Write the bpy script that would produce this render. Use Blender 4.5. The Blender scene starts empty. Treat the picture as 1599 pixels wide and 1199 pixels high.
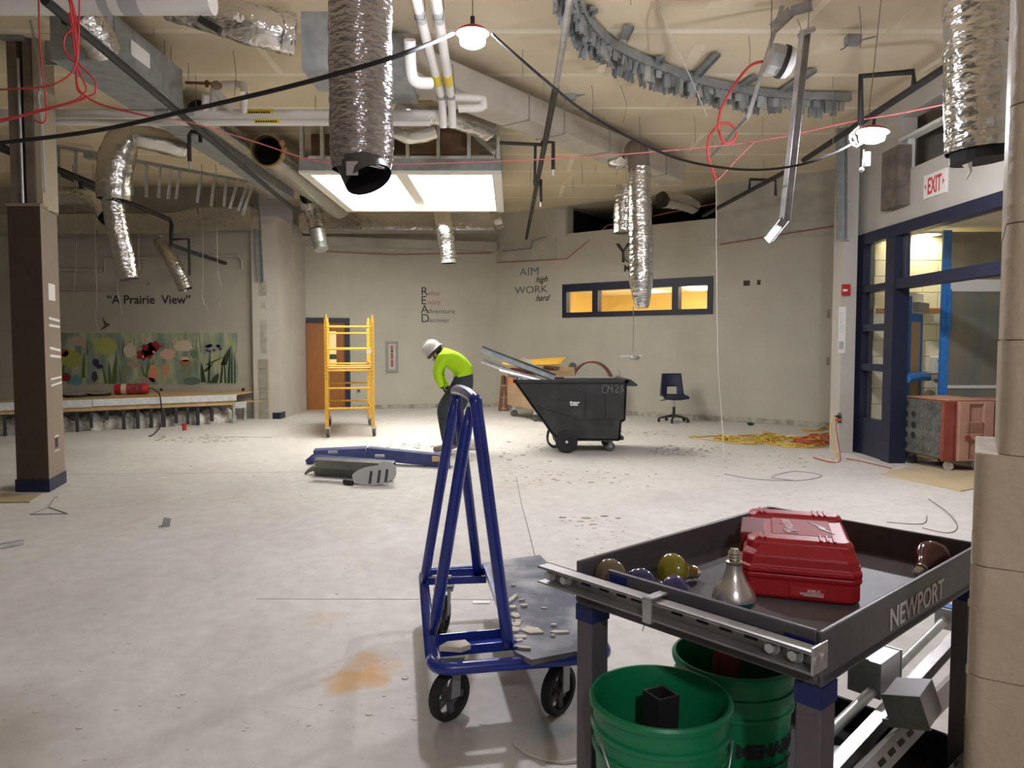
import bpy, math, random
from mathutils import Vector, Matrix
PI = math.pi
R_ = random.Random(7)
V = Vector
# ------------------------------------------------------------------ camera, world, exposure
scene = bpy.context.scene
COL = scene.collection
F, CH, PITCH = 1160.0, 1.52, math.radians(3.08)
cd = bpy.data.cameras.new('camera'); cd.sensor_width = 36.0; cd.lens = F / 1599 * 36.0
cd.clip_start = .05; cd.clip_end = 100
cam = bpy.data.objects.new('camera', cd); COL.objects.link(cam)
cam.location = (0, 0, CH); cam.rotation_euler = (PI / 2 - PITCH, 0, 0)
scene.camera = cam
w = bpy.data.worlds.new('world'); scene.world = w; w.use_nodes = True
w.node_tree.nodes['Background'].inputs[0].default_value = (.86, .87, 1, 1)
w.node_tree.nodes['Background'].inputs[1].default_value = .25
scene.view_settings.view_transform = 'Standard'; scene.view_settings.look = 'None'
scene.view_settings.gamma = 1; scene.view_settings.use_curve_mapping = False
scene.view_settings.exposure = 0.28
SKY_STRENGTH = 14.5      # daylight through the skylight diffusers
LED_STRENGTH = 700.0    # work lamps
ROOM_STRENGTH = 30.0     # fluorescent panels in the yellow room
CORR_STRENGTH = 75.0    # corridor downlight

# ------------------------------------------------------------------ pixel helpers
def ray(px, py):
    a = (px - 799.5) / F; b = (599.5 - py) / F
    return V((a, math.cos(PITCH) + b * math.sin(PITCH), -math.sin(PITCH) + b * math.cos(PITCH)))
def PZ(px, py, z=0.0):
    d = ray(px, py); return V((0, 0, CH)) + d * ((z - CH) / d.z)
def PY(px, py, y):
    d = ray(px, py); return V((0, 0, CH)) + d * (y / d.y)
def PX(px, py, x):
    d = ray(px, py); return V((0, 0, CH)) + d * (x / d.x)

# ------------------------------------------------------------------ materials
MATS = {}
def mat(name, col, rough=.6, metal=0.0, col2=None, nscale=8.0, bump=0.0, bscale=None, spec=.5, emit=None, es=0.0, alpha=1.0, trans=0.0, coat=0.0, stretch=None, detail=4.0, lo=.35, hi=.65, ior=1.45):
    m = bpy.data.materials.new(name); m.use_nodes = True
    nt = m.node_tree; b = nt.nodes['Principled BSDF']; L = nt.links
    def s(k, v): b.inputs[k].default_value = v
    s('Base Color', (*col, 1)); s('Roughness', rough); s('Metallic', metal); s('Specular IOR Level', spec); s('IOR', ior)
    s('Alpha', alpha); s('Transmission Weight', trans); s('Coat Weight', coat)
    if emit: s('Emission Color', (*emit, 1)); s('Emission Strength', es)
    if col2 or bump:
        tc = nt.nodes.new('ShaderNodeTexCoord'); mp = nt.nodes.new('ShaderNodeMapping')
        if stretch: mp.inputs['Scale'].default_value = stretch
        L.new(tc.outputs['Object'], mp.inputs['Vector'])
    if col2:
        n = nt.nodes.new('ShaderNodeTexNoise'); n.inputs['Scale'].default_value = nscale; n.inputs['Detail'].default_value = detail
        L.new(mp.outputs[0], n.inputs['Vector'])
        r = nt.nodes.new('ShaderNodeValToRGB')
        r.color_ramp.elements[0].position = lo; r.color_ramp.elements[0].color = (*col, 1)
        r.color_ramp.elements[1].position = hi; r.color_ramp.elements[1].color = (*col2, 1)
        L.new(n.outputs['Fac'], r.inputs[0]); L.new(r.outputs[0], b.inputs['Base Color'])
    if bump:
        n2 = nt.nodes.new('ShaderNodeTexNoise'); n2.inputs['Scale'].default_value = bscale or nscale; n2.inputs['Detail'].default_value = detail
        L.new(mp.outputs[0], n2.inputs['Vector'])
        bp = nt.nodes.new('ShaderNodeBump'); bp.inputs['Strength'].default_value = bump; bp.inputs['Distance'].default_value = .02 if bump < .9 else .045
        L.new(n2.outputs['Fac'], bp.inputs['Height']); L.new(bp.outputs[0], b.inputs['Normal'])
    MATS[name] = m
    return m
def block_mat(name, col, col2, bw, bh, depth=.35):
    """painted concrete block: faint joints in relief; wall-local coordinates"""
    m = mat(name, col, .55, col2=col2, nscale=1.3)
    nt = m.node_tree; b = nt.nodes['Principled BSDF']; L = nt.links
    tc = nt.nodes.new('ShaderNodeTexCoord'); sp = nt.nodes.new('ShaderNodeSeparateXYZ'); cb = nt.nodes.new('ShaderNodeCombineXYZ')
    L.new(tc.outputs['Object'], sp.inputs[0]); L.new(sp.outputs[0], cb.inputs[0]); L.new(sp.outputs[2], cb.inputs[1])
    br = nt.nodes.new('ShaderNodeTexBrick'); L.new(cb.outputs[0], br.inputs['Vector'])
    br.inputs['Scale'].default_value = 1; br.inputs['Mortar Size'].default_value = .006; br.inputs['Mortar Smooth'].default_value = .6
    br.inputs['Brick Width'].default_value = bw; br.inputs['Row Height'].default_value = bh
    ns = nt.nodes.new('ShaderNodeTexNoise'); ns.inputs['Scale'].default_value = 60; L.new(tc.outputs['Object'], ns.inputs['Vector'])
    mx = nt.nodes.new('ShaderNodeMath'); mx.operation = 'MULTIPLY_ADD'; mx.inputs[1].default_value = .15
    L.new(ns.outputs['Fac'], mx.inputs[0])
    inv = nt.nodes.new('ShaderNodeMath'); inv.operation = 'SUBTRACT'; inv.inputs[0].default_value = 1; L.new(br.outputs['Fac'], inv.inputs[1])
    L.new(inv.outputs[0], mx.inputs[2])
    bp = nt.nodes.new('ShaderNodeBump'); bp.inputs['Strength'].default_value = depth; bp.inputs['Distance'].default_value = .01
    L.new(mx.outputs[0], bp.inputs['Height']); L.new(bp.outputs[0], b.inputs['Normal'])
    return m
def floor_mat():
    m = bpy.data.materials.new('dusty_concrete'); m.use_nodes = True; nt = m.node_tree; L = nt.links; b = nt.nodes['Principled BSDF']
    b.inputs['Roughness'].default_value = .62; b.inputs['Specular IOR Level'].default_value = .35
    tc = nt.nodes.new('ShaderNodeTexCoord')
    def noise(sc, det, lo, hi, c0, c1, st=(1, 1, 1)):
        mp = nt.nodes.new('ShaderNodeMapping'); mp.inputs['Scale'].default_value = st; L.new(tc.outputs['Object'], mp.inputs[0])
        n = nt.nodes.new('ShaderNodeTexNoise'); n.inputs['Scale'].default_value = sc; n.inputs['Detail'].default_value = det; n.inputs['Roughness'].default_value = .65
        L.new(mp.outputs[0], n.inputs[0]); r = nt.nodes.new('ShaderNodeValToRGB')
        r.color_ramp.elements[0].position = lo; r.color_ramp.elements[1].position = hi
        r.color_ramp.elements[0].color = (*c0, 1); r.color_ramp.elements[1].color = (*c1, 1)
        L.new(n.outputs['Fac'], r.inputs[0]); return r.outputs[0]
    def mix(a, bb, fac, mode='MIX'):
        x = nt.nodes.new('ShaderNodeMix'); x.data_type = 'RGBA'; x.blend_type = mode
        if hasattr(fac, 'links') or not isinstance(fac, float): L.new(fac, x.inputs[0])
        else: x.inputs[0].default_value = fac
        L.new(a, x.inputs[6]); L.new(bb, x.inputs[7]); return x.outputs[2]
    base = noise(.55, 6, .3, .7, (.58, .55, .53), (.70, .68, .645))
    fine = noise(9, 8, .3, .75, (.80, .79, .78), (1, 1, 1))
    c = mix(base, fine, 1.0, 'MULTIPLY')
    streak = noise(1.1, 5, .55, .75, (1, 1, 1), (.87, .85, .83), (1, .35, 1))
    c = mix(c, streak, 1.0, 'MULTIPLY')
    speck = noise(34, 3, .66, .72, (1, 1, 1), (.72, .70, .68))
    c = mix(c, speck, 1.0, 'MULTIPLY')
    rust = noise(.9, 5, .66, .80, (1, 1, 1), (.92, .74, .54))
    c = mix(c, rust, 1.0, 'MULTIPLY')
    def stain(c, P, rad, col, st):
        mp = nt.nodes.new('ShaderNodeMapping'); L.new(tc.outputs['Object'], mp.inputs[0]); mp.inputs['Location'].default_value = (-P[0], -P[1], 0)
        n1 = nt.nodes.new('ShaderNodeTexNoise'); n1.inputs['Scale'].default_value = 7; n1.inputs['Detail'].default_value = 6; L.new(tc.outputs['Object'], n1.inputs[0])
        ln = nt.nodes.new('ShaderNodeVectorMath'); ln.operation = 'LENGTH'; sc_ = nt.nodes.new('ShaderNodeVectorMath'); sc_.operation = 'MULTIPLY'; sc_.inputs[1].default_value = (1 / rad[0], 1 / rad[1], 0); L.new(mp.outputs[0], sc_.inputs[0]); L.new(sc_.outputs[0], ln.inputs[0])
        a_ = nt.nodes.new('ShaderNodeMath'); a_.operation = 'MULTIPLY_ADD'; a_.inputs[1].default_value = 2.4; L.new(n1.outputs['Fac'], a_.inputs[0]); L.new(ln.outputs['Value'], a_.inputs[2])
        r = nt.nodes.new('ShaderNodeValToRGB'); r.color_ramp.elements[0].position = .55; r.color_ramp.elements[0].color = (st, st, st, 1); r.color_ramp.elements[1].position = .85; r.color_ramp.elements[1].color = (0, 0, 0, 1)
        d_ = nt.nodes.new('ShaderNodeMath'); d_.operation = 'DIVIDE'; d_.inputs[1].default_value = 2.6; L.new(a_.outputs[0], d_.inputs[0]); L.new(d_.outputs[0], r.inputs[0])
        rgb = nt.nodes.new('ShaderNodeRGB'); rgb.outputs[0].default_value = (*col, 1); return mix(c, rgb.outputs[0], r.outputs[0])
    O = V((-1.5, 8.25, 0))
    p_ = PZ(575, 1045) - O; c = stain(c, p_, (.17, .22), (.58, .33, .13), .95)
    p_ = PZ(535, 1070) - O; c = stain(c, p_, (.10, .12), (.58, .37, .18), .85)
    p_ = PZ(848, 1142) - O; c = stain(c, p_, (.12, .10), (.33, .42, .44), .7)
    L.new(c, b.inputs['Base Color'])
    n = nt.nodes.new('ShaderNodeTexNoise'); n.inputs['Scale'].default_value = 25; n.inputs['Detail'].default_value = 6; L.new(tc.outputs['Object'], n.inputs[0])
    bp = nt.nodes.new('ShaderNodeBump'); bp.inputs['Strength'].default_value = .15; bp.inputs['Distance'].default_value = .01
    L.new(n.outputs['Fac'], bp.inputs['Height']); L.new(bp.outputs[0], b.inputs['Normal'])
    return m
M_floor = floor_mat()
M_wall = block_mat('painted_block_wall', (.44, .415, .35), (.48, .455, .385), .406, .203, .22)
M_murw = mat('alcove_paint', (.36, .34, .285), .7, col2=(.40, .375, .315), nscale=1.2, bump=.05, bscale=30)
M_drywall = mat('painted_drywall', (.47, .445, .395), .6, col2=(.52, .49, .44), nscale=2, bump=.03, bscale=60)
M_board = mat('drywall_paper', (.66, .56, .385), .8, col2=(.72, .61, .44), nscale=.8, bump=.03, bscale=30)
M_mud = mat('joint_compound', (.77, .69, .53), .8, col2=(.83, .75, .60), nscale=3)
M_nearblk = mat('near_block_paint', (.44, .355, .25), .5, col2=(.50, .41, .295), nscale=4, bump=.22, bscale=45)
M_corrblk = mat('corridor_block_paint', (.74, .70, .55), .5, col2=(.79, .75, .60), nscale=3, bump=.1, bscale=60)
M_mortar = mat('mortar', (.45, .42, .35), .9)
M_foil = mat('foil', (.74, .72, .68), .17, .95, bump=.85, bscale=13, stretch=(1, 1, 2.0), detail=1.6)
M_foil2 = mat('foil_flat', (.60, .575, .52), .24, .9, bump=.7, bscale=9, detail=2)
M_film = mat('grey_film_foil', (.52, .50, .53), .13, .92, bump=.89, bscale=15, stretch=(1, 1, 3.0), detail=1.8)
M_galv = mat('galvanised', (.50, .52, .52), .42, .75, col2=(.62, .63, .62), nscale=14)
M_galvd = mat('galvanised_dull', (.28, .30, .30), .55, .45, col2=(.37, .385, .38), nscale=10)
M_strut = mat('strut_steel', (.40, .39, .39), .42, .75, col2=(.55, .54, .53), nscale=9)
M_black = mat('black_steel', (.022, .021, .022), .5)
M_rubber = mat('black_rubber', (.02, .02, .02), .75)
M_wheel = mat('grey_wheel', (.05, .05, .05), .7, col2=(.12, .115, .11), nscale=12)
M_pipe = mat('white_pipe', (.74, .71, .66), .5)
M_grey = mat('grey_plastic', (.42, .42, .41), .5)
M_white = mat('white_paint', (.80, .79, .75), .5)
M_yellow = mat('scaffold_yellow', (.72, .40, .04), .38, col2=(.80, .47, .06), nscale=6)
M_ylabel = mat('yellow_label', (.80, .62, .06), .5)
M_blue = mat('cart_blue', (.012, .029, .23), .26, col2=(.018, .04, .30), nscale=7, coat=.3)
M_navy = mat('navy_frame', (.013, .017, .042), .4)
M_navyb = mat('navy_beam', (.04, .055, .19), .42, col2=(.06, .075, .22), nscale=6)
M_navyp = mat('navy_plastic', (.012, .017, .05), .45)
M_slate = mat('dusty_deck', (.075, .085, .12), .55, col2=(.42, .42, .44), nscale=5, lo=.40, hi=.78, detail=8)
M_brown = mat('brown_paint', (.055, .036, .024), .55, col2=(.065, .044, .030), nscale=5)
M_taupe = mat('taupe_paint', (.25, .195, .15), .55)
M_tub = mat('black_tub_plastic', (.022, .024, .023), .55, col2=(.07, .07, .066), nscale=3.5, detail=8, lo=.5, hi=.9, bump=.1, bscale=20)
M_wood = mat('door_wood', (.30, .105, .022), .42, col2=(.36, .135, .03), nscale=5, stretch=(8, 8, .6))
M_ply = mat('plywood', (.42, .27, .12), .7, col2=(.50, .34, .17), nscale=3, stretch=(1, 6, 1))
M_crate = mat('crate_board', (.34, .22, .125), .7, col2=(.42, .28, .17), nscale=4)
M_bark = mat('dark_brown_board', (.155, .058, .032), .6, col2=(.20, .08, .045), nscale=4)
M_osb = mat('brown_sheathing', (.13, .075, .045), .8, col2=(.17, .10, .06), nscale=4)
M_red = mat('case_red', (.34, .010, .014), .42, col2=(.40, .014, .018), nscale=5, bump=.05, bscale=90)
M_redd = mat('red_print', (.45, .02, .02), .5)
M_pink = mat('dusty_red_plastic', (.38, .19, .13), .65, col2=(.47, .27, .19), nscale=4, lo=.3, hi=.7)
M_rred = mat('red_plastic', (.22, .035, .022), .5, col2=(.30, .075, .05), nscale=5)
M_tray = mat('grey_tray', (.062, .055, .060), .5, col2=(.13, .115, .12), nscale=3.5, detail=7)
M_cart = mat('grey_cart_plastic', (.075, .070, .074), .45, col2=(.095, .088, .092), nscale=6)
M_cartl = mat('grey_cart_leg', (.115, .10, .11), .42, .2)
M_green = mat('green_pail', (.006, .20, .075), .38, spec=.5)
M_tapeb = mat('blue_tape', (.03, .19, .58), .6, col2=(.05, .25, .68), nscale=20)
M_tapep = mat('blue_paint_band', (.008, .018, .11), .45)
M_paper = mat('brown_paper', (.52, .36, .20), .75)
M_black2 = mat('void_black', (.006, .006, .006), .95)  # near-black standing for the darkness inside deep openings
M_hivis = mat('hi_vis_fabric', (.42, .70, .02), .8, bump=.35, bscale=9, spec=.2)
M_jeans = mat('dark_jeans', (.028, .035, .042), .9, col2=(.045, .055, .062), nscale=6, bump=.2, bscale=14)
M_boot = mat('dusty_boot', (.20, .185, .16), .8)
M_glove = mat('dark_glove', (.02, .02, .02), .8)
M_skin = mat('skin', (.50, .30, .21), .6)
M_hair = mat('dark_hair', (.015, .012, .01), .8)
M_hat = mat('hard_hat_white', (.70, .68, .63), .4, col2=(.58, .56, .51), nscale=9)
M_gyp = mat('gypsum', (.62, .58, .52), .9, col2=(.46, .40, .34), nscale=6)
M_insul = mat('loose_insulation', (.66, .63, .57), .95, col2=(.40, .37, .32), nscale=7, bump=.8, bscale=14)
M_rubble = mat('rubble', (.30, .25, .20), .9, col2=(.62, .58, .52), nscale=30)
M_redw = mat('red_wire', (.55, .045, .05), .5)
M_pinkw = mat('pink_wire', (.60, .15, .16), .5)
M_wire = mat('grey_wire', (.24, .22, .19), .5, .3)
M_wirew = mat('white_wire', (.62, .58, .52), .5)
M_ycord = mat('yellow_cord', (.68, .45, .06), .6)
M_ocord = mat('orange_red_cord', (.50, .10, .05), .6)
M_text_k = mat('black_vinyl', (.02, .02, .02), .6)
M_text_g = mat('grey_vinyl', (.09, .085, .08), .6)
M_text_r = mat('red_vinyl', (.34, .12, .09), .6)
M_text_b = mat('blue_vinyl', (.10, .17, .26), .6)
M_text_w = mat('white_print', (.72, .72, .72), .6)
M_text_s = mat('silver_print', (.55, .50, .50), .5)
M_stencil = mat('grey_stencil', (.55, .53, .53), .6)
M_exit = mat('exit_red', (.62, .05, .04), .5)
M_ywall = mat('yellow_paint', (.78, .57, .20), .6)
M_ceilw = mat('white_ceiling', (.82, .74, .58), .8)
M_glass = mat('clear_glass', (.9, .95, .93), .03, trans=1.0, alpha=.12, spec=.5)
M_frost = mat('tinted_glass_reflection', (.20, .22, .20), .16, alpha=.75, col2=(.30, .27, .20), nscale=1.6, stretch=(2, 1, .5))  # tan blotches put the paper's blurred reflection into the colour
M_sky = mat('skylight_diffuser', (.9, .9, .88), .5, emit=(1.0, .975, .90), es=SKY_STRENGTH)
M_led = mat('led_lens', (.9, .9, .9), .4, emit=(.92, .92, 1.0), es=LED_STRENGTH)
M_fluo = mat('fluorescent_lens', (.9, .9, .9), .4, emit=(1.0, .93, .78), es=ROOM_STRENGTH)
M_corrl = mat('downlight_lens', (.9, .9, .9), .4, emit=(1.0, .85, .48), es=CORR_STRENGTH)
M_orange = mat('orange_sticker', (.80, .16, .04), .6)
M_bird = mat('brown_bird_paint', (.10, .08, .06), .7)

# ------------------------------------------------------------------ mesh builder
ORG = {}
class MB:
    def __init__(s): s.v = []; s.f = []
    def add(s, vs, fs):
        n = len(s.v); s.v += [V(p) for p in vs]; s.f += [[i + n for i in f] for f in fs]; return s
    def box(s, x0, x1, y0, y1, z0, z1):
        return s.add([(x0, y0, z0), (x1, y0, z0), (x1, y1, z0), (x0, y1, z0), (x0, y0, z1), (x1, y0, z1), (x1, y1, z1), (x0, y1, z1)],
                     [(0, 3, 2, 1), (4, 5, 6, 7), (0, 1, 5, 4), (1, 2, 6, 5), (2, 3, 7, 6), (3, 0, 4, 7)])
    def obox(s, c, sx, sy, sz, R):
        c = V(c); vs = []
        for z in (-.5, .5):
            for x, y in ((-.5, -.5), (.5, -.5), (.5, .5), (-.5, .5)): vs.append(c + R @ V((x * sx, y * sy, z * sz)))
        return s.add(vs, [(0, 3, 2, 1), (4, 5, 6, 7), (0, 1, 5, 4), (1, 2, 6, 5), (2, 3, 7, 6), (3, 0, 4, 7)])
    def beam(s, p, q, w_, h_, up=(0, 0, 1)):
        p = V(p); q = V(q); y = (q - p); l = y.length; y.normalize(); x = y.cross(V(up))
        if x.length < 1e-4: x = y.cross(V((1, 0, 0)))
        x.normalize(); z = x.cross(y); R = Matrix((x, y, z)).transposed()
        return s.obox((p + q) / 2, w_, l, h_, R)
    def channel(s, p, q, w_, d_, t=.003, up=(0, 0, 1), lip=0.0):
        """U channel between p and q: web of width w_, two flanges d_ deep along up"""
        p = V(p); q = V(q); y = (q - p); l = y.length; y.normalize(); x = y.cross(V(up))
        if x.length < 1e-4: x = y.cross(V((1, 0, 0)))
        x.normalize(); z = x.cross(y); R = Matrix((x, y, z)).transposed(); c = (p + q) / 2
        s.obox(c, w_, l, t, R)
        for sg in (-1, 1):
            s.obox(c + R @ V((sg * (w_ / 2 - t / 2), 0, d_ / 2)), t, l, d_, R)
            if lip: s.obox(c + R @ V((sg * (w_ / 2 - lip / 2), 0, d_ - t / 2)), lip, l, t, R)
        return s
    def tube(s, pts, r, n=8, cap=True, jit=0.0, sub=0, rad=None, jl=None):
        pts = [V(p) for p in pts]
        if sub: pts, rad = smooth_path(pts, sub, rad)
        m = len(pts); rs = rad or [r] * m
        t = [(pts[min(i + 1, m - 1)] - pts[max(i - 1, 0)]).normalized() for i in range(m)]
        a = V((0, 0, 1)) if abs(t[0].z) < .9 else V((1, 0, 0))
        u = (a - t[0] * a.dot(t[0])).normalized(); vs = []
        for i in range(m):
            u = (u - t[i] * u.dot(t[i]))
            if u.length < 1e-5: u = t[i].orthogonal()
            u.normalize(); b = t[i].cross(u)
            for k in range(n):
                an = 2 * PI * k / n; rr = rs[i] * (1 + (R_.uniform(-jit, jit) if jit else 0))
                vs.append(pts[i] + (u * math.cos(an) + b * math.sin(an)) * rr)
        fs = [(i * n + k, i * n + (k + 1) % n, (i + 1) * n + (k + 1) % n, (i + 1) * n + k) for i in range(m - 1) for k in range(n)]
        if cap: fs += [tuple(reversed(range(n))), tuple(range((m - 1) * n, m * n))]
        return s.add(vs, fs)
    def lathe(s, prof, M=None, n=24, a0=0.0, a1=2 * PI):
        M = M or Matrix(); full = abs(a1 - a0 - 2 * PI) < 1e-6; cnt = n if full else n + 1; vs = []
        for (r, z) in prof:
            for k in range(cnt):
                an = a0 + (a1 - a0) * k / n; vs.append(M @ V((r * math.cos(an), r * math.sin(an), z)))
        fs = []
        for i in range(len(prof) - 1):
            for k in range(n):
                k2 = (k + 1) % cnt; fs.append((i * cnt + k, i * cnt + k2, (i + 1) * cnt + k2, (i + 1) * cnt + k))
        return s.add(vs, fs)
    def prism(s, poly, M, d):
        n = len(poly); vs = [M @ V((x, y, 0)) for x, y in poly] + [M @ V((x, y, d)) for x, y in poly]
        return s.add(vs, [tuple(reversed(range(n))), tuple(range(n, 2 * n))] + [(i, (i + 1) % n, (i + 1) % n + n, i + n) for i in range(n)])
    def ball(s, c, rx, ry=None, rz=None, n=12, m=8, jit=0.0, R=None):
        ry = ry or rx; rz = rz or rx; vs = []; c = V(c)
        for i in range(m + 1):
            ph = PI * i / m
            for k in range(n):
                an = 2 * PI * k / n; j = 1 + (R_.uniform(-jit, jit) if jit else 0)
                p = V((rx * math.sin(ph) * math.cos(an) * j, ry * math.sin(ph) * math.sin(an) * j, rz * math.cos(ph) * j))
                vs.append(c + (R @ p if R else p))
        return s.add(vs, [(i * n + k, (i + 1) * n + k, (i + 1) * n + (k + 1) % n, i * n + (k + 1) % n) for i in range(m) for k in range(n)])
    def build(s, name, m, parent=None, smooth=False, label=None, cat=None, group=None, kind=None, bevel=0.0):
        me = bpy.data.meshes.new(name); o = bpy.data.objects.new(name, me); COL.objects.link(o)
        if parent is not None:
            org = ORG[parent.name]; o.parent = parent
        else:
            lo = [min(p[i] for p in s.v) for i in range(3)]; hi = [max(p[i] for p in s.v) for i in range(3)]
            org = V(((lo[0] + hi[0]) / 2, (lo[1] + hi[1]) / 2, lo[2])); o.location = org
        ORG[o.name] = org
        me.from_pydata([tuple(p - org) for p in s.v], [], s.f); me.update()
        me.materials.append(m)
        if smooth:
            for p in me.polygons: p.use_smooth = True
            if smooth == 'auto': me.set_sharp_from_angle(angle=math.radians(40))
        if bevel:
            bv = o.modifiers.new('bevel', 'BEVEL'); bv.width = bevel; bv.segments = 2; bv.limit_method = 'ANGLE'
        tag(o, label, cat, group, kind)
        return o
def smooth_path(pts, sub, rad=None):
    out = []; ro = [] if rad else None; n = len(pts)
    for i in range(n - 1):
        p0 = pts[max(i - 1, 0)]; p1 = pts[i]; p2 = pts[i + 1]; p3 = pts[min(i + 2, n - 1)]
        for k in range(sub):
            t = k / sub
            out.append(.5 * ((2 * p1) + (p2 - p0) * t + (2 * p0 - 5 * p1 + 4 * p2 - p3) * t * t + (3 * p1 - p0 - 3 * p2 + p3) * t ** 3))
            if rad: ro.append(rad[i] + (rad[i + 1] - rad[i]) * t)
    out.append(pts[-1])
    if rad: ro.append(rad[-1])
    return out, ro
def tag(o, label=None, cat=None, group=None, kind=None):
    if label: o['label'] = label
    if cat: o['category'] = cat
    if group: o['group'] = group
    if kind: o['kind'] = kind
    return o
def thing(name, label, cat, loc=(0, 0, 0), rz=0.0, group=None, local=False, kind=None):
    o = bpy.data.objects.new(name, None); COL.objects.link(o); o.empty_display_size = .1
    o.location = loc; o.rotation_euler = (0, 0, rz)
    ORG[o.name] = V((0, 0, 0)) if local else V(loc)
    return tag(o, label, cat, group, kind)
def copy_tree(o, parent=None):
    c = o.copy(); COL.objects.link(c); c.parent = parent; ORG[c.name] = ORG[o.name]
    for ch in list(o.children): copy_tree(ch, c)
    return c
def dup(o, loc, rz=0.0, label=None):
    c = copy_tree(o); c.location = loc; c.rotation_euler = (0, 0, rz)
    if label: c['label'] = label
    return c
def share(src, name, parent, loc, rot=(0, 0, 0), scale=(1, 1, 1)):
    o = bpy.data.objects.new(name, src); COL.objects.link(o); o.parent = parent; o.location = loc; o.rotation_euler = rot; o.scale = scale
    return o
def boxmesh(name, m, sx, sy, sz, ch=0.0):
    """block centred on x,y with a small chamfered front edge (toward -y)"""
    me = bpy.data.meshes.new(name); a, b, c = sx / 2, sy / 2, sz / 2
    if ch:
        vs = [(-a, b, -c), (a, b, -c), (a, b, c), (-a, b, c), (-a, -b + ch, -c), (a, -b + ch, -c), (a, -b + ch, c), (-a, -b + ch, c),
              (-a + ch, -b, -c + ch), (a - ch, -b, -c + ch), (a - ch, -b, c - ch), (-a + ch, -b, c - ch)]
        fs = [(3, 2, 1, 0), (0, 1, 5, 4), (1, 2, 6, 5), (2, 3, 7, 6), (3, 0, 4, 7), (4, 5, 9, 8), (5, 6, 10, 9), (6, 7, 11, 10), (7, 4, 8, 11), (8, 9, 10, 11)]
    else:
        vs = [(x * a, y * b, z * c) for z in (-1, 1) for x, y in ((-1, -1), (1, -1), (1, 1), (-1, 1))]
        fs = [(0, 3, 2, 1), (4, 5, 6, 7), (0, 1, 5, 4), (1, 2, 6, 5), (2, 3, 7, 6), (3, 0, 4, 7)]
    me.from_pydata(vs, [], fs); me.materials.append(m); me.update(); return me
def text(s_, size, M, m, parent, name='lettering', shear=0.0, ext=.0012, align='LEFT', sx=1.0, bold=0.0, label=None, bend=None):
    cu = bpy.data.curves.new(name, 'FONT'); cu.body = s_; cu.size = size; cu.extrude = ext; cu.shear = shear; cu.align_x = align; cu.offset = bold; cu.resolution_u = 3
    t = bpy.data.objects.new(name, cu); COL.objects.link(t)
    dg = bpy.context.evaluated_depsgraph_get(); me = bpy.data.meshes.new_from_object(t.evaluated_get(dg)); bpy.data.objects.remove(t)
    if bend:
        for v in me.vertices: v.co = bend(v.co)
    S = Matrix.Diagonal((sx, 1, 1, 1)); org = ORG[parent.name]
    me.transform(Matrix.Translation(-org) @ M @ S)
    me.materials.clear(); me.materials.append(m); me.name = name
    o = bpy.data.objects.new(name, me); COL.objects.link(o); o.parent = parent; ORG[o.name] = org
    if label: o['label'] = label
    return o
def frame(o, x, y):
    x = V(x).normalized(); y = V(y); y = (y - x * y.dot(x)).normalized(); z = x.cross(y)
    m = Matrix((x, y, z)).transposed().to_4x4(); m.translation = V(o); return m

# ------------------------------------------------------------------ room shell
CEIL = 4.62
class Wall:
    """vertical wall from a to b (plan); local x along it, local -y towards the room"""
    def __init__(s, name, a, b, z0, z1, t, m, openings=(), kind='structure'):
        s.a = V((a[0], a[1], 0)); s.b = V((b[0], b[1], 0)); d = s.b - s.a; s.L = d.length; s.ang = math.atan2(d.y, d.x); s.d = d.normalized()
        s.n = V((s.d.y, -s.d.x, 0))
        us = sorted({0, s.L, *[min(max(o[0], 0), s.L) for o in openings], *[min(max(o[1], 0), s.L) for o in openings]}); zs = sorted({z0, z1, *[o[2] for o in openings], *[o[3] for o in openings]})
        mb = MB()
        for i in range(len(us) - 1):
            for k in range(len(zs) - 1):
                cu, cz = (us[i] + us[i + 1]) / 2, (zs[k] + zs[k + 1]) / 2
                if any(o[0] < cu < o[1] and o[2] < cz < o[3] for o in openings): continue
                mb.box(us[i], us[i + 1], 0, t, zs[k], zs[k + 1])
        me = bpy.data.meshes.new(name); me.from_pydata([tuple(v) for v in mb.v], [], mb.f); me.materials.append(m); me.update()
        o = bpy.data.objects.new(name, me); COL.objects.link(o); o.location = s.a; o.rotation_euler = (0, 0, s.ang); o['kind'] = kind
        ORG[o.name] = V((0, 0, 0)); s.o = o
    def uz(s, px, py):
        d = ray(px, py); n = s.n; c = V((0, 0, CH)); t = (s.a - c).dot(n) / d.dot(n); p = c + d * t
        return (p - s.a).dot(s.d), p.z
    def w(s, u, z, off=0.0):
        return s.a + s.d * u + s.n * off + V((0, 0, z))
    def M(s, px, py, off=.002):     # local text frame on the wall face
        u, z = s.uz(px, py); return Matrix(((1, 0, 0, u), (0, 0, -1, -off), (0, 1, 0, z), (0, 0, 0, 1)))
def plane_uz(a, b, px, py):
    a = V((a[0], a[1], 0)); b = V((b[0], b[1], 0)); d = (b - a).normalized(); n = V((d.y, -d.x, 0)); r = ray(px, py); c = V((0, 0, CH))
    p = c + r * ((a - c).dot(n) / r.dot(n)); return (p - a).dot(d), p.z

fl = MB().box(-13, 10, -4.5, 21, -.2, 0).build('floor', M_floor, kind='structure')
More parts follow.
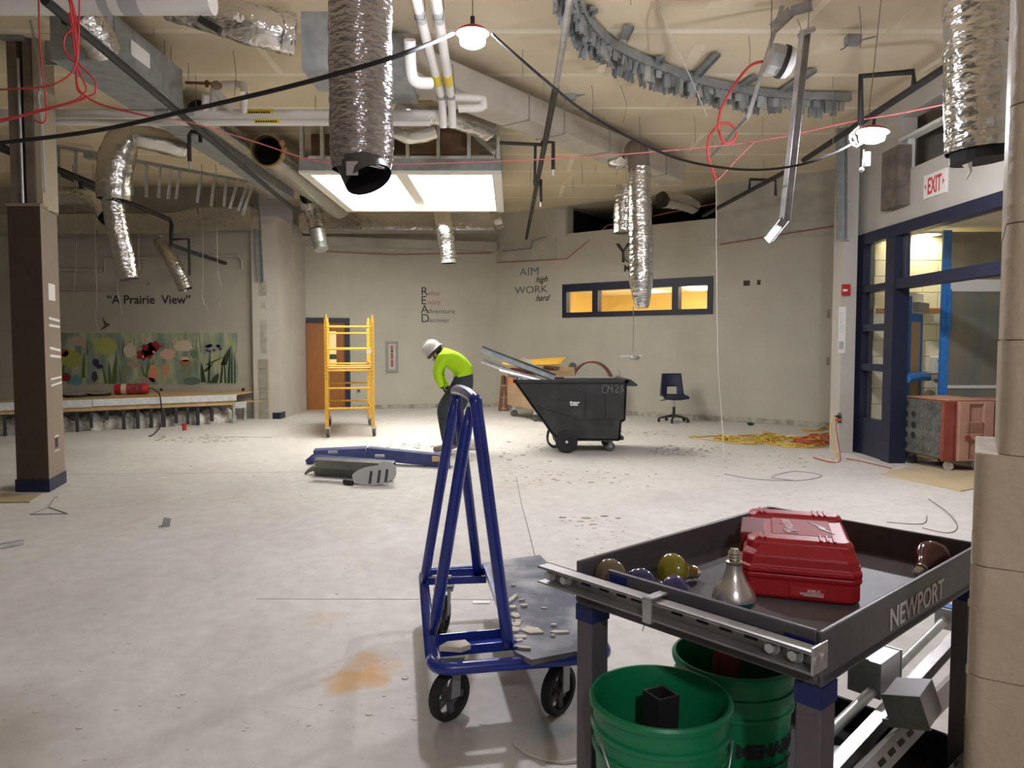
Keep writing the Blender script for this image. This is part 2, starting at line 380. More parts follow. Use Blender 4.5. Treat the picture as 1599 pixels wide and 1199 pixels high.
# control joints and cracks sawn into the slab
cr = MB()
for pts in ([(806, 745), (815, 790), (826, 830), (838, 880)], [(1003, 985), (1012, 960), (1020, 930)]):
    q = [PZ(x, y) for x, y in pts]
    for a, b in zip(q, q[1:]): cr.beam(a + V((0, 0, .0006)), b + V((0, 0, .0006)), .007, .001)
j0, j1 = PZ(-10, 742), PZ(640, 735)
cr.beam(j0 + V((0, 0, .0006)), j1 + V((0, 0, .0006)), .006, .001)
j0, j1 = PZ(400, 935), PZ(1030, 937)
cr.beam(j0 + V((0, 0, .0006)), j1 + V((0, 0, .0006)), .005, .001)
cr.build('floor_crack', mat('joint_grime', (.20, .185, .165), .9), fl)

# ceiling: drywall boards with wide taped joints
ce = MB().box(-13, 10, -4.5, 21, CEIL, CEIL + .2).build('ceiling', M_mud, kind='structure')
bm_ = boxmesh('ceiling_board', M_board, 3.58, 1.10, .012)
row = 0; y = 7.55 - 1.2 * 10 + .6
while y < 20.5:
    x = -13 + 1.83 * (row % 2)
    while x < 10:
        if not (-2.9 < x + 1.0 < -.6 and False):
            o = share(bm_, 'ceiling_board', ce, V((x + 1.2, y, CEIL + .004)) - ORG['ceiling'])
        x += 3.66
    y += 1.2; row += 1
pm = MB()
for (a, b, w_) in (((1255, 15), (1282, -25), .14), ((1062, 128), (1095, 68), .13), ((1218, 105), (1245, 55), .12), ((1385, 60), (1440, 8), .15), ((1280, 85), (1305, 55), .2), ((1130, 170), (1160, 140), .10),
                   ((1030, 165), (1050, 140), .10), ((1095, 110), (1060, 150), .1), ((880, 290), (900, 268), .12), ((960, 250), (985, 225), .12), ((890, 130), (905, 150), .1), ((1120, 12), (1140, -20), .2), ((985, 80), (1003, 62), .22)):
    p, q = PZ(*a, CEIL - .003), PZ(*b, CEIL - .003); pm.beam(p, q, w_, .004)
pm.build('trowelled_patch', mat('thin_compound', (.70, .60, .43), .8, col2=(.75, .66, .49), nscale=6), ce)

BA, BB = (-4.95, 16.96), (-.40, 18.02)          # wall with the door
def uB(px, py): return plane_uz(BA, BB, px, py)
dl, dt = uB(471, 496); dr, _ = uB(546, 496)
wb = Wall('wall_back', BA, BB, 0, CEIL, .3, M_wall, [(dl, dr, 0, dt)])
WA, WB = (-.40, 18.02), (5.95, 13.25)           # angled wall with the long window
def uW(px, py): return plane_uz(WA, WB, px, py)
w0, wt0 = uW(879, 446); w1, wt1 = uW(1114, 429); _, wz0 = uW(879, 496)
WT = (wt0 + wt1) / 2; WZ = wz0
o0, oz = uW(886, 365); o1, _ = uW(1118, 335)
ww = Wall('wall_angled', WA, WB, 0, CEIL, .25, M_wall, [(w0, w1, WZ, WT), (o0, o1, oz, CEIL - .02)])
# plenum box behind the opening over the wall, its darkness put into black
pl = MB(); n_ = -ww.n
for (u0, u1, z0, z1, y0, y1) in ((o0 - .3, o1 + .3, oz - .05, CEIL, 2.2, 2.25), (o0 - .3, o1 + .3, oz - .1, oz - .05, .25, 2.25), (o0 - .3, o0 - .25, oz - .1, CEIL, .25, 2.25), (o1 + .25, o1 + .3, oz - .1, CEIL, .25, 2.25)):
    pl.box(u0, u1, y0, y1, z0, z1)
pl.build('plenum_dark_box', M_black2, ww.o)
# alcove (mural) wall, its side, left wall, stepped pilasters, far left
YM = 15.15
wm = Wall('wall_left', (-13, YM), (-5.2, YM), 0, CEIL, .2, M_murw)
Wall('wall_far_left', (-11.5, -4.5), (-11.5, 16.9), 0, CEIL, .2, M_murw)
Wall('wall_behind', (10, -4.3), (-13, -4.3), 0, CEIL, .2, M_drywall)
pa = MB(); xA0, xA1 = PZ(397, 654).x, PZ(438, 654).x; yA = PZ(420, 654).y
pa.box(xA0, xA1, yA, 16.95, 0, CEIL - .55)
wp = pa.build('wall_pilaster', M_drywall, kind='structure')
xr0, xr1 = PZ(405, 654).x, PZ(421, 654).x
rec = MB(); zt = PY(410, 561, yA).z
rec.box(xr0 - .02, xr1 + .02, yA - .004, yA + .01, 0, zt)
rec.build('torn_edge', mat('torn_drywall_paper', (.50, .42, .28), .9), wp)
bmh = boxmesh('block', mat('bare_block', (.27, .25, .21), .9, col2=(.33, .31, .26), nscale=9, bump=.3, bscale=40), xr1 - xr0 - .03, .02, .19, .003)
for k in range(6): share(bmh, 'block', wp, V(((xr0 + xr1) / 2, yA - .006, .1 + k * .203)) - ORG['wall_pilaster'])
for k, (y0_, y1_, wd) in enumerate(((500, 552, .07), (470, 482, .05), (438, 462, .08))):
    z0_, z1_ = PY(412, y1_, yA).z, PY(412, y0_, yA).z
    MB().box(PY(411, 500, yA).x - wd, PY(411, 500, yA).x + wd, yA - .004, yA, z0_, z1_).build('bare_patch', mat('bare_patch%d' % k, (.33, .31, .27), .9, col2=(.45, .43, .38), nscale=8), wp)
MB().box(PZ(426, 654).x, xA1 + .01, yA - .015, yA + .3, 0, .13).build('baseboard', M_navy, wp)
pb = MB(); pb.box(xA1, PZ(455, 646).x, 16.1, 16.95, 0, CEIL - .5); pb.box(PZ(455, 646).x, PZ(463, 646).x, 15.95, 16.98, 0, CEIL - .5)
pb.build('wall_step', M_drywall, kind='structure')
# beam across the top of the back wall
MB().box(-13, -5.3, 14.85, 15.15, 4.12, CEIL).build('wall_header', mat('header_paint', (.40, .37, .31), .8), kind='structure')
mat('bulkhead_paint', (.40, .375, .32), .8, col2=(.47, .44, .38), nscale=3)
mat('scuffed_base', (.46, .43, .37), .8, col2=(.26, .24, .20), nscale=7)
mat('bare_band', (.38, .36, .31), .85, col2=(.46, .44, .38), nscale=4)
MB().beam(wb.w(0, 3.84, .1), wb.w(wb.L, 3.84, .1), .2, .2).build('trim_1', MATS['bulkhead_paint'], kind='structure')
MB().tube([(.6, -.03, 3.63), (2.2, -.03, 3.60), (wb.L - .1, -.03, 3.70)], .012, 6).build('firestop_line', M_text_r, wb.o)
MB().box(dr + .05, wb.L, -.012, 0, .0, .1).build('baseboard', MATS['scuffed_base'], wb.o)
MB().box(0, ww.L, -.012, 0, 0, .1).build('baseboard', MATS['scuffed_base'], ww.o)
MB().box(o1 + .05, ww.L, -.012, 0, 3.46, CEIL).build('unpainted_band', MATS['bare_band'], ww.o)
MB().box(.05, o0 - .3, -.02, 0, 3.44, 3.9).build('unpainted_band', MATS['bare_band'], ww.o)
MB().box(o0 - .28, o0 - .02, -.04, .0, oz - .05, CEIL - .1).build('wall_stub', M_drywall, ww.o)
MB().tube([(.1, -.04, 3.47), (o0, -.05, 3.42), (o0 + 1.0, .05, oz + .1), (o1, .05, oz + .3)], .01, 6).build('firestop_line', M_text_r, ww.o)
MB().tube([(o1 + .1, -.03, 3.46), (ww.L - .2, -.03, 3.62)], .012, 6).build('firestop_line', M_text_r, ww.o)
# conduit run and pull boxes high on the angled wall
MB().tube([(.25, -.06, 3.72), (1.1, -.06, 3.72), (1.12, -.06, 3.9), (1.5, -.06, 3.95)], .014, 6).build('conduit', M_galvd, ww.o)

# long window: navy frame, mullions, panes, yellow room behind
def bar(mb, u0, u1, z0, z1, y0=-.03, y1=.14): mb.box(u0, u1, y0, y1, z0, z1)
root = thing('window_1', 'navy framed three-pane strip window looking into a yellow room', 'window', kind='structure', local=True)
root.location = ww.a; root.rotation_euler = (0, 0, ww.ang)
um1, _ = uW(930, 470); um2, _ = uW(1055, 465); fw = .11
fr = MB(); bar(fr, w0, w1, WT - .17, WT); bar(fr, w0, w1, WZ, WZ + fw); bar(fr, w0, w0 + fw, WZ + fw, WT - .17); bar(fr, w1 - fw, w1, WZ + fw, WT - .17)
fr.build('window_frame', M_navy, root)
for u in (um1, um2): MB().box(u - .07, u + .07, -.03, .14, WZ + fw, WT - .17).build('mullion', M_navy, root)
for a, b in ((w0 + fw, um1 - .07), (um1 + .07, um2 - .07), (um2 + .07, w1 - fw)):
    MB().box(a, b, .05, .058, WZ + fw, WT - .17).build('pane', M_glass, root)
rm = MB(); rm.box(w0 - 1.5, w1 + 1.5, 4.6, 4.7, 1.2, 3.5)
for u in (w0 - 1.6, w1 + 1.5): rm.box(u, u + .1, .26, 4.7, 1.2, 3.5)
rm.build('wall_yellow_room', M_ywall, kind='structure').matrix_world = Matrix.Identity(4)
o = bpy.data.objects['wall_yellow_room']; o.parent = ww.o; o.location = ORG['wall_yellow_room']
rc = MB(); rc.box(w0 - 1.5, w1 + 1.5, .26, 4.6, 2.90, 2.98); o = rc.build('yellow_room_ceiling', M_ceilw, ww.o)
MB().box(w0 - 1.5, w1 + 1.5, .26, 4.6, 1.15, 1.2).build('yellow_room_floor', M_ceilw, ww.o)
for (u, v) in ((w0 + .6, 1.9), (um1 + 1.1, 3.2), (um2 - .3, 1.7), (um2 + 1.0, 1.5)):
    lt = thing('ceiling_light', 'lit ceiling panel in the yellow room behind the strip window', 'light', tuple(ww.w(u, 2.87, -v)), ww.ang, 'lit panels in the yellow room', local=True)
    MB().box(-.34, .34, -.34, .34, .0, .03).build('light_frame', M_white, lt); MB().box(-.3, .3, -.3, .3, -.012, .001).build('lens', M_fluo, lt)

# back door: navy frame, wood leaf with vision lite
root = thing('door_1', 'brown wooden door with narrow lite in a navy frame', 'door', kind='structure', local=True)
root.location = wb.a; root.rotation_euler = (0, 0, wb.ang)
fr = MB(); fr.box(dl, dl + .1, -.03, .2, 0, dt); fr.box(dr - .11, dr, -.03, .2, 0, dt); fr.box(dl + .1, dr - .11, -.03, .2, dt - .1, dt); fr.build('door_frame', M_navy, root)
lf = MB(); u0, u1 = uB(514, 530)[0], uB(525, 530)[0]; zt_, zb_ = uB(514, 517)[1], uB(514, 571)[1]
lf.box(dl + .1, u0, .06, .105, .01, dt - .1); lf.box(u1, dr - .11, .06, .105, .01, dt - .1); lf.box(u0, u1, .06, .105, .01, zb_); lf.box(u0, u1, .06, .105, zt_, dt - .1)
leaf = lf.build('door_leaf', M_wood, root)
MB().box(u0, u1, .075, .085, zb_, zt_).build('lite', mat('lit_lite', (.75, .55, .30), .3, emit=(1, .66, .30), es=.45), leaf)
zg0, zg1 = uB(518, 561)[1], uB(518, 553)[1]
MB().box(u0, u1, .07, .074, zg0, zg1).build('lite_sign', mat('dark_green', (.05, .09, .03), .5), leaf)

# fire extinguisher cabinet, outlet
u0, z1 = uB(602, 533); u1, z0 = uB(622, 581)
cb = thing('extinguisher_cabinet', 'grey recessed fire extinguisher cabinet with a slim red lettered lite', 'cabinet', tuple(wb.w((u0 + u1) / 2, z0, 0)), wb.ang, local=True)
W2 = (u1 - u0) / 2; HH = z1 - z0
m_ = MB(); m_.box(-W2, W2, -.03, -.002, 0, .06); m_.box(-W2, W2, -.03, -.002, HH - .06, HH); m_.box(-W2, -W2 + .06, -.03, -.002, .06, HH - .06); m_.box(W2 - .06, W2, -.03, -.002, .06, HH - .06)
m_.build('cabinet_frame', mat('cabinet_grey', (.27, .27, .26), .5), cb)
d_ = MB().box(-W2 + .06, W2 - .06, -.022, -.002, .06, HH - .06).build('cabinet_door', mat('pale_grey', (.44, .43, .40), .5), cb)
MB().box(-.035, .035, -.026, -.022, .12, HH - .1).build('lite', M_grey, d_)
for k, (a, b, mm) in enumerate(((.13, .30, M_redd), (.32, .46, M_redd), (.47, .53, M_text_k), (.54, .62, M_redd))):
    MB().box(-.022, .022, -.028, -.026, a, min(b, HH - .1)).build('red_print', mm, d_)
MB().box(W2 - .085, W2 - .07, -.045, -.022, HH * .5, HH * .68).build('handle', M_galv, d_)
def plate(wall, px, py, w_, h_, label, mm=M_galvd, group=None, hole=True):
    u, z = wall.uz(px, py); r = thing('wall_plate', label, 'wall plate', tuple(wall.w(u, z - h_ / 2)), wall.ang, group, local=True)
    MB().box(-w_ / 2, w_ / 2, -.012, -.001, 0, h_).build('plate', mm, r)
    if hole: MB().box(-w_ / 4, w_ / 4, -.014, -.012, h_ * .3, h_ * .7).build('socket', M_black, r)
    return r
plate(wb, 560, 610, .1, .12, 'small grey outlet plate on the wall beside the brown door')
plate(ww, 1166, 442, .12, .10, 'wide dark open box on the wall right of the strip window', M_black, hole=False)
plate(ww, 1185, 441, .06, .09, 'narrow dark open box on the wall right of the strip window', M_black, hole=False)
plate(ww, 1294, 490, .05, .15, 'upper tan cover plate on the wall beside the white pilaster', mat('tan_plate', (.30, .22, .16), .6), hole=False)
plate(ww, 1293, 564, .05, .15, 'lower tan cover plate on the wall beside the white pilaster', MATS['tan_plate'], hole=False)
plate(ww, 1303.5, 490, .045, .10, 'upper black box on the wall beside the white pilaster', M_black, hole=False)
plate(ww, 1302, 564, .045, .10, 'lower black box on the wall beside the white pilaster', M_black, hole=False)
plate(wm, 252, 610, .05, .09, 'dark outlet box low on the alcove wall under the painted flowers', M_black, hole=False)
plate(wm, 380, 609, .05, .09, 'dark outlet box low on the alcove wall right of the mural', M_black, hole=False)

# wall lettering
for k, (cap, rest, y_, mm) in enumerate((('R', 'elax', 461, M_text_r), ('E', 'njoy', 475, M_text_r), ('A', 'dventure', 489, M_text_g), ('D', 'iscover', 503, M_text_g))):
    text(cap, .28, wb.M(657, y_), M_text_k, wb.o, label='black capital letter'); text(rest, .155, wb.M(667.5, y_), mm, wb.o, sx=1.18, label='small lettering')
text('AIM', .26, ww.M(811, 431), M_text_b, ww.o, sx=1.3, label='blue lettering'); text('high', .20, ww.M(836, 441), M_text_k, ww.o, shear=.45, bold=.003, label='black script lettering')
text('WORK', .24, ww.M(804, 459), M_text_g, ww.o, sx=1.25, label='grey lettering'); text('hard', .20, ww.M(836, 470), M_text_k, ww.o, shear=.45, bold=.003, label='black script lettering')
text('Y', .58, ww.M(962, 410), M_text_k, ww.o, bold=.006, label='large black letter'); text('Mc', .20, ww.M(974, 424), M_text_k, ww.o, bold=.004, label='bold black lettering')
uc, zc = ww.uz(987, 396)
ck = thing('wall_clock', 'round grey clock standing for the O in the black wall lettering', 'clock', tuple(ww.w(uc, zc - .2)), ww.ang, local=True)
Mc = Matrix(((1, 0, 0, 0), (0, 0, -1, 0), (0, 1, 0, .2), (0, 0, 0, 1)))
MB().lathe([(.17, .004), (.17, .03), (.20, .03), (.20, .004)], Mc, 28).build('clock_rim', M_text_g, ck)
MB().lathe([(.0, .012), (.17, .012)], Mc, 28).build('clock_face', mat('clock_grey', (.42, .40, .35), .6), ck)
for k in range(12):
    a = k * PI / 6; MB().box(math.sin(a) * .13 - .008, math.sin(a) * .13 + .008, -.018, -.014, .2 + math.cos(a) * .13 - .015, .2 + math.cos(a) * .13 + .015).build('hour_mark', M_text_k, ck)
text('\u201cA Prairie  View\u201d', .243, wm.M(167, 474), M_text_k, wm.o, bold=.004, label='black lettering')

# mural painted on the alcove wall
u0, z1 = wm.uz(60, 520); u1, z0 = wm.uz(372, 600)
mm = mat('mural_ground', (.19, .22, .13), .75, col2=(.42, .42, .34), nscale=2.2, stretch=(2.2, 1, .7), detail=6)
r_ = [n for n in mm.node_tree.nodes if n.type == 'VALTORGB'][0].color_ramp
e = r_.elements.new(.46); e.color = (.20, .27, .24, 1); e = r_.elements.new(.54); e.color = (.32, .35, .20, 1)
mu = MB().box(u0, u1, -.004, -.0005, z0, z1).build('mural', mm, wm.o, label='painted mural of flowers and tall grass')
def mpt(px, py): return wm.uz(px, py)
def blob(px, py, rx, ry, col, name='painted_flower', n=14, off=.006, petals=0):
    col = tuple(min(1, c * 1.35) for c in col); u, z = mpt(px, py); s_ = YM / F; poly = []
    for k in range(n):
        a = 2 * PI * k / n; q = 1 + (.22 * math.cos(petals * a) if petals else R_.uniform(-.12, .12)); poly.append((u + math.cos(a) * rx * s_ * q, z + math.sin(a) * ry * s_ * q))
    key = 'mural_%03d_%03d_%03d' % tuple(int(c * 400) for c in col)
    m = MATS.get(key) or mat(key, col, .75)
    MB().prism(poly, Matrix(((1, 0, 0, 0), (0, 0, -1, -off), (0, 1, 0, 0), (0, 0, 0, 1))), .001).build(name, m, mu)
cr_ = (.20, .012, .018)
for a in ((232, 545, 11, 9, cr_), (241, 541, 10, 8, cr_), (222, 554, 9, 8, cr_), (232, 553, 8, 7, cr_)): blob(*a, petals=5, off=.007)
for px, py in ((240, 549), (224, 557)): blob(px, py, 1.5, 1.5, (.5, .45, .40), off=.009)
for a in ((239, 583, 8, 14, (.46, .20, .10)), (259, 578, 5, 9, (.42, .17, .08)), (262, 553, 12, 8, (.42, .26, .21)), (203, 548, 10, 11, (.40, .34, .27)), (287, 540, 14, 9, (.38, .33, .25)), (122, 532, 12, 8, (.33, .24, .19)),
          (150, 566, 5, 6, (.03, .02, .07)), (156, 572, 6, 4, (.03, .02, .07)), (148, 588, 5, 8, (.04, .03, .07)), (210, 569, 11, 5, (.26, .18, .15)), (290, 567, 10, 5, (.22, .11, .06)), (289, 561, 6, 4, (.46, .30, .23)),
          (101, 551, 6, 6, (.28, .05, .03)), (103, 589, 7, 7, (.15, .02, .02)), (120, 594, 9, 8, (.09, .18, .24)), (231, 594, 12, 5, (.26, .18, .18)), (165, 540, 18, 14, (.26, .28, .07)), (112, 560, 16, 14, (.24, .25, .06)),
          (300, 595, 14, 6, (.08, .11, .09)), (303, 553, 6, 6, (.09, .14, .07)), (253, 540, 5, 5, (.13, .12, .13))): blob(*a)
for k in range(12): blob(R_.uniform(322, 347), R_.uniform(537, 549), 2.6, 2.2, (.06, .035, .10), off=.008)
def blade(px, py0, py1, lean, wd, col, off=.005):
    u, za = mpt(px, py0); u2, zb = mpt(px + lean, py1); s_ = wd * YM / F
    key = 'mural_%03d_%03d_%03d' % tuple(int(c * 400) for c in col); m = MATS.get(key) or mat(key, col, .75)
    MB().prism([(u - s_, za), (u + s_, za), (u + s_ * .7 + (u2 - u) * .6, za + (zb - za) * .6), (u2, zb), (u - s_ * .7 + (u2 - u) * .5, za + (zb - za) * .55)], Matrix(((1, 0, 0, 0), (0, 0, -1, -off), (0, 1, 0, 0), (0, 0, 0, 1))), .0008).build('painted_leaf', m, mu)
for (px, b, t, ln, wd) in ((172, 599, 562, -2, 3), (178, 599, 550, 4, 4), (166, 599, 570, -6, 2.5), (230, 590, 560, 2, 3), (236, 585, 562, 4, 2.5), (226, 588, 566, -6, 2), (318, 597, 565, -4, 4), (326, 598, 545, 2, 2), (322, 570, 556, 30, 2.5), (320, 580, 566, 14, 3), (333, 598, 582, 8, 6), (345, 598, 555, 4, 2), (352, 598, 550, -2, 1.5), (357, 598, 540, 3, 2), (362, 598, 535, 0, 1.5), (367, 598, 545, 0, 1.2), (349, 570, 540, 12, 5), (98, 590, 560, 3, 3), (130, 590, 548, 2, 3), (190, 598, 548, -9, 1)):
    blade(px, b, t, ln, wd, (.03, .05, .025) if px > 300 else (.09, .14, .04))
for k in range(34):
    px = R_.uniform(108, 320); blade(px, R_.uniform(545, 565), R_.uniform(513, 530), R_.uniform(-6, 6), .8, R_.choice(((.16, .20, .12), (.30, .30, .22), (.11, .14, .09))))
for px, py, a in ((162, 507, .4), (231, 443, -.3)):
    u, z = mpt(px, py); s_ = .16 if px < 200 else .05
    MB().prism([(u - s_ * .6, z - s_ * .8), (u + s_ * .1, z - s_ * .1), (u - s_ * .2, z + s_), (u + s_ * .45, z + .2 * s_), (u + s_ * .9, z + s_ * .05), (u + s_ * .4, z - s_ * .3)], Matrix(((1, 0, 0, 0), (0, 0, -1, -.006), (0, 1, 0, 0), (0, 0, 0, 1))), .001).build('painted_bird', M_bird, mu)

# right wall: pilaster, wall over the storefront, storefront, corridor
XR = 4.87
wr = Wall('wall_right', (XR, 10.65), (XR, -1.2), 0, CEIL, .2, M_drywall, [(0, 6.2, 0, 3.03), (1.2, 6.6, 3.66, 4.35)])
pr = MB(); pr.box(4.58, 4.775, 10.35, 10.66, 0, CEIL - .25); wpr = pr.build('wall_pilaster', M_drywall, kind='structure')
MB().box(XR, 8.2, 10.62, 10.85, 0, CEIL).build('wall_return', M_wall, kind='structure')
# broken opening above: loose stud framing and a slanted cap
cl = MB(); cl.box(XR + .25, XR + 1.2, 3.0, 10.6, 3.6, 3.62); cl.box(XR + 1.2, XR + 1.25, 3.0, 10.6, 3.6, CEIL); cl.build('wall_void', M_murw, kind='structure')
for y_ in (9.3, 8.5, 7.75, 7.0, 6.2): MB().box(XR + .02, XR + .1, y_, y_ + .04, 3.66, 4.05).build('stud', M_white, wr.o).location = (0, 0, 0)
for o in [c for c in wr.o.children]:
    o.matrix_parent_inverse = (Matrix.Translation(wr.a) @ Matrix.Rotation(wr.ang, 4, 'Z')).inverted()
MB().box(XR - .01, XR + .12, 4.2, 9.5, 4.05, 4.09).build('trim_2', M_white, kind='structure')
MB().box(4.72, XR - .002, 9.2, 9.62, 3.22, 3.95).build('beam_end', mat('dark_steel_brown', (.10, .085, .075), .7, col2=(.2, .16, .13), nscale=5), label='dark steel beam end poking through the broken wall by the work lamp', cat='beam')
# exit sign
c_ = PX(1463, 288, XR)
ex = thing('exit_sign', 'white exit sign with red letters above the navy storefront', 'sign', tuple(c_ - V((.03, 0, .13))), -PI / 2, local=True)
MB().box(-.22, .22, -.0, .03, 0, .27).build('housing', M_white, ex)
Mx = Matrix(((1, 0, 0, 0), (0, 0, -1, -.001), (0, 1, 0, .04), (0, 0, 0, 1)))
text('EXIT', .26, Mx @ Matrix.Translation((0, .005, 0)), M_exit, ex, align='CENTER', sx=.52, bold=.006)
for sg in (-1, 1):
    MB().prism([(sg * .17, .10), (sg * .20, .135), (sg * .17, .17)], Matrix(((1, 0, 0, 0), (0, 0, -1, -.001), (0, 1, 0, 0), (0, 0, 0, 1))), .002).build('arrow', M_exit, ex)
# storefront
def sf(px, py): p = PX(px, py, XR); return 10.65 - p.y, p.z          # u along the right wall, z
st = thing('window_2', 'navy metal storefront with a four-pane sidelight and open doorway', 'storefront', (XR, 10.65, 0), -PI / 2, local=True, kind='structure')
def sbar(name, u0, u1, z0, z1, y0=-.04, y1=.12, par=None): return MB().box(u0, u1, y0, y1, z0, z1).build(name, M_navy, par or st)
um, _ = sf(1393, 600); TB = sf(1400, 449)[1]
sbar('head', 0, 6.2, 2.88, 3.03); sbar('jamb', 0, .36, 0, 2.88); sbar('mullion', um - .13, um + .09, 0, 2.88, -.06, .14); sbar('transom_bar', um + .09, 6.2, TB - .02, TB + .11)
zz = [sf(1370, y_)[1] for y_ in (449, 511, 574)]
for z_ in zz: sbar('rail', .36, um - .13, z_ - .045, z_ + .045)
zb = sf(1365, 655)[1]; sbar('kick_panel', .36, um - .13, 0, zb, -.02, .08)
lv = [zb] + list(reversed(zz)) + [2.88]
for a, b in zip(lv, lv[1:]): MB().box(.36, um - .13, .03, .038, a + .045 * (a != zb), b - .045 * (b != 2.88)).build('pane', M_glass, st)
MB().box(um + .09, 6.2, .03, .038, TB + .11, 2.88).build('pane', M_glass, st)
# corridor behind it
CX1 = 8.4; CY = 10.5
MB().box(CX1, CX1 + .1, 3, CY, 0, 3.05).build('wall_corridor_end', M_corrblk, kind='structure')
cw = MB().box(XR + .2, CX1, CY, CY + .1, 0, 3.05).build('wall_corridor', M_mortar, kind='structure')
bl = boxmesh('block', M_corrblk, .44, .02, .216, .004); row = 0; z_ = .112
while z_ < 3.0:
    x = XR + .22 - (.224 if row % 2 else 0)
    while x < 7.9: share(bl, 'block', cw, V((x, CY - .004, z_)) - ORG['wall_corridor']); x += .448
    z_ += .224; row += 1
MB().box(XR + .2, CX1, 3, CY, 3.05, 3.1).build('corridor_ceiling', M_ceilw, kind='structure')
bpy.data.objects['corridor_ceiling'].name = 'ceiling_corridor'
MB().box(XR + .25, 7.4, CY - .04, CY - .014, PY(1430, 489, CY).z, PY(1430, 482, CY).z).build('trim_3', mat('wood_rail', (.34, .17, .06), .5), kind='structure')
c_ = PZ(1447, 364, 3.05)
dlg = thing('downlight', 'round lit ceiling downlight in the corridor behind the storefront', 'light', tuple(c_ - V((0, 0, .03))), 0, local=True)
MB().lathe([(.15, .0), (.19, .0), (.19, .03), (.15, .03), (.15, 0)], None, 24).build('trim_ring', M_white, dlg); MB().lathe([(0, .006), (.15, .006)], None, 24).build('lens', M_corrl, dlg, smooth=True)
MB().lathe([(0, .025), (.16, .025)], None, 24).build('reflector', M_white, dlg)
# paper-covered open door with blue tape
p0 = PY(1407, 500, 9.45); p1 = PY(1441, 500, 10.15)
dv = V((p1.x - p0.x, p1.y - p0.y, 0)); dw = dv.length; da = math.atan2(dv.y, dv.x)
dr_ = thing('door_2', 'open corridor door masked with brown paper and blue tape', 'door', (p0.x, p0.y, 0), da, local=True, kind='structure')
DT = TB - .04
leaf = MB().box(0, dw, 0, .045, .01, DT).build('door_leaf', M_white, dr_)
MB().box(.27 * dw, .45 * dw, -.004, 0, .02, DT - .05).build('blue_tape', M_tapeb, dr_); MB().box(.45 * dw, .88 * dw, -.003, 0, .02, DT - .35).build('brown_paper', M_paper, dr_)
MB().box(.88 * dw, .99 * dw, -.006, .0, .25, DT - .3).build('blue_tape', M_tapeb, dr_); MB().box(.45 * dw, .99 * dw, -.005, 0, DT - .38, DT - .27).build('blue_tape', M_tapeb, dr_)
MB().box(.5 * dw, .95 * dw, -.09, 0, DT - .24, DT - .12).build('door_closer', M_grey, dr_, bevel=.01)
pbz = PY(1425, 590, 9.8).z
MB().tube([(.1 * dw, -.05, pbz), (.5 * dw, -.09, pbz + .02), (.97 * dw, -.08, pbz)], .06, 8, jit=.15, sub=3).build('taped_push_bar', M_tapeb, dr_)
c_ = PY(1458, 575, CY)
sd = thing('soap_dispenser', 'white plastic soap dispenser on the corridor block wall', 'dispenser', (c_.x, CY - .02, c_.z - .15), 0, local=True)
MB().box(-.085, .085, -.13, 0, .08, .32).build('body', M_white, sd, bevel=.015); MB().box(-.05, .05, -.10, 0, 0, .08).build('nozzle', M_grey, sd, bevel=.01); MB().box(-.03, .03, -.133, -.13, .24, .27).build('badge', M_text_b, sd)
# tinted glass screen, blurred reflection put into its colour, with a taped edge
p0 = PY(1476, 500, 9.9)
gs = thing('glass_screen', 'dim tinted glass screen with tan reflection in its colour and a strip of blue tape down its edge', 'screen', (p0.x, 9.9, 0), 0, local=True)
MB().box(.05, 2.0, 0, .012, .02, DT + .02).build('pane', M_frost, gs); MB().box(.05, 2.0, 0, .012, TB + .14, 3.0).build('pane', M_frost, gs)
MB().box(-.06, .05, -.012, .02, 0, 3.02).build('blue_tape', M_tapeb, gs); MB().box(.05, 2.0, -.02, .03, DT + .02, TB + .14).build('head_rail', M_white, gs); MB().box(.05, 2.0, -.02, .03, .93, .97).build('mid_rail', M_white, gs)
MB().box(.0, .06, -.03, .0, DT - .5, DT + .05).build('crumpled_tape', M_tapeb, gs)
# pilaster fittings
pf = PY(1320, 452, 10.35)
fa = thing('fire_alarm_pull', 'small red fire alarm box on the white pilaster', 'alarm', (pf.x, 10.35, pf.z - .08), 0, local=True)
MB().box(-.06, .05, -.06, -.001, 0, .15).build('body', M_redd, fa, bevel=.008); MB().box(-.06, -.0, -.068, -.06, .05, .08).build('pull_bar', M_white, fa)
pf = PY(1314.5, 515, 10.35)
nt_ = thing('notice', 'tall printed paper notice taped on the white pilaster', 'notice', (pf.x, 10.35, pf.z - .32), 0, local=True)
MB().box(-.05, .05, -.003, -.0005, 0, .64).build('sheet', M_white, nt_)
for k in range(12): MB().box(-.035, R_.uniform(.0, .035), -.004, -.003, .28 + k * .025, .285 + k * .025).build('printed_line', M_grey, nt_)
MB().box(-.035, .03, -.004, -.003, .05, .16).build('printed_figure', M_grey, nt_)
pf = PY(1311, 653, 10.35)
pp = thing('power_outlet', 'open steel outlet box on the pilaster with cords plugged in', 'outlet', (pf.x, 10.35, pf.z - .07), 0, local=True)
MB().box(-.03, .03, -.008, -.001, 0, .15).build('box_plate', M_galvd, pp); MB().box(-.07, .0, -.05, -.008, .085, .115).build('plug', M_black, pp); MB().box(-.06, .01, -.05, -.008, .035, .07).build('plug', M_ocord, pp)
# torn stud end and drywall scrap on the pilaster corner
MB().channel(PY(1312, 200, 10.26), PY(1312, 374, 10.26), .12, .09, .004, up=(0, -1, 0)).build('steel_stud', M_galvd, label='bare steel stud hanging on the white pilaster corner', cat='stud')
s_ = MB(); 
for (x, y_) in ((1322, 300), (1321, 362)):
    p = PY(x, y_, 10.3); s_.box(p.x - .06, p.x + .06, 10.30, 10.325, p.z - .12, p.z + .14)
s_.build('drywall_scrap', M_drywall, wpr)

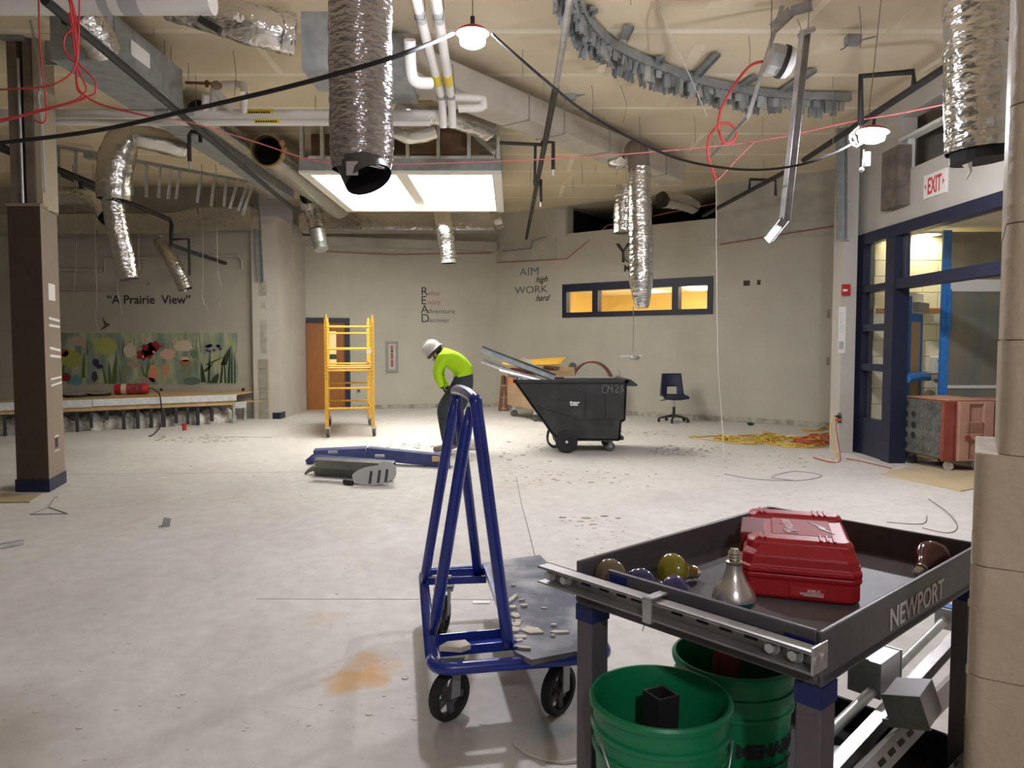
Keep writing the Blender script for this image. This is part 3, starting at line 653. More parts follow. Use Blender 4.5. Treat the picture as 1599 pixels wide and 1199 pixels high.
# near block wall end on the right (rounded corner, staggered upper courses)
A = V((.815, 1.30, 0)); fd = V((.85, -.52, 0)).normalized(); bd = V((.53, .85, 0)).normalized()
def near_course(z0, z1, shift, inset=0.0):
    a = A + fd * shift + bd * inset; r = .028; pts = [a + bd * .30, a + bd * .03]
    c = a + bd * .03 + fd * r
    for k in range(1, 7):
        an = k / 6 * PI / 2; pts.append(c - fd * r * math.cos(an) - bd * r * math.sin(an))
    pts += [a + fd * 1.3 + bd * (.03 - r), a + fd * 1.3 + bd * .30]
    pts.reverse()
    return [(p.x, p.y) for p in pts]
core = MB(); core.prism(near_course(0, 1, .003, .003), Matrix(), 1.327); core.prism(near_course(0, 1, .038, .003), Matrix.Translation((0, 0, 1.327)), CEIL - 1.327)
wn = core.build('wall_near', M_nearblk, kind='structure')
z_ = .127 - .2; row = 0
while z_ < CEIL - .01:
    z0, z1 = max(z_, 0) + .0012, min(z_ + .2, CEIL) - .0012; sh = (0.0 if z1 < 1.34 else .035) + R_.uniform(-.0008, .0008)
    MB().prism(near_course(z0, z1, sh), Matrix.Translation((0, 0, z0)), z1 - z0).build('block', M_nearblk, wn, smooth='auto'); z_ += .2; row += 1
bp = MB()
for z0_, dz in ((1.0, .05), (.86, .07), (.78, .03), (.56, .05), (.66, .02)):
    c = A + bd * .12 - fd * .0015; bp.obox(c + V((0, 0, z0_)), .003, .05, dz, Matrix((fd, bd, V((0, 0, 1)))).transposed())
bp.build('paint_chip', mat('bare_tan', (.22, .16, .10), .9), wn)

# ------------------------------------------------------------------ skylight tray and its framing
ZS = 3.93; yF = PZ(620, 270, ZS).y; yB = PZ(650, 331, ZS).y
sx0 = PZ(465, 269, ZS).x; sx1 = PZ(783, 269, ZS).x
sk = thing('skylight', 'bright white framed skylight tray hung below the ceiling', 'skylight', ((sx0 + sx1) / 2, (yF + yB) / 2, ZS), 0)
def ring(x0, x1, y0, y1, wd, z0, z1):
    m = MB(); m.box(x0, x1, y0, y0 + wd, z0, z1); m.box(x0, x1, y1 - wd, y1, z0, z1); m.box(x0, x0 + wd, y0 + wd, y1 - wd, z0, z1); m.box(x1 - wd, x1, y0 + wd, y1 - wd, z0, z1); return m
M_tray_w = mat('skylight_white', (.80, .78, .72), .6)
ring(sx0, sx1, yF, yB, .14, ZS, ZS + .035).build('trim_flange', M_tray_w, sk)
ring(sx0 + .10, sx1 - .10, yF + .10, yB - .10, .03, ZS + .035, ZS + .26).build('well_lining', M_tray_w, sk)
xm = PZ(645, 300, ZS + .1).x
MB().box(xm - .09, xm + .09, yF + .13, yB - .13, ZS + .10, ZS + .20).build('cross_bar', M_tray_w, sk)
MB().box(sx0 + .13, sx1 - .13, yF + .55, yF + .60, ZS + .16, ZS + .20).build('cross_rib', M_tray_w, sk)
for a, b in ((sx0 + .13, xm - .05), (xm + .05, sx1 - .13)): MB().box(a, b, yF + .13, yB - .13, ZS + .205, ZS + .215).build('diffuser', M_sky, sk)
MB().box(sx0 + .125, sx1 - .125, yF + .125, yB - .125, ZS + .262, ZS + .275).build('lid', M_galvd, sk)  # opaque backing added to keep the diffuser light from going up
fr = thing('skylight_framing', 'grey steel stud framing with brown sheathing around the skylight', 'framing', ((sx0 + sx1) / 2, (yF + yB) / 2, ZS + .04), 0)
ring(sx0 + .01, sx1 - .01, yF + .01, yB - .01, .085, ZS + .037, ZS + .20).build('bottom_track', M_galvd, fr)
for px in (470, 502, 520, 636, 684, 732, 778):
    x = PY(px, 220, yF).x; MB().box(x - .025, x + .025, yF + .012, yF + .095, ZS + .20, CEIL - .01).build('stud', M_galv, fr)
for (a, b) in ((PY(638, 220, yF).x, PY(683, 220, yF).x), (PY(686, 220, yF).x, PY(731, 220, yF).x)):
    MB().box(a + .02, b - .02, yF + .10, yF + .115, ZS + .29, CEIL - .01).build('sheathing', M_osb, fr)
MB().box(sx0 + .05, PY(520, 220, yF).x, yF + .5, yF + .52, ZS + .29, CEIL - .01).build('sheathing', M_osb, fr)
MB().beam((sx1 - .45, yF + .3, CEIL - .05), (sx1 - .1, yF + .3, ZS + .34), .06, .06).build('brace', M_galv, fr)
for k in range(4): MB().box(sx1 - .33, sx1 - .08, yF + .5, yF + .56, ZS + .31 + k * .09, ZS + .345 + k * .09).build('blocking', M_galvd, fr)
for xx in (sx0 + .02, sx1 - .06):
    for k in range(4): MB().box(xx, xx + .04, yF + .6 + k * .6, yF + .68 + k * .6, ZS + .2, CEIL - .01).build('stud', M_galv, fr)

# ------------------------------------------------------------------ ducts
def foil_duct(name, pts, r, label, m=None, sub=5, n=22, jit=.035, cat='duct', rad=None, parts=()):
    cen = pts[-1]; lo = min((p for p in pts), key=lambda p: p.z)
    root = thing(name, label, cat, (lo.x, lo.y, lo.z))
    MB().tube(pts, r, n, cap=False, jit=jit, sub=sub, rad=rad).build('sleeve', m or M_foil, root, smooth=True)
    return root
def ringtube(root, p, q, r, m, name='collar', n=22):
    MB().tube([p, q], r, n, cap=False).build(name, m, root, smooth='auto')
    MB().tube([q, p], r * .93, n, cap=False).build('inner_liner', M_black, root, smooth='auto')
D = 4.3
bt = [PY(563, -45, D), PY(563, 60, D), PY(564, 160, D), PY(565, 235, D), PY(564, 268, D)]
big = foil_duct('flexible_duct', bt, .178, 'large grey film-wrapped duct hanging straight down with a black collar', M_film, sub=10, n=30, jit=.022, rad=[.178, .178, .18, .178, .160])
c0, c1 = PY(557, 240, D - .02), PY(576, 281, D - .07)
MB().tube([c0, c1], .136, 30, cap=False).build('collar', mat('dark_collar', (.13, .13, .14), .32, .7), big, smooth='auto')
MB().tube([c1, c0], .131, 30, cap=False).build('inner_liner', M_black, big, smooth='auto'); MB().tube([c0 * .75 + c1 * .25, c0 * .7 + c1 * .3], .13, 24).build('dark_plug', M_black2, big)  # black plug puts the dark of the duct's inside into colour
lb = PY(550, 265, D - .185); MB().box(lb.x - .032, lb.x + .032, lb.y - .004, lb.y, lb.z - .03, lb.z + .045).build('paper_tag', mat('tag_paper', (.50, .46, .47), .7), big)
D = 4.6
rd = foil_duct('flexible_duct', [PY(1527, -60, D), PY(1527, 40, D), PY(1528, 140, D), PY(1529, 236, D)], .185, 'silver foil duct beside the near block wall with a ragged dark lower end', M_foil, sub=10, n=28, jit=.03)
MB().tube([PY(1530, 226, D), PY(1531, 252, D)], .165, 22).build('ragged_end', M_rubber, rd)
pw = PY(1510, 255, D - .1); MB().tube([pw, pw + V((.02, 0, -.05)), pw + V((-.005, 0, -.10))], .018, 6, rad=[.03, .012, .004]).build('plastic_shred', M_white, rd)

# white pipes
def pipe(pts, r, m, label, name='pipe', cat='pipe', n=12, sub=0, group=None):
    return MB().tube(pts, r, n, sub=sub).build(name, m, label=label, cat=cat, smooth='auto', group=group)
pA = thing('insulated_pipe', 'thick white insulated pipe crossing high in the corner above the brown column', 'pipe', tuple(PY(150, 0, 6.0)))
MB().tube([PY(-120, 0, 6.0), PY(332, 0, 6.0)], .112, 18).build('jacket', M_pipe, pA, smooth='auto')
for a, b in ((160, 176), (192, 222)): MB().tube([PY(a, 0, 6.0), PY(b, 0, 6.0)], .1135, 18).build('band', M_grey, pA, smooth='auto')
pB = thing('insulated_pipe', 'upper of two long white pipes running under the ceiling past the skylight', 'pipe', tuple(PY(300, 178, 8.3)))
MB().tube([PY(-60, 178, 8.3), PY(693, 179, 8.3)], .05, 14).build('jacket', M_pipe, pB, smooth='auto')
for px in (244, 284): MB().tube([PY(px, 178, 8.3), PY(px + 22, 178, 8.3)], .052, 14).build('band', M_grey, pB, smooth='auto')
lb = MB().tube([PY(388, 178, 8.3), PY(429, 178, 8.3)], .0515, 14).build('pipe_marker', M_ylabel, pB, smooth='auto')
pC = thing('insulated_pipe', 'lower of two long white pipes running under the ceiling past the skylight', 'pipe', tuple(PY(300, 191, 8.25)))
MB().tube([PY(-60, 191, 8.25), PY(672, 192, 8.25)], .034, 12).build('jacket', M_pipe, pC, smooth='auto')
MB().tube([PY(398, 191, 8.25), PY(438, 191, 8.25)], .0355, 12).build('pipe_marker', M_ylabel, pC, smooth='auto')
for (pp_, y0_, y1_, r0, xa) in ((pB, 8.3, 0, .051, 392), (pC, 8.25, 0, .0355, 402)):
    for k in range(9):
        p = PY(xa + k * 3.8, 177 if pp_ is pB else 190.5, y0_); MB().box(p.x - .009, p.x + .009, p.y - r0 - .002, p.y - r0 + .004, p.z - .014, p.z + .006).build('marker_lettering', M_text_k, pp_)
SLANT = []
for (a, b, lab) in (((650, 0), (689, 150), 'left of two slanting white pipes with yellow bands above the skylight'), ((681, 0), (704, 150), 'right of two slanting white pipes with yellow bands above the skylight')):
    p, q = PZ(*a, 4.03), PZ(*b, 4.03); d = (p - q)
    pr_ = thing('insulated_pipe', lab, 'pipe', tuple(q)); SLANT.append(pr_)
    MB().tube([p + d * .4, q, q + V((0, .12, -.06)), q + V((0, .22, -.25))], .041, 14).build('jacket', M_pipe, pr_, smooth='auto')
    for t0, t1, mm_ in ((.93, .84, M_grey), (.30, .18, M_ylabel), (.04, -.06, M_grey)): MB().tube([q + d * t0, q + d * t1], .0435, 14).build('band', mm_, pr_, smooth='auto')
    hg = q + d * .9; MB().tube([hg + V((-.044, 0, .03)), hg + V((-.036, 0, -.05)), hg + V((.036, 0, -.05)), hg + V((.044, 0, .03)), hg + V((.02, 0, .3))], .003, 5).build('hanger', M_black, pr_)
    hg = q + d * .02; MB().tube([hg + V((-.044, 0, .03)), hg + V((-.036, 0, -.05)), hg + V((.036, 0, -.05)), hg + V((.044, 0, .03)), hg + V((.02, 0, .3))], .003, 5).build('hanger', M_black, pr_)
MB().tube([PY(640, 62, 6.3), PY(642, 112, 6.45), PY(650, 128, 6.5), PY(672, 130, 6.6)], .05, 14, sub=4).build('branch_elbow', M_pipe, SLANT[0], smooth='auto')
pipe([PY(700, 152, 7.9), PY(750, 154, 7.9), PY(754, 160, 7.9), PY(752, 168, 7.9), PY(716, 170, 7.9)], .04, M_pipe, 'white hairpin pipe bend at the head of the foil trunk duct', sub=3)
def branch(name, m, mb): return mb.build(name, m, pB, smooth='auto')
branch('riser_elbow', M_pipe, MB().tube([PZ(346, 132, 4.3), PZ(378, 132, 4.3), PY(381, 145, 7.6), PY(380, 172, 8.1)], .038, 12, sub=3))
for a_, b_ in (((322, 147), (320, 176)), ((335, 138), (335, 176))): branch('riser', M_pipe, MB().tube([PY(*a_, 8.2), PY(*b_, 8.3)], .043, 12))
branch('slanting_stub', M_pipe, MB().tube([PY(338, 142, 8.2), PY(362, 172, 8.25)], .045, 12))
vb = branch('rusty_valve', M_crate, MB().ball(PY(338, 133, 8.15), .06, .05, .045, jit=.15)); vb['label'] = 'rusty brown valve'
MB().tube([PY(290, 129, 8.15), PY(345, 131, 8.15)], .016, 8).build('valve_rod', M_bark, vb); MB().tube([PY(323, 126, 8.15), PY(323, 136, 8.15)], .02, 8).build('valve_handle', M_bark, vb)

# upper left: flex duct, plenum box, galvanised duct run
fd1 = foil_duct('flexible_duct', [PY(262, 8, 6.42), PY(315, 18, 6.42), PY(400, 40, 6.4), PY(436, 49, 6.5), PY(460, 54, 6.55)], .17, 'crinkled silver duct sweeping under the ceiling to a grey box', sub=7, n=24, jit=.05, rad=[.12, .15, .17, .17, .17])
MB().box(PY(478, 60, 6.5).x, PY(520, 60, 6.5).x, 6.35, 6.9, PY(490, 112, 6.4).z, PY(490, 22, 6.4).z).build('plenum_box', M_galvd, label='grey sheet metal box behind the big hanging duct', cat='duct box')
MB().beam(PY(312, 30, 5.98), PY(344, 48, 5.98), .05, .05).build('support_bracket', M_black, label='black bracket stuck on the crinkled silver duct', cat='bracket')
foil_duct('flexible_duct', [PY(118, 18, 6.2), PY(135, 36, 6.3), PY(150, 58, 6.4), PY(160, 78, 6.5)], .15, 'foil duct elbow feeding the grey duct run near the brown column', sub=6, n=22, jit=.04)
dr1 = thing('rectangular_duct', 'long grey sheet metal duct run along the left with a sprinkler pipe beside it', 'duct', (-3.75, 10, 4.05))
MB().box(-4.1, -3.52, 6.75, 8.1, 4.04, 4.44).build('control_box', M_galvd, dr1); MB().box(-4.3, -3.99, 8.1, 13.8, 4.17, 4.42).build('duct_body', M_galvd, dr1)
for y_ in (9.6, 11.1, 12.6, 13.7): MB().box(-4.31, -3.98, y_, y_ + .04, 4.16, 4.43).build('flange', M_galv, dr1)
MB().box(-3.66, -3.54, 6.66, 6.75, 4.20, 4.42).build('access_cover', M_galv, dr1); MB().box(-3.515, -3.505, 7.0, 7.35, 4.18, 4.32).build('label_plate', M_white, dr1)
sp = thing('sprinkler_pipe', 'black sprinkler pipe running beside the grey sheet metal duct', 'pipe', (-3.8, 10, 4.0))
MB().tube([PZ(70, 0, 3.85), PZ(466, 333, 3.85)], .034, 10).build('main_pipe', M_black, sp, smooth='auto')
q = PZ(313, 222, 3.85); MB().tube([q, q + V((0, 0, .10)), q + V((-.10, 0, .12)), q + V((-.13, 0, .08)), q + V((-.13, 0, -.22))], .024, 8).build('drop_pipe', M_black, sp, smooth='auto'); MB().tube([q + V((-.13, 0, -.22)), q + V((-.13, 0, -.30))], .014, 6).build('sprinkler_head', M_galv, sp)
foil_duct('foil_wrapped_duct', [V((-3.83, 9.2, 4.36)), V((-3.83, 12, 4.36)), V((-3.83, 14.0, 4.36))], .125, 'foil wrapped round trunk duct between the grey duct run and the open duct', M_foil2, sub=8, n=20, jit=.03)
fd = foil_duct('flexible_duct', [V((-3.86, 14.2, 4.30)), PY(483, 322, 14.5), PY(490, 340, 14.5), PY(495, 360, 14.4)], .15, 'short crumpled foil duct ending in a shiny metal elbow by the back wall', sub=5, jit=.08)
ringtube(fd, PY(495, 358, 14.4), PY(499, 378, 14.4), .145, M_galv, 'metal_elbow'); MB().tube([PY(499, 376, 14.4), PY(502, 390, 14.35)], .13, 14).build('elbow_tip', M_galv, fd, smooth='auto')
p0 = PY(417, 235, 10.5); od = thing('open_duct', 'round insulated duct with a wide open black mouth beside the skylight', 'duct', tuple(p0))
MB().tube([p0, p0 + V((0, 4.3, 0))], .22, 26, cap=False, jit=.012).build('foil_jacket', M_foil2, od, smooth=True)
MB().lathe([(.20, 0), (.23, -.01), (.23, .05), (.2, .05)], Matrix.Translation(p0) @ Matrix.Rotation(-PI / 2, 4, 'X'), 26).build('insulation_edge', mat('glass_fibre', (.45, .30, .12), .95), od)
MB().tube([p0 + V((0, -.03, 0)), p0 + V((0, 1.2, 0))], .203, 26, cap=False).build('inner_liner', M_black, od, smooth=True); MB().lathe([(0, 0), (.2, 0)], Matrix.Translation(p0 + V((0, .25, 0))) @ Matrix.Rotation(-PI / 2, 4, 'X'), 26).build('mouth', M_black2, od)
jk = MB()
for k in range(7):
    a = R_.uniform(-1.2, .9); p = p0 + V((math.cos(a) * .22, .02, math.sin(a) * .22)); jk.ball(p, R_.uniform(.02, .05), n=7, m=5, jit=.3)
jk.build('loose_fibre', MATS['glass_fibre'], od, kind='stuff')
d1 = foil_duct('flexible_duct', [PY(290, 231, 10.5), PY(268, 225, 10.4), PY(225, 214, 10.2), PY(205, 212, 10.15), PY(190, 225, 10.1), PY(180, 262, 10.1), PY(178, 312, 10.1)], .20, 'foil duct elbow behind the brown column drooping to an open end above the lettering', M_foil2, sub=6, n=20, jit=.05, rad=[.15, .16, .16, .17, .21, .23, .21])
MB().tube([PY(174, 306, 10.2), PY(182, 350, 10.25), PY(193, 400, 10.3), PY(200, 436, 10.3)], .135, 22, cap=False, jit=.05, sub=7).build('drop_sleeve', M_foil, d1, smooth=True)
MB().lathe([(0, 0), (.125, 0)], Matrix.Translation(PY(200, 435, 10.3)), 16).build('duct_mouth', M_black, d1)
d2 = foil_duct('flexible_duct', [PY(250, 377, 14.5), PY(257, 388, 14.35), PY(268, 405, 14.1), PY(282, 432, 14.1), PY(290, 452, 14.1)], .13, 'small foil duct hanging slanted in the alcove beside black pipes', sub=6, jit=.06)
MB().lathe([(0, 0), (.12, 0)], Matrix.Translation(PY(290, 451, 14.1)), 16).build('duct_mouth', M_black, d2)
foil_duct('flexible_duct', [PY(60, 312, 11.5), PY(110, 306, 11.2), PY(150, 315, 10.8), PY(168, 340, 10.5)], .12, 'thin foil duct crossing behind the column to the drooping duct', sub=6, jit=.06)
tr = MB()
for (a, b) in (((-20, 352), (275, 352)), ((275, 352), (318, 343)), ((318, 343), (398, 341))):
    tr.beam(PY(*a, 14.58), PY(*b, 14.58), .46, .38)
tr.build('foil_wrapped_duct', M_foil2, label='wide foil wrapped duct crossing the alcove above the mural', cat='duct')
bd_ = thing('foil_wrapped_duct', 'foil wrapped duct running along the top of the back wall under the skylight', 'duct', tuple(PY(620, 362, 16.3)))
MB().beam(PY(470, 349, 16.2), PY(770, 349, 16.6), .5, .36).build('duct_body', M_foil2, bd_); MB().tube([PY(770, 344, 16.6), PY(781, 340, 16.6)], .26, 16).build('end_cap', M_foil2, bd_, smooth='auto')
d3 = foil_duct('flexible_duct', [PY(690, 346, 16.2), PY(690, 333, 14.8), PY(693, 352, 14.2), PY(698, 380, 14.2), PY(700, 404, 14.2)], .165, 'stubby foil duct hanging over the back wall under the skylight', sub=7, jit=.05)
MB().tube([PY(691, 340, 14.5), PY(691, 340, 14.5).xy.to_3d() + V((0, 0, CEIL))], .004, 5).build('hanger_wire', M_wire, d3)
ringtube(d3, PY(700, 402, 14.2), PY(700.5, 411, 14.2), .145, M_galvd)

# trunk duct to the right of the skylight
ta, tb = V((-.95, 7.55, 0)), V((2.9, 12.5, 0)); td = (tb - ta).normalized(); tn = V((-td.y, td.x, 0))
tk = thing('foil_wrapped_duct', 'large dusty rectangular trunk duct slanting across the ceiling', 'duct', tuple((ta + tb) / 2 + V((0, 0, 4.2))))
c0, c1 = ta + tn * .22 + V((0, 0, 4.35)), tb + tn * .22 + V((0, 0, 4.35))
M_trunk = mat('dusty_trunk_wrap', (.50, .46, .40), .5, .35, col2=(.58, .54, .47), nscale=3, bump=.35, bscale=6)
MB().beam(c0, c1, .44, .31).build('duct_body', M_trunk, tk, bevel=.03)
for k, t_ in enumerate((.30, .42, .60, .72, .88)):
    c = c0 + (c1 - c0) * t_; MB().beam(c - td * .012, c + td * .012, .45, .322).build('wrap_seam', mat('seam%d' % k, (.30, .28, .25), .6), tk)
MB().box(-1.75, -1.02, 7.5, 8.3, 4.15, 4.58).build('plenum_box', M_galvd, tk)
foil_duct('flexible_duct', [PY(622, 160, 8.9), PY(650, 176, 8.95), PY(690, 176, 9.05), PY(728, 188, 9.3), PY(762, 202, 9.6)], .14, 'crumpled foil duct draped below the trunk duct beside the skylight', M_foil2, sub=6, jit=.09)
sag = foil_duct('flexible_duct', [PY(606, 194, 9.6), PY(640, 208, 9.6), PY(680, 200, 9.6)], .13, 'sagging foil bundle behind the white pipes', M_foil2, sub=6, jit=.07)
D = 10.45
el = foil_duct('flexible_duct', [PY(999, 262, D), PY(999, 300, D), PY(1000, 380, D), PY(1001, 440, D), PY(1003, 481, D)], .16, 'long foil duct dropping from the trunk duct in front of the strip window', sub=10, n=22, jit=.04, rad=[.155, .158, .165, .165, .085])
MB().tube([PY(990, 238, D + .14), PY(993, 234, D + .08), PY(996, 238, D), PY(998, 268, D)], .15, 20, cap=False, sub=4).build('elbow', mat('brown_elbow', (.15, .12, .095), .7, col2=(.22, .18, .14), nscale=6), el, smooth=True)
MB().ball(PY(968, 246, 11.0), .22, .2, .15, jit=.12, n=14, m=10).build('takeoff_boot', M_foil, tk, smooth=True)
sh = foil_duct('flexible_duct', [PY(979, 292, 11.8), PY(976, 310, 11.8), PY(974, 335, 11.8), PY(973, 364, 11.8)], .16, 'shorter foil duct hanging behind the long one by the dark opening', sub=8, jit=.06)
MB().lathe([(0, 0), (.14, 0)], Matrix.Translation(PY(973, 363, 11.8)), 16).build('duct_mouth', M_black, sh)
foil_duct('flexible_duct', [PY(1034, 312, 12.9), PY(1058, 314, 13.4), PY(1082, 322, 14.2)], .14, 'foil duct slipping into the dark opening above the angled wall', M_foil2, sub=5, jit=.07)

def hang(root, px, py, d):
    p = PY(px, py, d); MB().tube([p, V((p.x, p.y, CEIL - .002))], .0035, 5).build('hanger_wire', M_wire, root)
hang(fd, 490, 338, 14.5); hang(d1, 222, 207, 10.2); hang(sag, 640, 206, 9.6); hang(sh, 977, 302, 11.95); hang(el, 998, 275, 10.3)
# sprinkler pipes on the right
s2 = thing('sprinkler_pipe', 'black sprinkler pipe slanting down past the dark opening with two drops', 'pipe', (.38, 10, 3.95))
MB().tube([PZ(897, -40, 3.95), PZ(868, 135, 3.95)], .029, 10).build('worn_pipe', M_strut, s2, smooth='auto'); MB().tube([PZ(868, 135, 3.95), PZ(822, 372, 3.95)], .034, 10).build('main_pipe', M_black, s2, smooth='auto')
for (px, py, sx_, L_) in ((846, 226, .14, .30), (834, 284, .10, .30)):
    q = PZ(px, py, 3.95); MB().tube([q, q + V((0, 0, .03)), q + V((sx_, 0, .03)), q + V((sx_, 0, -L_))], .024, 8).build('drop_pipe', M_black, s2, smooth='auto'); MB().tube([q + V((sx_, 0, -L_)), q + V((sx_, 0, -L_ - .07))], .013, 6).build('sprinkler_head', M_white, s2)
q = PZ(846, 226, 3.95); MB().tube([q, PY(780, 223, q.y)], .022, 8).build('branch_pipe', M_black, s2, smooth='auto'); MB().tube([PY(836, 226, q.y), PY(835, 290, q.y)], .018, 8).build('branch_pipe', M_black, s2, smooth='auto')
s3 = thing('sprinkler_pipe', 'dark sprinkler pipe with a raised loop beside the bright work lamp', 'pipe', (3.9, 9, 4.0))
MB().tube([PZ(1530, 70, 4.0), PZ(1255, 250, 4.0)], .035, 10).build('main_pipe', M_black, s3, smooth='auto'); MB().tube([PZ(1255, 250, 4.0), PZ(1238, 262, 4.0)], .036, 10).build('coupling', M_galv, s3, smooth='auto'); MB().tube([PZ(1238, 262, 4.0), PZ(1098, 337, 4.0)], .035, 10).build('main_pipe', M_black, s3, smooth='auto')
q = PZ(1427, 138, 4.0); MB().tube([q, PY(1426, 112, q.y), PY(1344, 119, q.y + .1), PY(1344, 195, q.y + .1)], .03, 10).build('loop_pipe', M_black, s3, smooth='auto')
q = PZ(1170, 295, 4.0); MB().tube([q, PY(1171, 280, q.y), PY(1211, 281, q.y), PY(1211, 305, q.y)], .025, 8).build('drop_pipe', M_black, s3, smooth='auto')
s4 = thing('sprinkler_pipe', 'black stepped sprinkler pipe in the alcove below the hanging studs', 'pipe', tuple(PY(265, 380, 13.4)))
MB().tube([PY(-15, 226, 11.2), PY(265, 343, 13.4), PY(268, 350, 13.4), PY(267, 382, 13.4), PY(300, 394, 13.8), PY(352, 411, 14.8)], .04, 8).build('main_pipe', M_black, s4, smooth='auto')
MB().tube([PY(-15, 222, 10.9), PY(152, 290, 11.9)], .05, 8).build('upper_pipe', M_black, s4, smooth='auto')
MB().tube([PY(268, 374, 13.4), PY(295, 373, 13.4), PY(296, 430, 13.4)], .026, 8).build('drop_pipe', M_black, s4, smooth='auto')
MB().tube([PY(127, 282, 11.85), PY(127, 296, 11.85)], .035, 8).build('drop_pipe', M_black, s4)
# pipes and conduits on the alcove wall
MB().tube([(wm.uz(92, 422)[0], -.06, wm.uz(92, 422)[1]), (wm.uz(160, 422)[0], -.06, wm.uz(92, 422)[1])], .025, 8).build('conduit', M_murw, wm.o)
for pts in ([(165, 425), (166, 404), (372, 400), (379, 406), (379, 420)], [(218, 372), (219, 422)], [(92, 452), (200, 452)]):
    MB().tube([(wm.uz(*p)[0], -.05, wm.uz(*p)[1]) for p in pts], .022, 8).build('conduit', M_murw, wm.o)

# stud stubs of the demolished soffit over the stage
fo = thing('soffit_framing', 'row of pale steel studs hanging from the ceiling over the stage edge', 'framing', tuple(PZ(250, 255, CEIL)))
pa_, pb_ = PZ(72, 224, CEIL - .01), PZ(400, 285, CEIL - .01)
tk_ = MB(); tk_.beam(pa_, pb_, .10, .05); tk_.build('ceiling_track', M_galvd, fo)
for k, (px, yb, ln) in enumerate(((92, 288, 0), (119, 292, 0), (206, 305, 0), (229, 308, 0), (250, 309, -2), (266, 311, -3), (279, 311, -4), (312, 317, -4), (333, 322, -3), (352, 322, -2), (367, 326, -8), (382, 330, -10), (390, 336, -12))):
    t_ = (px - 72) / 328; d_ = pa_.y + (pb_.y - pa_.y) * t_ - .05
    top = PZ(px - ln * .6, 224 + 61 * t_ + 2, CEIL - .03); bot = PY(px + ln, yb, top.y)
    MB().channel(top, bot, .05, .035, .004, up=(.3, -1, 0)).build('stud', M_galv, fo)
MB().box(PY(130, 238, 11.7).x, PY(143, 238, 11.7).x, 11.7, 11.85, PY(130, 246, 11.7).z, PY(130, 238, 11.7).z).build('junction_box', M_galvd, fo)
# tall steel stud at the pilaster
MB().channel(PY(400, 302, 15.03), PY(408, 440, 15.03), .12, .06, .005, up=(0, -1, 0)).build('steel_stud', M_galvd, label='long bent steel stud hanging in front of the stepped white pilaster', cat='stud')

# ------------------------------------------------------------------ curved soffit track with cut stud stubs
ct = thing('curved_track', 'curved ceiling track bristling with cut steel stud stubs', 'framing', tuple(PZ(1050, 110, CEIL)))
cpx = [(868, -30), (884, 12), (908, 45), (945, 75), (1000, 100), (1060, 122), (1120, 137), (1180, 147), (1240, 152), (1318, 154)]
pts, _ = smooth_path([PZ(x, y_, CEIL - .045) for x, y_ in cpx], 7)
t1, t2 = MB(), MB()
for a, b in zip(pts, pts[1:]):
    e_ = (b - a).normalized() * .01; nrm = V((-(b - a).y, (b - a).x, 0)).normalized()
    t1.beam(a - e_, b + e_, .09, .05); t2.beam(a - e_ + nrm * -.14 - V((0, 0, .03)), b + e_ + nrm * -.14 - V((0, 0, .03)), .07, .09)
t1.build('track', M_galvd, ct); t2.build('track', M_galvd, ct)
for i in range(0, len(pts) - 1):
    for r2 in range(2):
        if R_.random() < .12: continue
        a, b = pts[i], pts[i + 1]; p = a + (b - a) * R_.uniform(0, .8); nrm = V((-(b - a).y, (b - a).x, 0)).normalized()
        p = p + nrm * (-.14 if r2 else .0); an = math.atan2((b - a).y, (b - a).x) + R_.uniform(-.4, .4); R3 = Matrix.Rotation(an, 3, 'Z') @ Matrix.Rotation(R_.uniform(-.25, .25), 3, 'X')
        L_ = R_.uniform(.10, .22); m_ = MB(); c = p + V((0, 0, -.03 - L_ / 2))
        m_.obox(c, .075, .003, L_, R3); m_.obox(c + R3 @ V((-.036, .02, 0)), .003, .04, L_, R3); m_.obox(c + R3 @ V((.036, .02, .0)), .003, .04, L_, R3)
        m_.build('stud_stub', R_.choice((M_galvd, M_galvd, M_galv)), ct)
for (px, py, qx, qy) in ((983, 40, 972, 62), (1032, 88, 1023, 102), (1119, 83, 1085, 120), (1180, 118, 1160, 132), (928, 12, 915, 20), (1270, 108, 1215, 145)):
    a, b = PZ(px, py, CEIL - .035), PZ(qx, qy, CEIL - .035); MB().channel(a, b, .095, .035, .004, up=(0, 0, -1)).build('furring_arm', M_galvd, ct)

# hanging struts and fittings
hs = thing('hanging_stud', 'long bent steel stud hanging from the ceiling with a kinked foot', 'stud', tuple(PY(1222, 345, 6.2)))
MB().channel(PY(1254, 50, 6.2), PY(1222, 345, 6.2), .085, .045, .004, up=(.6, -1, 0)).build('stud', M_strut, hs); MB().channel(PY(1222, 345, 6.2), PY(1197, 376, 6.0), .07, .04, .004, up=(.4, -1, .4)).build('kinked_foot', M_galvd, hs)
MB().beam(PY(1248, 56, 6.2), PY(1271, 46, 6.2), .06, .04).build('top_bend', M_strut, hs); MB().tube([PY(1262, 48, 6.2), PY(1264, 30, 6.2).xy.to_3d() + V((0, 0, CEIL))], .004, 5).build('hanger_wire', M_wire, hs)
hr = thing('strut_rod', 'thin slanting steel strut with short arms beside the hanging light can', 'strut', tuple(PY(1168, 182, 7.0)))
tp = PZ(1226, 0, CEIL); MB().beam(PY(1226, -5, 7.0), PY(1168, 182, 7.0), .035, .035).build('strut', M_strut, hr)
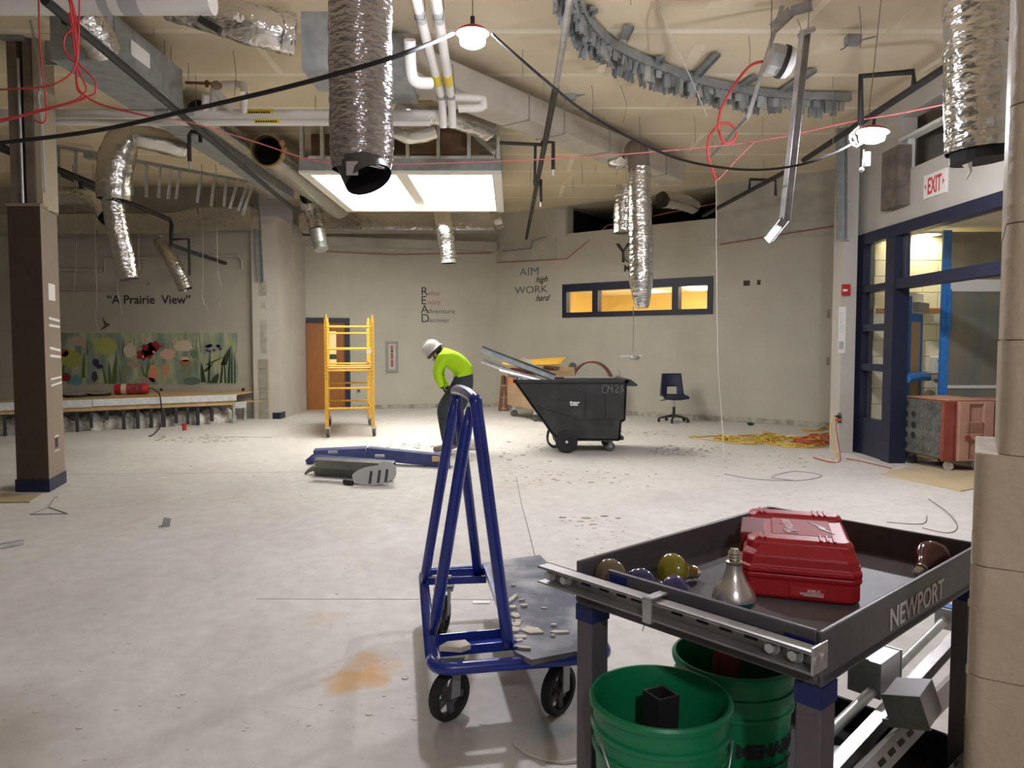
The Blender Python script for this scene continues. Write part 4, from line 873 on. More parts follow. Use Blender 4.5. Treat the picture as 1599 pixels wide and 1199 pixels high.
MB().channel(PY(1206, 45, 6.9), PY(1235, 18, 6.9), .10, .03, .004, up=(0, -1, -.3)).build('arm', M_strut, hr); MB().channel(PY(1235, 18, 6.9), PY(1268, 9, 6.9), .09, .03, .004, up=(0, -1, -.3)).build('arm', M_strut, hr); MB().tube([PY(1168, 182, 7.0), PY(1110, 245, 9.5)], .018, 6).build('diagonal_brace', M_galvd, hr)
lc = thing('downlight_can', 'loose grey ceiling light can hanging sideways with a clear dome', 'light can', tuple(PY(1212, 95, 6.6)))
Ml = frame(PY(1213, 95, 6.6), V((.2, -.3, .9)), V((.3, .9, .3))) 
Ml = frame(PY(1203, 92, 6.6), V((0, 1, 0)), V((.3, 0, 1)))
ax = (PY(1232, 99, 6.6) - PY(1200, 90, 6.6)).normalized(); Ml = frame(PY(1200, 90, 6.6), V((0, 1, 0)), V((0, 1, 0)).cross(ax) * -1); 
if (Ml.to_3x3() @ V((0, 0, 1))).dot(ax) < 0: Ml = frame(PY(1200, 90, 6.6), V((0, 1, 0)), V((0, 1, 0)).cross(ax))
MB().lathe([(0, 0), (.13, 0), (.135, .02), (.135, .11), (.0, .11)], Ml, 8).build('housing', M_grey, lc); MB().lathe([(.0, .11), (.14, .11), (.14, .15), (0, .15)], Ml, 20).build('gasket', M_black, lc, smooth='auto')
MB().lathe([(.135, .15), (.13, .19), (.09, .22), (0, .235)], Ml, 20).build('dome', mat('clear_dome', (.75, .75, .76), .15, spec=.8), lc, smooth=True); MB().tube([PY(1204, 85, 6.6), PY(1205, 0, 6.6)], .005, 5).build('hanger_wire', M_wire, lc)
for (px, py, lab) in ((1335, 62, 'small grey box dangling from the ceiling near the work lamp'), (893, 150, 'small grey clip box on the ceiling beside the trunk duct')):
    p = PZ(px, py, CEIL - .12 if px > 1000 else CEIL - .02); g = thing('ceiling_box', lab, 'junction box', tuple(p))
    MB().box(p.x - .09, p.x + .05, p.y - .05, p.y + .05, p.z - .05, p.z + .04).build('box', M_galvd, g, bevel=.006); MB().obox(p + V((.12, 0, .01)), .16, .04, .006, Matrix.Rotation(-.25, 3, 'Y')).build('flange', M_galvd, g)
    MB().tube([p + V((-.06, 0, -.04)), p + V((-.10, 0, -.08)), p + V((-.14, 0, -.10))], .006, 5).build('wire_tail', M_wire, g)

# hanger wires
for k, (px, y0_, y1_, bend) in enumerate(((816, 77, 120, 0), (849, 121, 170, 0), (924, 133, 178, 1), (968, 133, 192, 5), (876, 160, 172, 0), (943, 183, 197, 0), (1084, 182, 225, 1), (1112, 220, 245, 0), (1146, 240, 262, 0), (1169, 56, 105, 1), (1191, 182, 215, 0), (1301, 120, 240, 0), (1342, 10, 75, 1), (1000, 195, 250, 0), (895, 275, 300, 0), (908, 255, 288, 1), (930, 258, 270, 0), (1192, 250, 280, 0), (1245, 30, 72, 3), (240, 45, 58, 0), (257, 63, 180, 0), (267, 72, 180, 0), (294, 98, 128, 0), (306, 117, 180, 0), (364, 80, 150, 2), (493, 150, 180, 0), (422, 198, 225, 0), (311, 205, 240, 0), (985, 0, 8, 0), (828, 262, 290, 0), (963, 258, 275, 0), (1096, 290, 318, 0))):
    t_ = PZ(px, y0_, CEIL - .002) if True else None
    b_ = PY(px + bend, y1_, t_.y)
    MB().tube([t_, (t_ + b_) / 2 + V((bend * .012, 0, 0)), b_], .0035, 5, sub=2).build('hanger_wire', M_wire, label='thin grey hanger wire dangling from the ceiling boards', cat='wire', group='hanger wires under the ceiling')
MB().tube([PZ(1026, 0, CEIL - .01), PY(1045, 50, 7.2), PY(1080, 125, 8), PY(1104, 182, 8.6)], .005, 5, sub=3).build('slack_wire', M_wirew, label='long pale slack wire crossing the curved track', cat='wire')
MB().tube([PY(1118, 280, 8.7), PY(1119, 420, 8.7), PY(1121, 560, 8.7), PY(1126, 640, 8.7), PY(1130, 700, 8.2), PZ(1127, 755, .004), PZ(1133, 800, .004)], .003, 5, sub=4).build('slack_wire', M_wirew, label='long thin wire hanging from the red loop down to the floor', cat='wire')
MB().tube([PZ(1131, 740, .004), PZ(1180, 748, .004), PZ(1250, 750, .004), PZ(1283, 742, .004), PZ(1240, 736, .004), PZ(1205, 745, .02), PZ(1240, 750, .004)], .004, 5, sub=40).build('slack_wire', M_wire, label='thin grey wire curled on the floor before the yellow cords', cat='wire')
MB().tube([PZ(1385, 815, .004), PZ(1440, 818, .004), PZ(1447, 805, .004)], .004, 5, sub=4).build('slack_wire', M_wire, label='short thin wire on the floor behind the red tool case', cat='wire'); MB().tube([PZ(1450, 779, .004), PZ(1480, 800, .02), PZ(1495, 822, .004), PZ(1480, 832, .004), PZ(1440, 824, .004)], .004, 5, sub=4).build('slack_wire', M_wire, label='thin curved wire on the floor beside the near block wall', cat='wire')
# alcove wires
for (pts, lab) in (([(115, 300), (119, 380), (116, 440), (114, 472)], 'pale wire hanging in the alcove just right of the brown column'), ([(150, 425), (151, 470), (149, 500), (157, 519)], 'pale wire hanging down to the painted bird'), ([(183, 437), (185, 460), (190, 490)], 'short pale wire crossing the painted lettering'), ([(316, 310), (317, 420), (316, 465), (327, 487)], 'left pale wire of the pair hanging beside the mural'), ([(338, 310), (340, 420), (346, 450), (340, 485)], 'right pale wire of the pair hanging beside the mural')):
    MB().tube([PY(*pts[0], 13.0).xy.to_3d() + V((0, 0, CEIL - .01))] + [PY(*p, 13.0) for p in pts], .0055, 5, sub=4).build('hanging_wire', M_wire, label=lab, cat='wire')
# dangling fixture in front of the angled wall
hf = thing('dangling_fixture', 'small grey bracket fixture dangling on a wire below the strip window', 'fixture', tuple(PY(987, 560, 13.6)))
MB().tube([PY(989, 478, 13.6), PY(989, 520, 13.6), PY(988, 552, 13.6)], .008, 5, sub=3).build('wire', M_wire, hf); MB().beam(PY(969, 556, 13.6), PY(1002, 555, 13.6), .05, .03).build('bar', M_galv, hf); MB().ball(PY(991, 558, 13.6), .09, .07, .05, jit=.1).build('box', M_galvd, hf, smooth=True)

# ------------------------------------------------------------------ cables
MB().tube([PY(-60, 228, 4.6), PY(0, 223, 4.55), PY(150, 204, 4.4), PY(300, 171, 4.2), PY(420, 143, 4.0), PY(520, 117, 3.92), PY(612, 90, 3.95), PY(676, 66, 4.5), PY(708, 52, 5.0)], .013, 8, sub=6).build('lamp_cable', M_rubber, label='thick black cable from the column up to the round work lamp', cat='cable', smooth=True)
MB().tube([PY(768, 52, 5.0), PY(785, 68, 5.1), PY(850, 124, 5.4), PY(910, 172, 5.6), PY(990, 218, 5.8), PY(1060, 248, 5.9), PY(1130, 262, 6.0), PY(1190, 265, 6.0), PY(1250, 257, 6.0), PY(1300, 240, 6.2), PY(1335, 222, 6.4)], .010, 8, sub=6).build('lamp_cable', M_rubber, label='sagging black cable strung between the two work lamps', cat='cable', smooth=True)
def work_lamp(p, r, label, tilt=0.0):
    g = thing('work_lamp', label, 'lamp', (p.x, p.y, p.z), local=True); T = Matrix.Rotation(tilt, 4, 'Y')
    MB().lathe([(0, -.055), (r * .6, -.053), (r * .95, -.035), (r, -.005), (r, .035)], T, 24).build('lens', M_led, g, smooth=True)
    MB().lathe([(r * .98, .034), (r * 1.28, .030), (r * 1.30, .036), (r * 1.05, .055), (r * .6, .075), (0, .08)], T, 24).build('housing', M_redd, g, smooth='auto')  # wide brim added to keep lamp light off the ceiling
    MB().tube([T @ V((0, 0, .08)), T @ V((0, 0, .14))], .015, 8).build('hook', M_black, g); return g
w1_ = work_lamp(PY(738, 60, 5.0), .085, 'round lit work lamp hung on the black cable beside the slanting pipes')
MB().tube([(0, 0, .1), (0, 0, CEIL - w1_.location.z)], .004, 5).build('hanger_wire', M_wire, w1_)
w2_ = work_lamp(PY(1362, 212, 6.5), .105, 'dazzling lit work lamp with coiled cords before the storefront wall', .1)
MB().tube([(-.04, 0, .1), (.06, 0, CEIL - w2_.location.z)], .004, 5).build('hanger_wire', M_wire, w2_)
cc = []
for k in range(60):
    a = k * .42; cc.append(V((-.13 + math.cos(a) * (.055 + .012 * math.sin(k)), .03 * math.sin(a * .5) - .02, -.01 + math.sin(a) * (.075 + .01 * math.cos(k * 1.7)))))
MB().tube(cc, .006, 5).build('coiled_cord', M_white, w2_); MB().tube([(-.07, 0, -.12), (-.075, 0, -.22), (-.08, 0, -.27)], .005, 5).build('cord_tail', M_white, w2_); MB().box(-.06, -.02, -.02, .02, -.26, -.14).build('plug', M_grey, w2_); MB().ball((-.085, 0, -.29), .022).build('cap', M_white, w2_)

M_led2 = mat('led_lens_far', (.9, .9, .9), .4, emit=(.94, .91, 1.0), es=LED_STRENGTH * 1.0)
w3_ = work_lamp(V((.35, -2.4, 3.5)), .085, 'third work lamp of the string hanging past the utility cart and near block wall'); [c for c in w3_.children if c.name.startswith('lens')][0].data.materials[0] = M_led2
MB().tube([(0, 0, .1), (0, 0, CEIL - 3.5)], .004, 5).build('hanger_wire', M_wire, w3_)

# red network wires at upper left
def wire(pts, d0, r, m, label, cat='wire', group=None, sub=5):
    q = [PY(p[0], p[1], p[2] if len(p) > 2 else d0) for p in pts]; return MB().tube(q, r, 6, sub=sub).build('cable', m, label=label, cat=cat, group=group, smooth=True)
wire([(60, -10), (62, 60), (66, 110), (72, 160), (72, 185), (66, 192), (52, 186)], 5.3, .006, M_redw, 'single red wire hanging close in front of the steel column')
for k, pts in enumerate(([(108, -10), (112, 30), (118, 60), (120, 95), (105, 120), (70, 135), (0, 140)], [(106, -10), (114, 40), (102, 55), (100, 75), (110, 92), (120, 98)], [(110, -10), (118, 45), (120, 100), (132, 130), (134, 142), (115, 158), (60, 172), (0, 190)], [(124, -10), (123, 50), (120, 90), (128, 105), (148, 125), (149, 140), (140, 150), (60, 175), (-10, 188)], [(108, 20), (114, 60), (119, 110), (124, 140), (150, 160), (190, 172), (235, 182)], [(112, 0), (121, 40), (123, 75), (119, 105), (121, 140), (135, 152), (100, 164), (-10, 193)])):
    wire(pts, 5.2 + .03 * k, .0065, M_redw, 'red data wire in the tangled bundle beside the steel column', group='tangled red data wires')
wire([(235, 182, 7.6), (300, 192, 7.8), (400, 222, 8.0), (500, 252, 8.0), (620, 256, 8.0), (800, 251, 8.0), (985, 240, 8.2), (1180, 221, 8.3), (1330, 190, 7.6), (1400, 178, 7.2), (1490, 160, 6.6)], 8, .007, M_pinkw, 'long pink string line stretched across the whole room under the ducts')
wire([(1190, 96, 6.55), (1170, 104, 6.8), (1145, 135, 7.6), (1126, 170, 7.9), (1122, 200, 8.0), (1130, 222, 8.0), (1144, 221, 8.0), (1150, 205, 8.0), (1138, 193, 8.0), (1122, 195, 8.0), (1107, 215, 8.0), (1106, 245, 8.0), (1118, 280, 8.2)], 8, .013, M_redw, 'thick looped red cable hanging from the sideways light can')
wire([(1180, 220), (1150, 250), (1127, 275), (1118, 282)], 8.2, .006, M_pinkw, 'pale pink pair of wires tied to the red loop')
wire([(40, -5, 7.3), (64, 120, 7.3), (60, 150, 7.3), (66, 200, 7.3), (70, 300, 7.3)], 7.3, .012, M_grey, 'grey flexible conduit running down the steel column')

# ------------------------------------------------------------------ brown column
yc = 7.576; x0, x1 = PZ(27, 768).x, PZ(77, 768).x
ang = 0.0
colm = thing('column', 'brown boxed column with exposed steel above and navy base', 'column', ((x0 + x1) / 2, yc + .2, 0))
zt = PY(40, 322, yc).z; x2 = PZ(103, 752).x; y2 = PZ(103, 752).y
foot = [(x0, yc), (x1, yc), (x2 + .02, y2 - .05), (x0 + .02, y2 + .1)]
side = [(x1, yc), (x2 + .02, y2 - .05)]
M0 = Matrix.Translation((0, 0, .12))
MB().prism(foot, M0, zt - .12).build('column_box', M_brown, colm)
dx, dy = side[1][0] - side[0][0], side[1][1] - side[0][1]; sl = math.hypot(dx, dy); nx, ny = dy / sl, -dx / sl
def sp_(t, off): return (side[0][0] + dx * t + nx * off, side[0][1] + dy * t + ny * off)
MB().prism([sp_(0, 0), sp_(0, .004), sp_(1, .004), sp_(1, 0)], M0, zt - .12).build('side_panel', M_taupe, colm)
grow = .012; cx_, cy_ = sum(p[0] for p in foot) / 4, sum(p[1] for p in foot) / 4
MB().prism([(x + grow * (1 if x > cx_ else -1), y_ + grow * (1 if y_ > cy_ else -1)) for x, y_ in foot], Matrix(), .13).build('base_trim', M_navyp, colm)
MB().prism([(x + grow * (1 if x > cx_ else -1), y_ + grow * (1 if y_ > cy_ else -1)) for x, y_ in foot], Matrix.Translation((0, 0, zt)), .03).build('top_trim', M_taupe, colm)
def side_mark(py0, py1, t0, t1, m, off=.006, name='paint_mark', tilt=0.0):
    z0_, z1_ = PY(90, py1, yc + .25).z, PY(90, py0, yc + .25).z; a, b = sp_(t0, off), sp_(t1, off); a2, b2 = sp_(t0, .003), sp_(t1, .003)
    MB().add([(a[0], a[1], z0_), (b[0], b[1], z0_ - tilt), (b[0], b[1], z1_ - tilt), (a[0], a[1], z1_), (a2[0], a2[1], z0_), (b2[0], b2[1], z0_ - tilt), (b2[0], b2[1], z1_ - tilt), (a2[0], a2[1], z1_)], [(0, 1, 2, 3), (7, 6, 5, 4), (0, 4, 5, 1), (1, 5, 6, 2), (2, 6, 7, 3), (3, 7, 4, 0)]).build(name, m, colm)
side_mark(443, 469, .32, .72, M_white, name='switch_plate')
for (a, b, tl) in ((495, 499, .02), (506, 510, .01), (541, 545, .03), (553, 557, .02), (590, 593, -.01), (600, 603, -.02)): side_mark(a, b, .3, .95, M_white, tilt=tl)
side_mark(684, 699, .42, .6, M_black, name='open_box'); side_mark(680, 682, .4, .65, M_white); side_mark(703, 704, .35, .7, M_white)
xs0, xs1 = PY(22, 200, yc + .2).x, PY(66, 200, yc + .2).x
ST = mat('column_steel', (.13, .10, .075), .6, col2=(.18, .145, .11), nscale=5)
MB().box(xs0, xs0 + .10, yc + .12, yc + .4, zt, CEIL - .01).build('steel_flange', ST, colm); MB().box(xs0 + .10, xs0 + .16, yc + .24, yc + .3, zt, CEIL - .01).build('steel_web', M_black, colm); MB().box(xs0 + .16, xs1 - .05, yc + .12, yc + .4, zt, CEIL - .01).build('steel_flange', ST, colm)
MB().box(xs1 - .045, xs1 + .02, yc + .14, yc + .4, zt, CEIL - .01).build('tan_stud', mat('tan_stud', (.42, .36, .25), .7), colm)
p = PY(30, 40, yc + .05); MB().box(xs0 - .02, xs0 + .2, yc + .05, yc + .11, p.z - .13, p.z + .13).build('clamp_plate', M_galvd, colm); MB().tube([(xs0 + .13, yc + .1, zt), (xs0 + .13, yc + .1, 4.4)], .014, 6).build('conduit', M_galv, colm)
MB().box(PY(65, 82, yc).x, PY(82, 82, yc).x, yc + .05, yc + .08, PY(70, 98, yc).z, PY(70, 60, yc).z).build('bracket_plate', M_galvd, colm)

# ------------------------------------------------------------------ stage platform with open studs
sa, sb = PZ(-25, 683), PZ(368, 661); sdir = (sb - sa).normalized(); sn = V((-sdir.y, sdir.x, 0)); SL = (sb - sa).length
SH = .56
stg = thing('stage_platform', 'low stage with a plywood deck and metal edge over bare steel studs', 'platform', tuple((sa + sb) / 2))
def sp2(t, n_, z): return sa + sdir * t + sn * n_ + V((0, 0, z))
def stbox(m_, t0, t1, n0, n1, z0, z1):
    R3 = Matrix((sdir, sn, V((0, 0, 1)))).transposed(); m_.obox(sp2((t0 + t1) / 2, (n0 + n1) / 2, (z0 + z1) / 2), t1 - t0, n1 - n0, z1 - z0, R3); return m_
dk = MB(); pc = [sp2(0, -.02, 0), sp2(SL + .02, -.02, 0), V((-5.26, 15.12, 0)), V((sa.x, 15.12, 0))]
dk.prism([(p.x, p.y) for p in pc], Matrix.Translation((0, 0, SH - .02)), .02).build('deck', M_ply, stg)
stbox(MB(), 0, 1.55, -.035, -.02, SH - .13, SH - .002).build('edge_strip', M_galv, stg); stbox(MB(), 1.56, SL + .02, -.035, -.02, SH - .12, SH - .002).build('edge_strip', M_galv, stg)
stbox(MB(), 0, SL, .0, .02, SH - .20, SH - .125).build('ply_rim', M_ply, stg); stbox(MB(), 0, SL, .55, .57, SH - .36, SH - .2).build('back_rail', M_galvd, stg)
for px, sh in ((8, 0), (33, 0), (121, 0), (143, .1), (168, .3), (194, 0), (216, 0), (237, 0), (257, 0), (276, .1), (294, .05), (310, 0), (332, .1), (366, 0)):
    q = PZ(px, 683 - (px + 25) * 22 / 393); t_ = (q - sa).dot(sdir)
    stbox(MB(), t_ - .025, t_ + .025, .01 + sh * 0, .09, 0 + sh * .6, SH - .13).build('stud', M_galvd if px == 366 else M_black, stg)
MB().prism([(p.x, p.y) for p in (sp2(SL + .03, .5, 0), sp2(SL + .32, .5, 0), V((-5.0, 14.9, 0)), V((-5.3, 15.0, 0)))], Matrix.Translation((0, 0, .36)), .02).build('step_deck', M_ply, stg)
stbox(MB(), SL + .03, SL + .32, .48, .5, .25, .375).build('edge_strip', M_galv, stg); stbox(MB(), SL + .27, SL + .32, .48, .55, 0, .25).build('stud', M_galvd, stg)
ins = MB()
for k in range(260):
    t_ = R_.uniform(.15, SL - .05); r = R_.uniform(.05, .15); n_ = R_.uniform(.10 + r * 1.2, .535 - r * 1.2)
    ins.ball(sp2(t_, n_, r * .4), r, r, r * R_.uniform(.9, 1.7), n=9, m=7, jit=.18)
ins.build('loose_insulation', M_insul, label='lumpy white insulation rubble heaped under the stage', cat='insulation', kind='stuff', smooth=True)
def on_stage(px, py): return PZ(px, py, SH)
for (px, py, lab) in ((117, 620, 'flat black round disc on the stage nearer the brown column'), (155, 618, 'flat black round disc on the stage beside the red canister')):
    p = on_stage(px, py); g = thing('round_disc', lab, 'disc', tuple(p + V((0, 0, 0))))
    MB().lathe([(0, 0), (.19, 0), (.20, .02), (.20, .045), (.19, .055)], Matrix.Translation(p), 24).build('rim', M_rubber, g, smooth='auto'); MB().lathe([(.185, .05), (.0, .056)], Matrix.Translation(p), 24).build('top', M_grey, g, smooth='auto')
p = on_stage(206, 616) + V((0, 0, .106)); g = thing('red_canister', 'red and cream cylinder lying on the stage with a dark hose', 'canister', (p.x, p.y, SH))
ax = V((.95, .25, 0)).normalized(); L_ = .29
MB().tube([p - ax * L_, p - ax * (L_ - .03), p + ax * (L_ - .03), p + ax * L_], .1, 18, rad=[.085, .1, .1, .085]).build('body', M_redd, g, smooth='auto'); MB().tube([p - ax * .17, p - ax * .08], .1015, 18, cap=False).build('cream_band', mat('cream', (.55, .44, .33), .6), g, smooth=True); MB().tube([p - ax * .06, p + ax * .2], .1018, 18, cap=False).build('print_band', mat('dark_print', (.16, .02, .025), .6, col2=(.30, .05, .05), nscale=14), g, smooth=True)
te = (PZ(250, 668) - sa).dot(sdir); hq = [p + ax * L_, p + ax * (L_ + .06) + V((0, 0, .01)), sp2(te - .03, .12, SH + .10), sp2(te, -.10, SH + .05), sp2(te + .02, -.15, .30), sp2(te - .01, -.2, .06), PZ(240, 678, .014), PZ(233, 681, .014)]
MB().tube(hq, .012, 7, sub=5).build('hose', M_black, g, smooth=True)

# ------------------------------------------------------------------ rolling scaffold
sc = thing('rolling_scaffold', 'yellow rolling scaffold standing before the brown door', 'scaffold', (-2.65, 12.95, 0))
fl_, fr_ = PZ(511, 683), PZ(583, 681); bl_, br_ = PZ(513.5, 664.5), PZ(576.5, 664.5)
def rail(m_, a, b, r=.018, n=8): return m_.tube([a, b], r, n)
Zt = 1.98
for c in (fl_, fr_, bl_, br_):
    t_ = MB().box(c.x - .024, c.x + .024, c.y - .024, c.y + .024, .16, Zt - .05).build('post', M_yellow, sc)
    MB().tube([c + V((0, 0, Zt - .05)), c + V((0, 0, Zt + .02))], .017, 8).build('post_pin', M_yellow, t_)
    for k in range(16): MB().box(c.x - .006, c.x + .006, c.y - .026, c.y - .0235, .95 + k * .06, .963 + k * .06).build('pin_hole', M_bark, t_)
    cs = MB(); cs.lathe([(.0, -.02), (.055, -.02), (.065, -.012), (.065, .012), (.055, .02), (0, .02)], Matrix.Translation(c + V((.015, 0, .066))) @ Matrix.Rotation(PI / 2, 4, 'Y') @ Matrix.Rotation(.0, 4, 'X'), 18).build('caster_wheel', M_wheel, sc, smooth='auto')
    fk = MB(); fk.box(c.x - .018, c.x - .012, c.y - .03, c.y + .03, .05, .16); fk.box(c.x + .042, c.x + .048, c.y - .03, c.y + .03, .05, .16); fk.box(c.x - .03, c.x + .05, c.y - .035, c.y + .035, .145, .165); fk.build('caster_fork', M_galv, sc)
for (a, b) in ((fl_, fr_), (bl_, br_)):
    for z_ in (.47, .80, 1.09, 1.16, 1.44, 1.80, 1.72)[:7]:
        if a is fl_ and z_ in (1.72,): continue
        if a is bl_ and z_ in (1.80,): continue
        rail(MB(), a + V((.02, 0, z_)), b + V((-.02, 0, z_)), .017).build('rung', M_yellow, sc)
for (a, b) in ((fl_, bl_), (fr_, br_)):
    for z_ in (.42, 1.06, 1.2): rail(MB(), a + V((0, .02, z_)), b + V((0, -.02, z_)), .02).build('side_rail', M_yellow, sc)
MB().add([fl_ + V((.03, .02, 1.09)), fr_ + V((-.03, .02, 1.09)), br_ + V((-.03, -.02, 1.09)), bl_ + V((.03, -.02, 1.09)), fl_ + V((.03, .02, 1.13)), fr_ + V((-.03, .02, 1.13)), br_ + V((-.03, -.02, 1.13)), bl_ + V((.03, -.02, 1.13))], [(0, 3, 2, 1), (4, 5, 6, 7), (0, 1, 5, 4), (1, 2, 6, 5), (2, 3, 7, 6), (3, 0, 4, 7)]).build('platform', mat('platform_ply', (.62, .42, .2), .6), sc)
MB().box(fr_.x - .09, fr_.x - .02, fr_.y - .03, fr_.y + .02, 1.37, 1.43).build('tied_rag', M_white, sc)
# loose plank behind the scaffold foot
MB().beam(PZ(482, 641, .03), PZ(508, 641.5, .03), .05, .02).build('wood_strip', M_ply, label='thin light wood strip on the floor at the brown door', cat='wood strip')

# ------------------------------------------------------------------ worker
Dp = 10.45
def J(px, py, d=0.0): return PY(px, py, Dp + d)
SK = []; ED = []; RAD = []; LAB = []
def jt(p, r, lab, par=None):
    SK.append(p); RAD.append((r[0] * (1.14 if lab in 'sj' else 1), r[1] * (1.14 if lab in 'sj' else 1))); LAB.append(lab); i = len(SK) - 1
    if par is not None: ED.append((par, i))
    return i
pel = jt(J(727, 592), (.165, .135), 'j')
wai = jt(J(724, 578), (.165, .13), 's', pel)
mid = jt(J(714, 565), (.175, .14), 's', wai)
che = jt(J(701, 556), (.175, .14), 's', mid)
sho = jt(J(692, 554), (.12, .10), 's', che)
nec = jt(J(686, 553), (.065, .06), 'k', sho)
hea = jt(J(679, 550), (.10, .095), 'k', nec)
he2 = jt(J(674, 549), (.09, .08), 'k', hea)
def leg(hp, kn, an, toe, heel_d):
    a = jt(hp, (.115, .11), 'j', pel); b = jt((hp + kn) / 2, (.10, .095), 'j', a); c = jt(kn, (.078, .078), 'j', b); d = jt((kn * .55 + an * .45), (.076, .072), 'j', c); e = jt(an, (.068, .065), 'j', d)
    f = jt(V((an.x, an.y, .09)), (.058, .055), 'b', e); g = jt(V((an.x * .5 + toe.x * .5, (an.y + toe.y) / 2, .055)), (.05, .05), 'b', f); h = jt(V((toe.x, toe.y, .045)), (.04, .042), 'b', g)
leg(J(719, 603, -.09), J(690, 636, -.10), J(698, 690, -.10), J(676, 704, -.12), 0)
leg(J(729, 603, .09), J(712, 645, .10), J(713, 690, .10), J(700, 702, .12), 0)
def arm(s0, el, wr_, hd):
    a = jt(s0, (.078, .075), 's', che); b = jt((s0 + el) / 2, (.07, .068), 's', a); c = jt(el, (.06, .06), 's', b); d = jt((el + wr_) / 2, (.056, .055), 's', c); e = jt(wr_, (.042, .042), 's', d); f = jt(hd, (.042, .032), 'g', e)
    return f
h1 = arm(J(690, 559, -.17), J(682, 582, -.20), J(688, 600, -.18), J(692, 607, -.16))
h2 = arm(J(690, 559, .15), J(686, 585, .17), J(696, 602, .12), J(700, 608, .10))
def skin_mesh(SK, ED, RAD):
    me = bpy.data.meshes.new('skel'); me.from_pydata([tuple(p) for p in SK], ED, []); ob = bpy.data.objects.new('skel', me); COL.objects.link(ob)
    md = ob.modifiers.new('skin', 'SKIN'); md.use_smooth_shade = True; sd_ = ob.modifiers.new('sub', 'SUBSURF'); sd_.levels = 2; sd_.render_levels = 2
    for i, r in enumerate(RAD): me.skin_vertices[0].data[i].radius = r; me.skin_vertices[0].data[i].use_root = (i == 0)
    dg = bpy.context.evaluated_depsgraph_get(); out = bpy.data.meshes.new_from_object(ob.evaluated_get(dg)); bpy.data.objects.remove(ob); return out
pe = thing('person', 'worker in a white hard hat and lime long-sleeved shirt bending forward', 'person', tuple(V((J(705, 700).x, Dp, 0))))
body = skin_mesh(SK, ED, RAD); org = ORG[pe.name]
NM = {'s': 0, 'j': 1, 'b': 2, 'k': 3, 'g': 4}
for m_ in (M_hivis, M_jeans, M_boot, M_skin, M_glove): body.materials.append(m_)
for p in body.polygons:
    c = p.center; best, bl2 = 9, 's'
    for (i, k) in ED + [(0, 0)]:
        a, b = SK[i], SK[k]; ab = b - a; t_ = 0 if ab.length < 1e-6 else max(0, min(1, (c - a).dot(ab) / ab.length_squared)); d_ = (a + ab * t_ - c).length - (RAD[i][0] * (1 - t_) + RAD[k][0] * t_)
        if d_ < best:
            best = d_; bl2 = LAB[k] if t_ > .5 or LAB[i] == LAB[k] else LAB[i]
    p.material_index = NM[bl2]; p.use_smooth = True
body.transform(Matrix.Translation(-org)); bo = bpy.data.objects.new('body', body); COL.objects.link(bo); bo.parent = pe; ORG[bo.name] = org
# gloved fingers
for hnd in (h1, h2):
    w0_ = SK[hnd]; d0 = (SK[hnd] - SK[hnd - 1]).normalized(); sd0 = V((0, 1, 0)); 
    for k in range(5):
        b0 = w0_ + sd0 * (-.03 + .015 * k if k < 4 else .036) + d0 * (.02 if k < 4 else -.01); l_ = (.028, .034, .032, .024, .028)[k]; dd = (d0 + (sd0 * .5 if k == 4 else V((.15, 0, 0)))).normalized()
        MB().tube([b0 - dd * .01, b0 + dd * l_, b0 + dd * l_ * 1.8 + V((.012, 0, -.004)), b0 + dd * l_ * 2.3 + V((.026, 0, -.004))], .0095, 7, rad=[.011, .0105, .0095, .007]).build('finger', M_glove, bo, smooth=True)
# hard hat with brim and back strap
hc = J(676, 547); up = V((-.62, 0, .62)).normalized(); fwd = V((-.72, 0, -.62)); Mh = frame(hc, V((0, 1, 0)), up.cross(V((0, 1, 0)))); 
if (Mh.to_3x3() @ V((0, 0, 1))).dot(up) < 0: Mh = frame(hc, V((0, 1, 0)), V((0, 1, 0)).cross(up))
hat = MB().lathe([(.165, -.02), (.15, -.01), (.138, .0), (.135, .05), (.115, .10), (.07, .135), (0, .148)], Mh, 22).build('hard_hat', M_hat, pe, smooth=True)
rdg = [Mh @ V((0, math.sin(a) * .138, math.cos(a) * .152)) for a in [(-1.2 + 2.4 * k / 10) for k in range(11)]]
MB().tube(rdg, .012, 6).build('hat_ridge', M_hat, hat, smooth=True); MB().lathe([(.128, -.05), (.132, -.005)], Mh, 22).build('headband', M_black, hat, smooth=True)
fc = Mh @ V((0, 0, -.09)); MB().ball(fc + V((-.05, 0, -.07)), .018, .016, .02, n=8, m=6).build('nose', M_skin, bo, smooth=True)
for sg in (-1, 1):
    MB().ball(J(681, 552) + V((0, sg * .098, -.02)), .02, .012, .03, n=8, m=6).build('ear', M_skin, bo, smooth=True); MB().ball(fc + V((-.03, sg * .035, -.045)), .012, n=8, m=6).build('eye', M_black, bo, smooth=True)
MB().ball(J(683, 551), .10, .10, .085, n=14, m=10).build('hair', M_hair, bo, smooth=True)

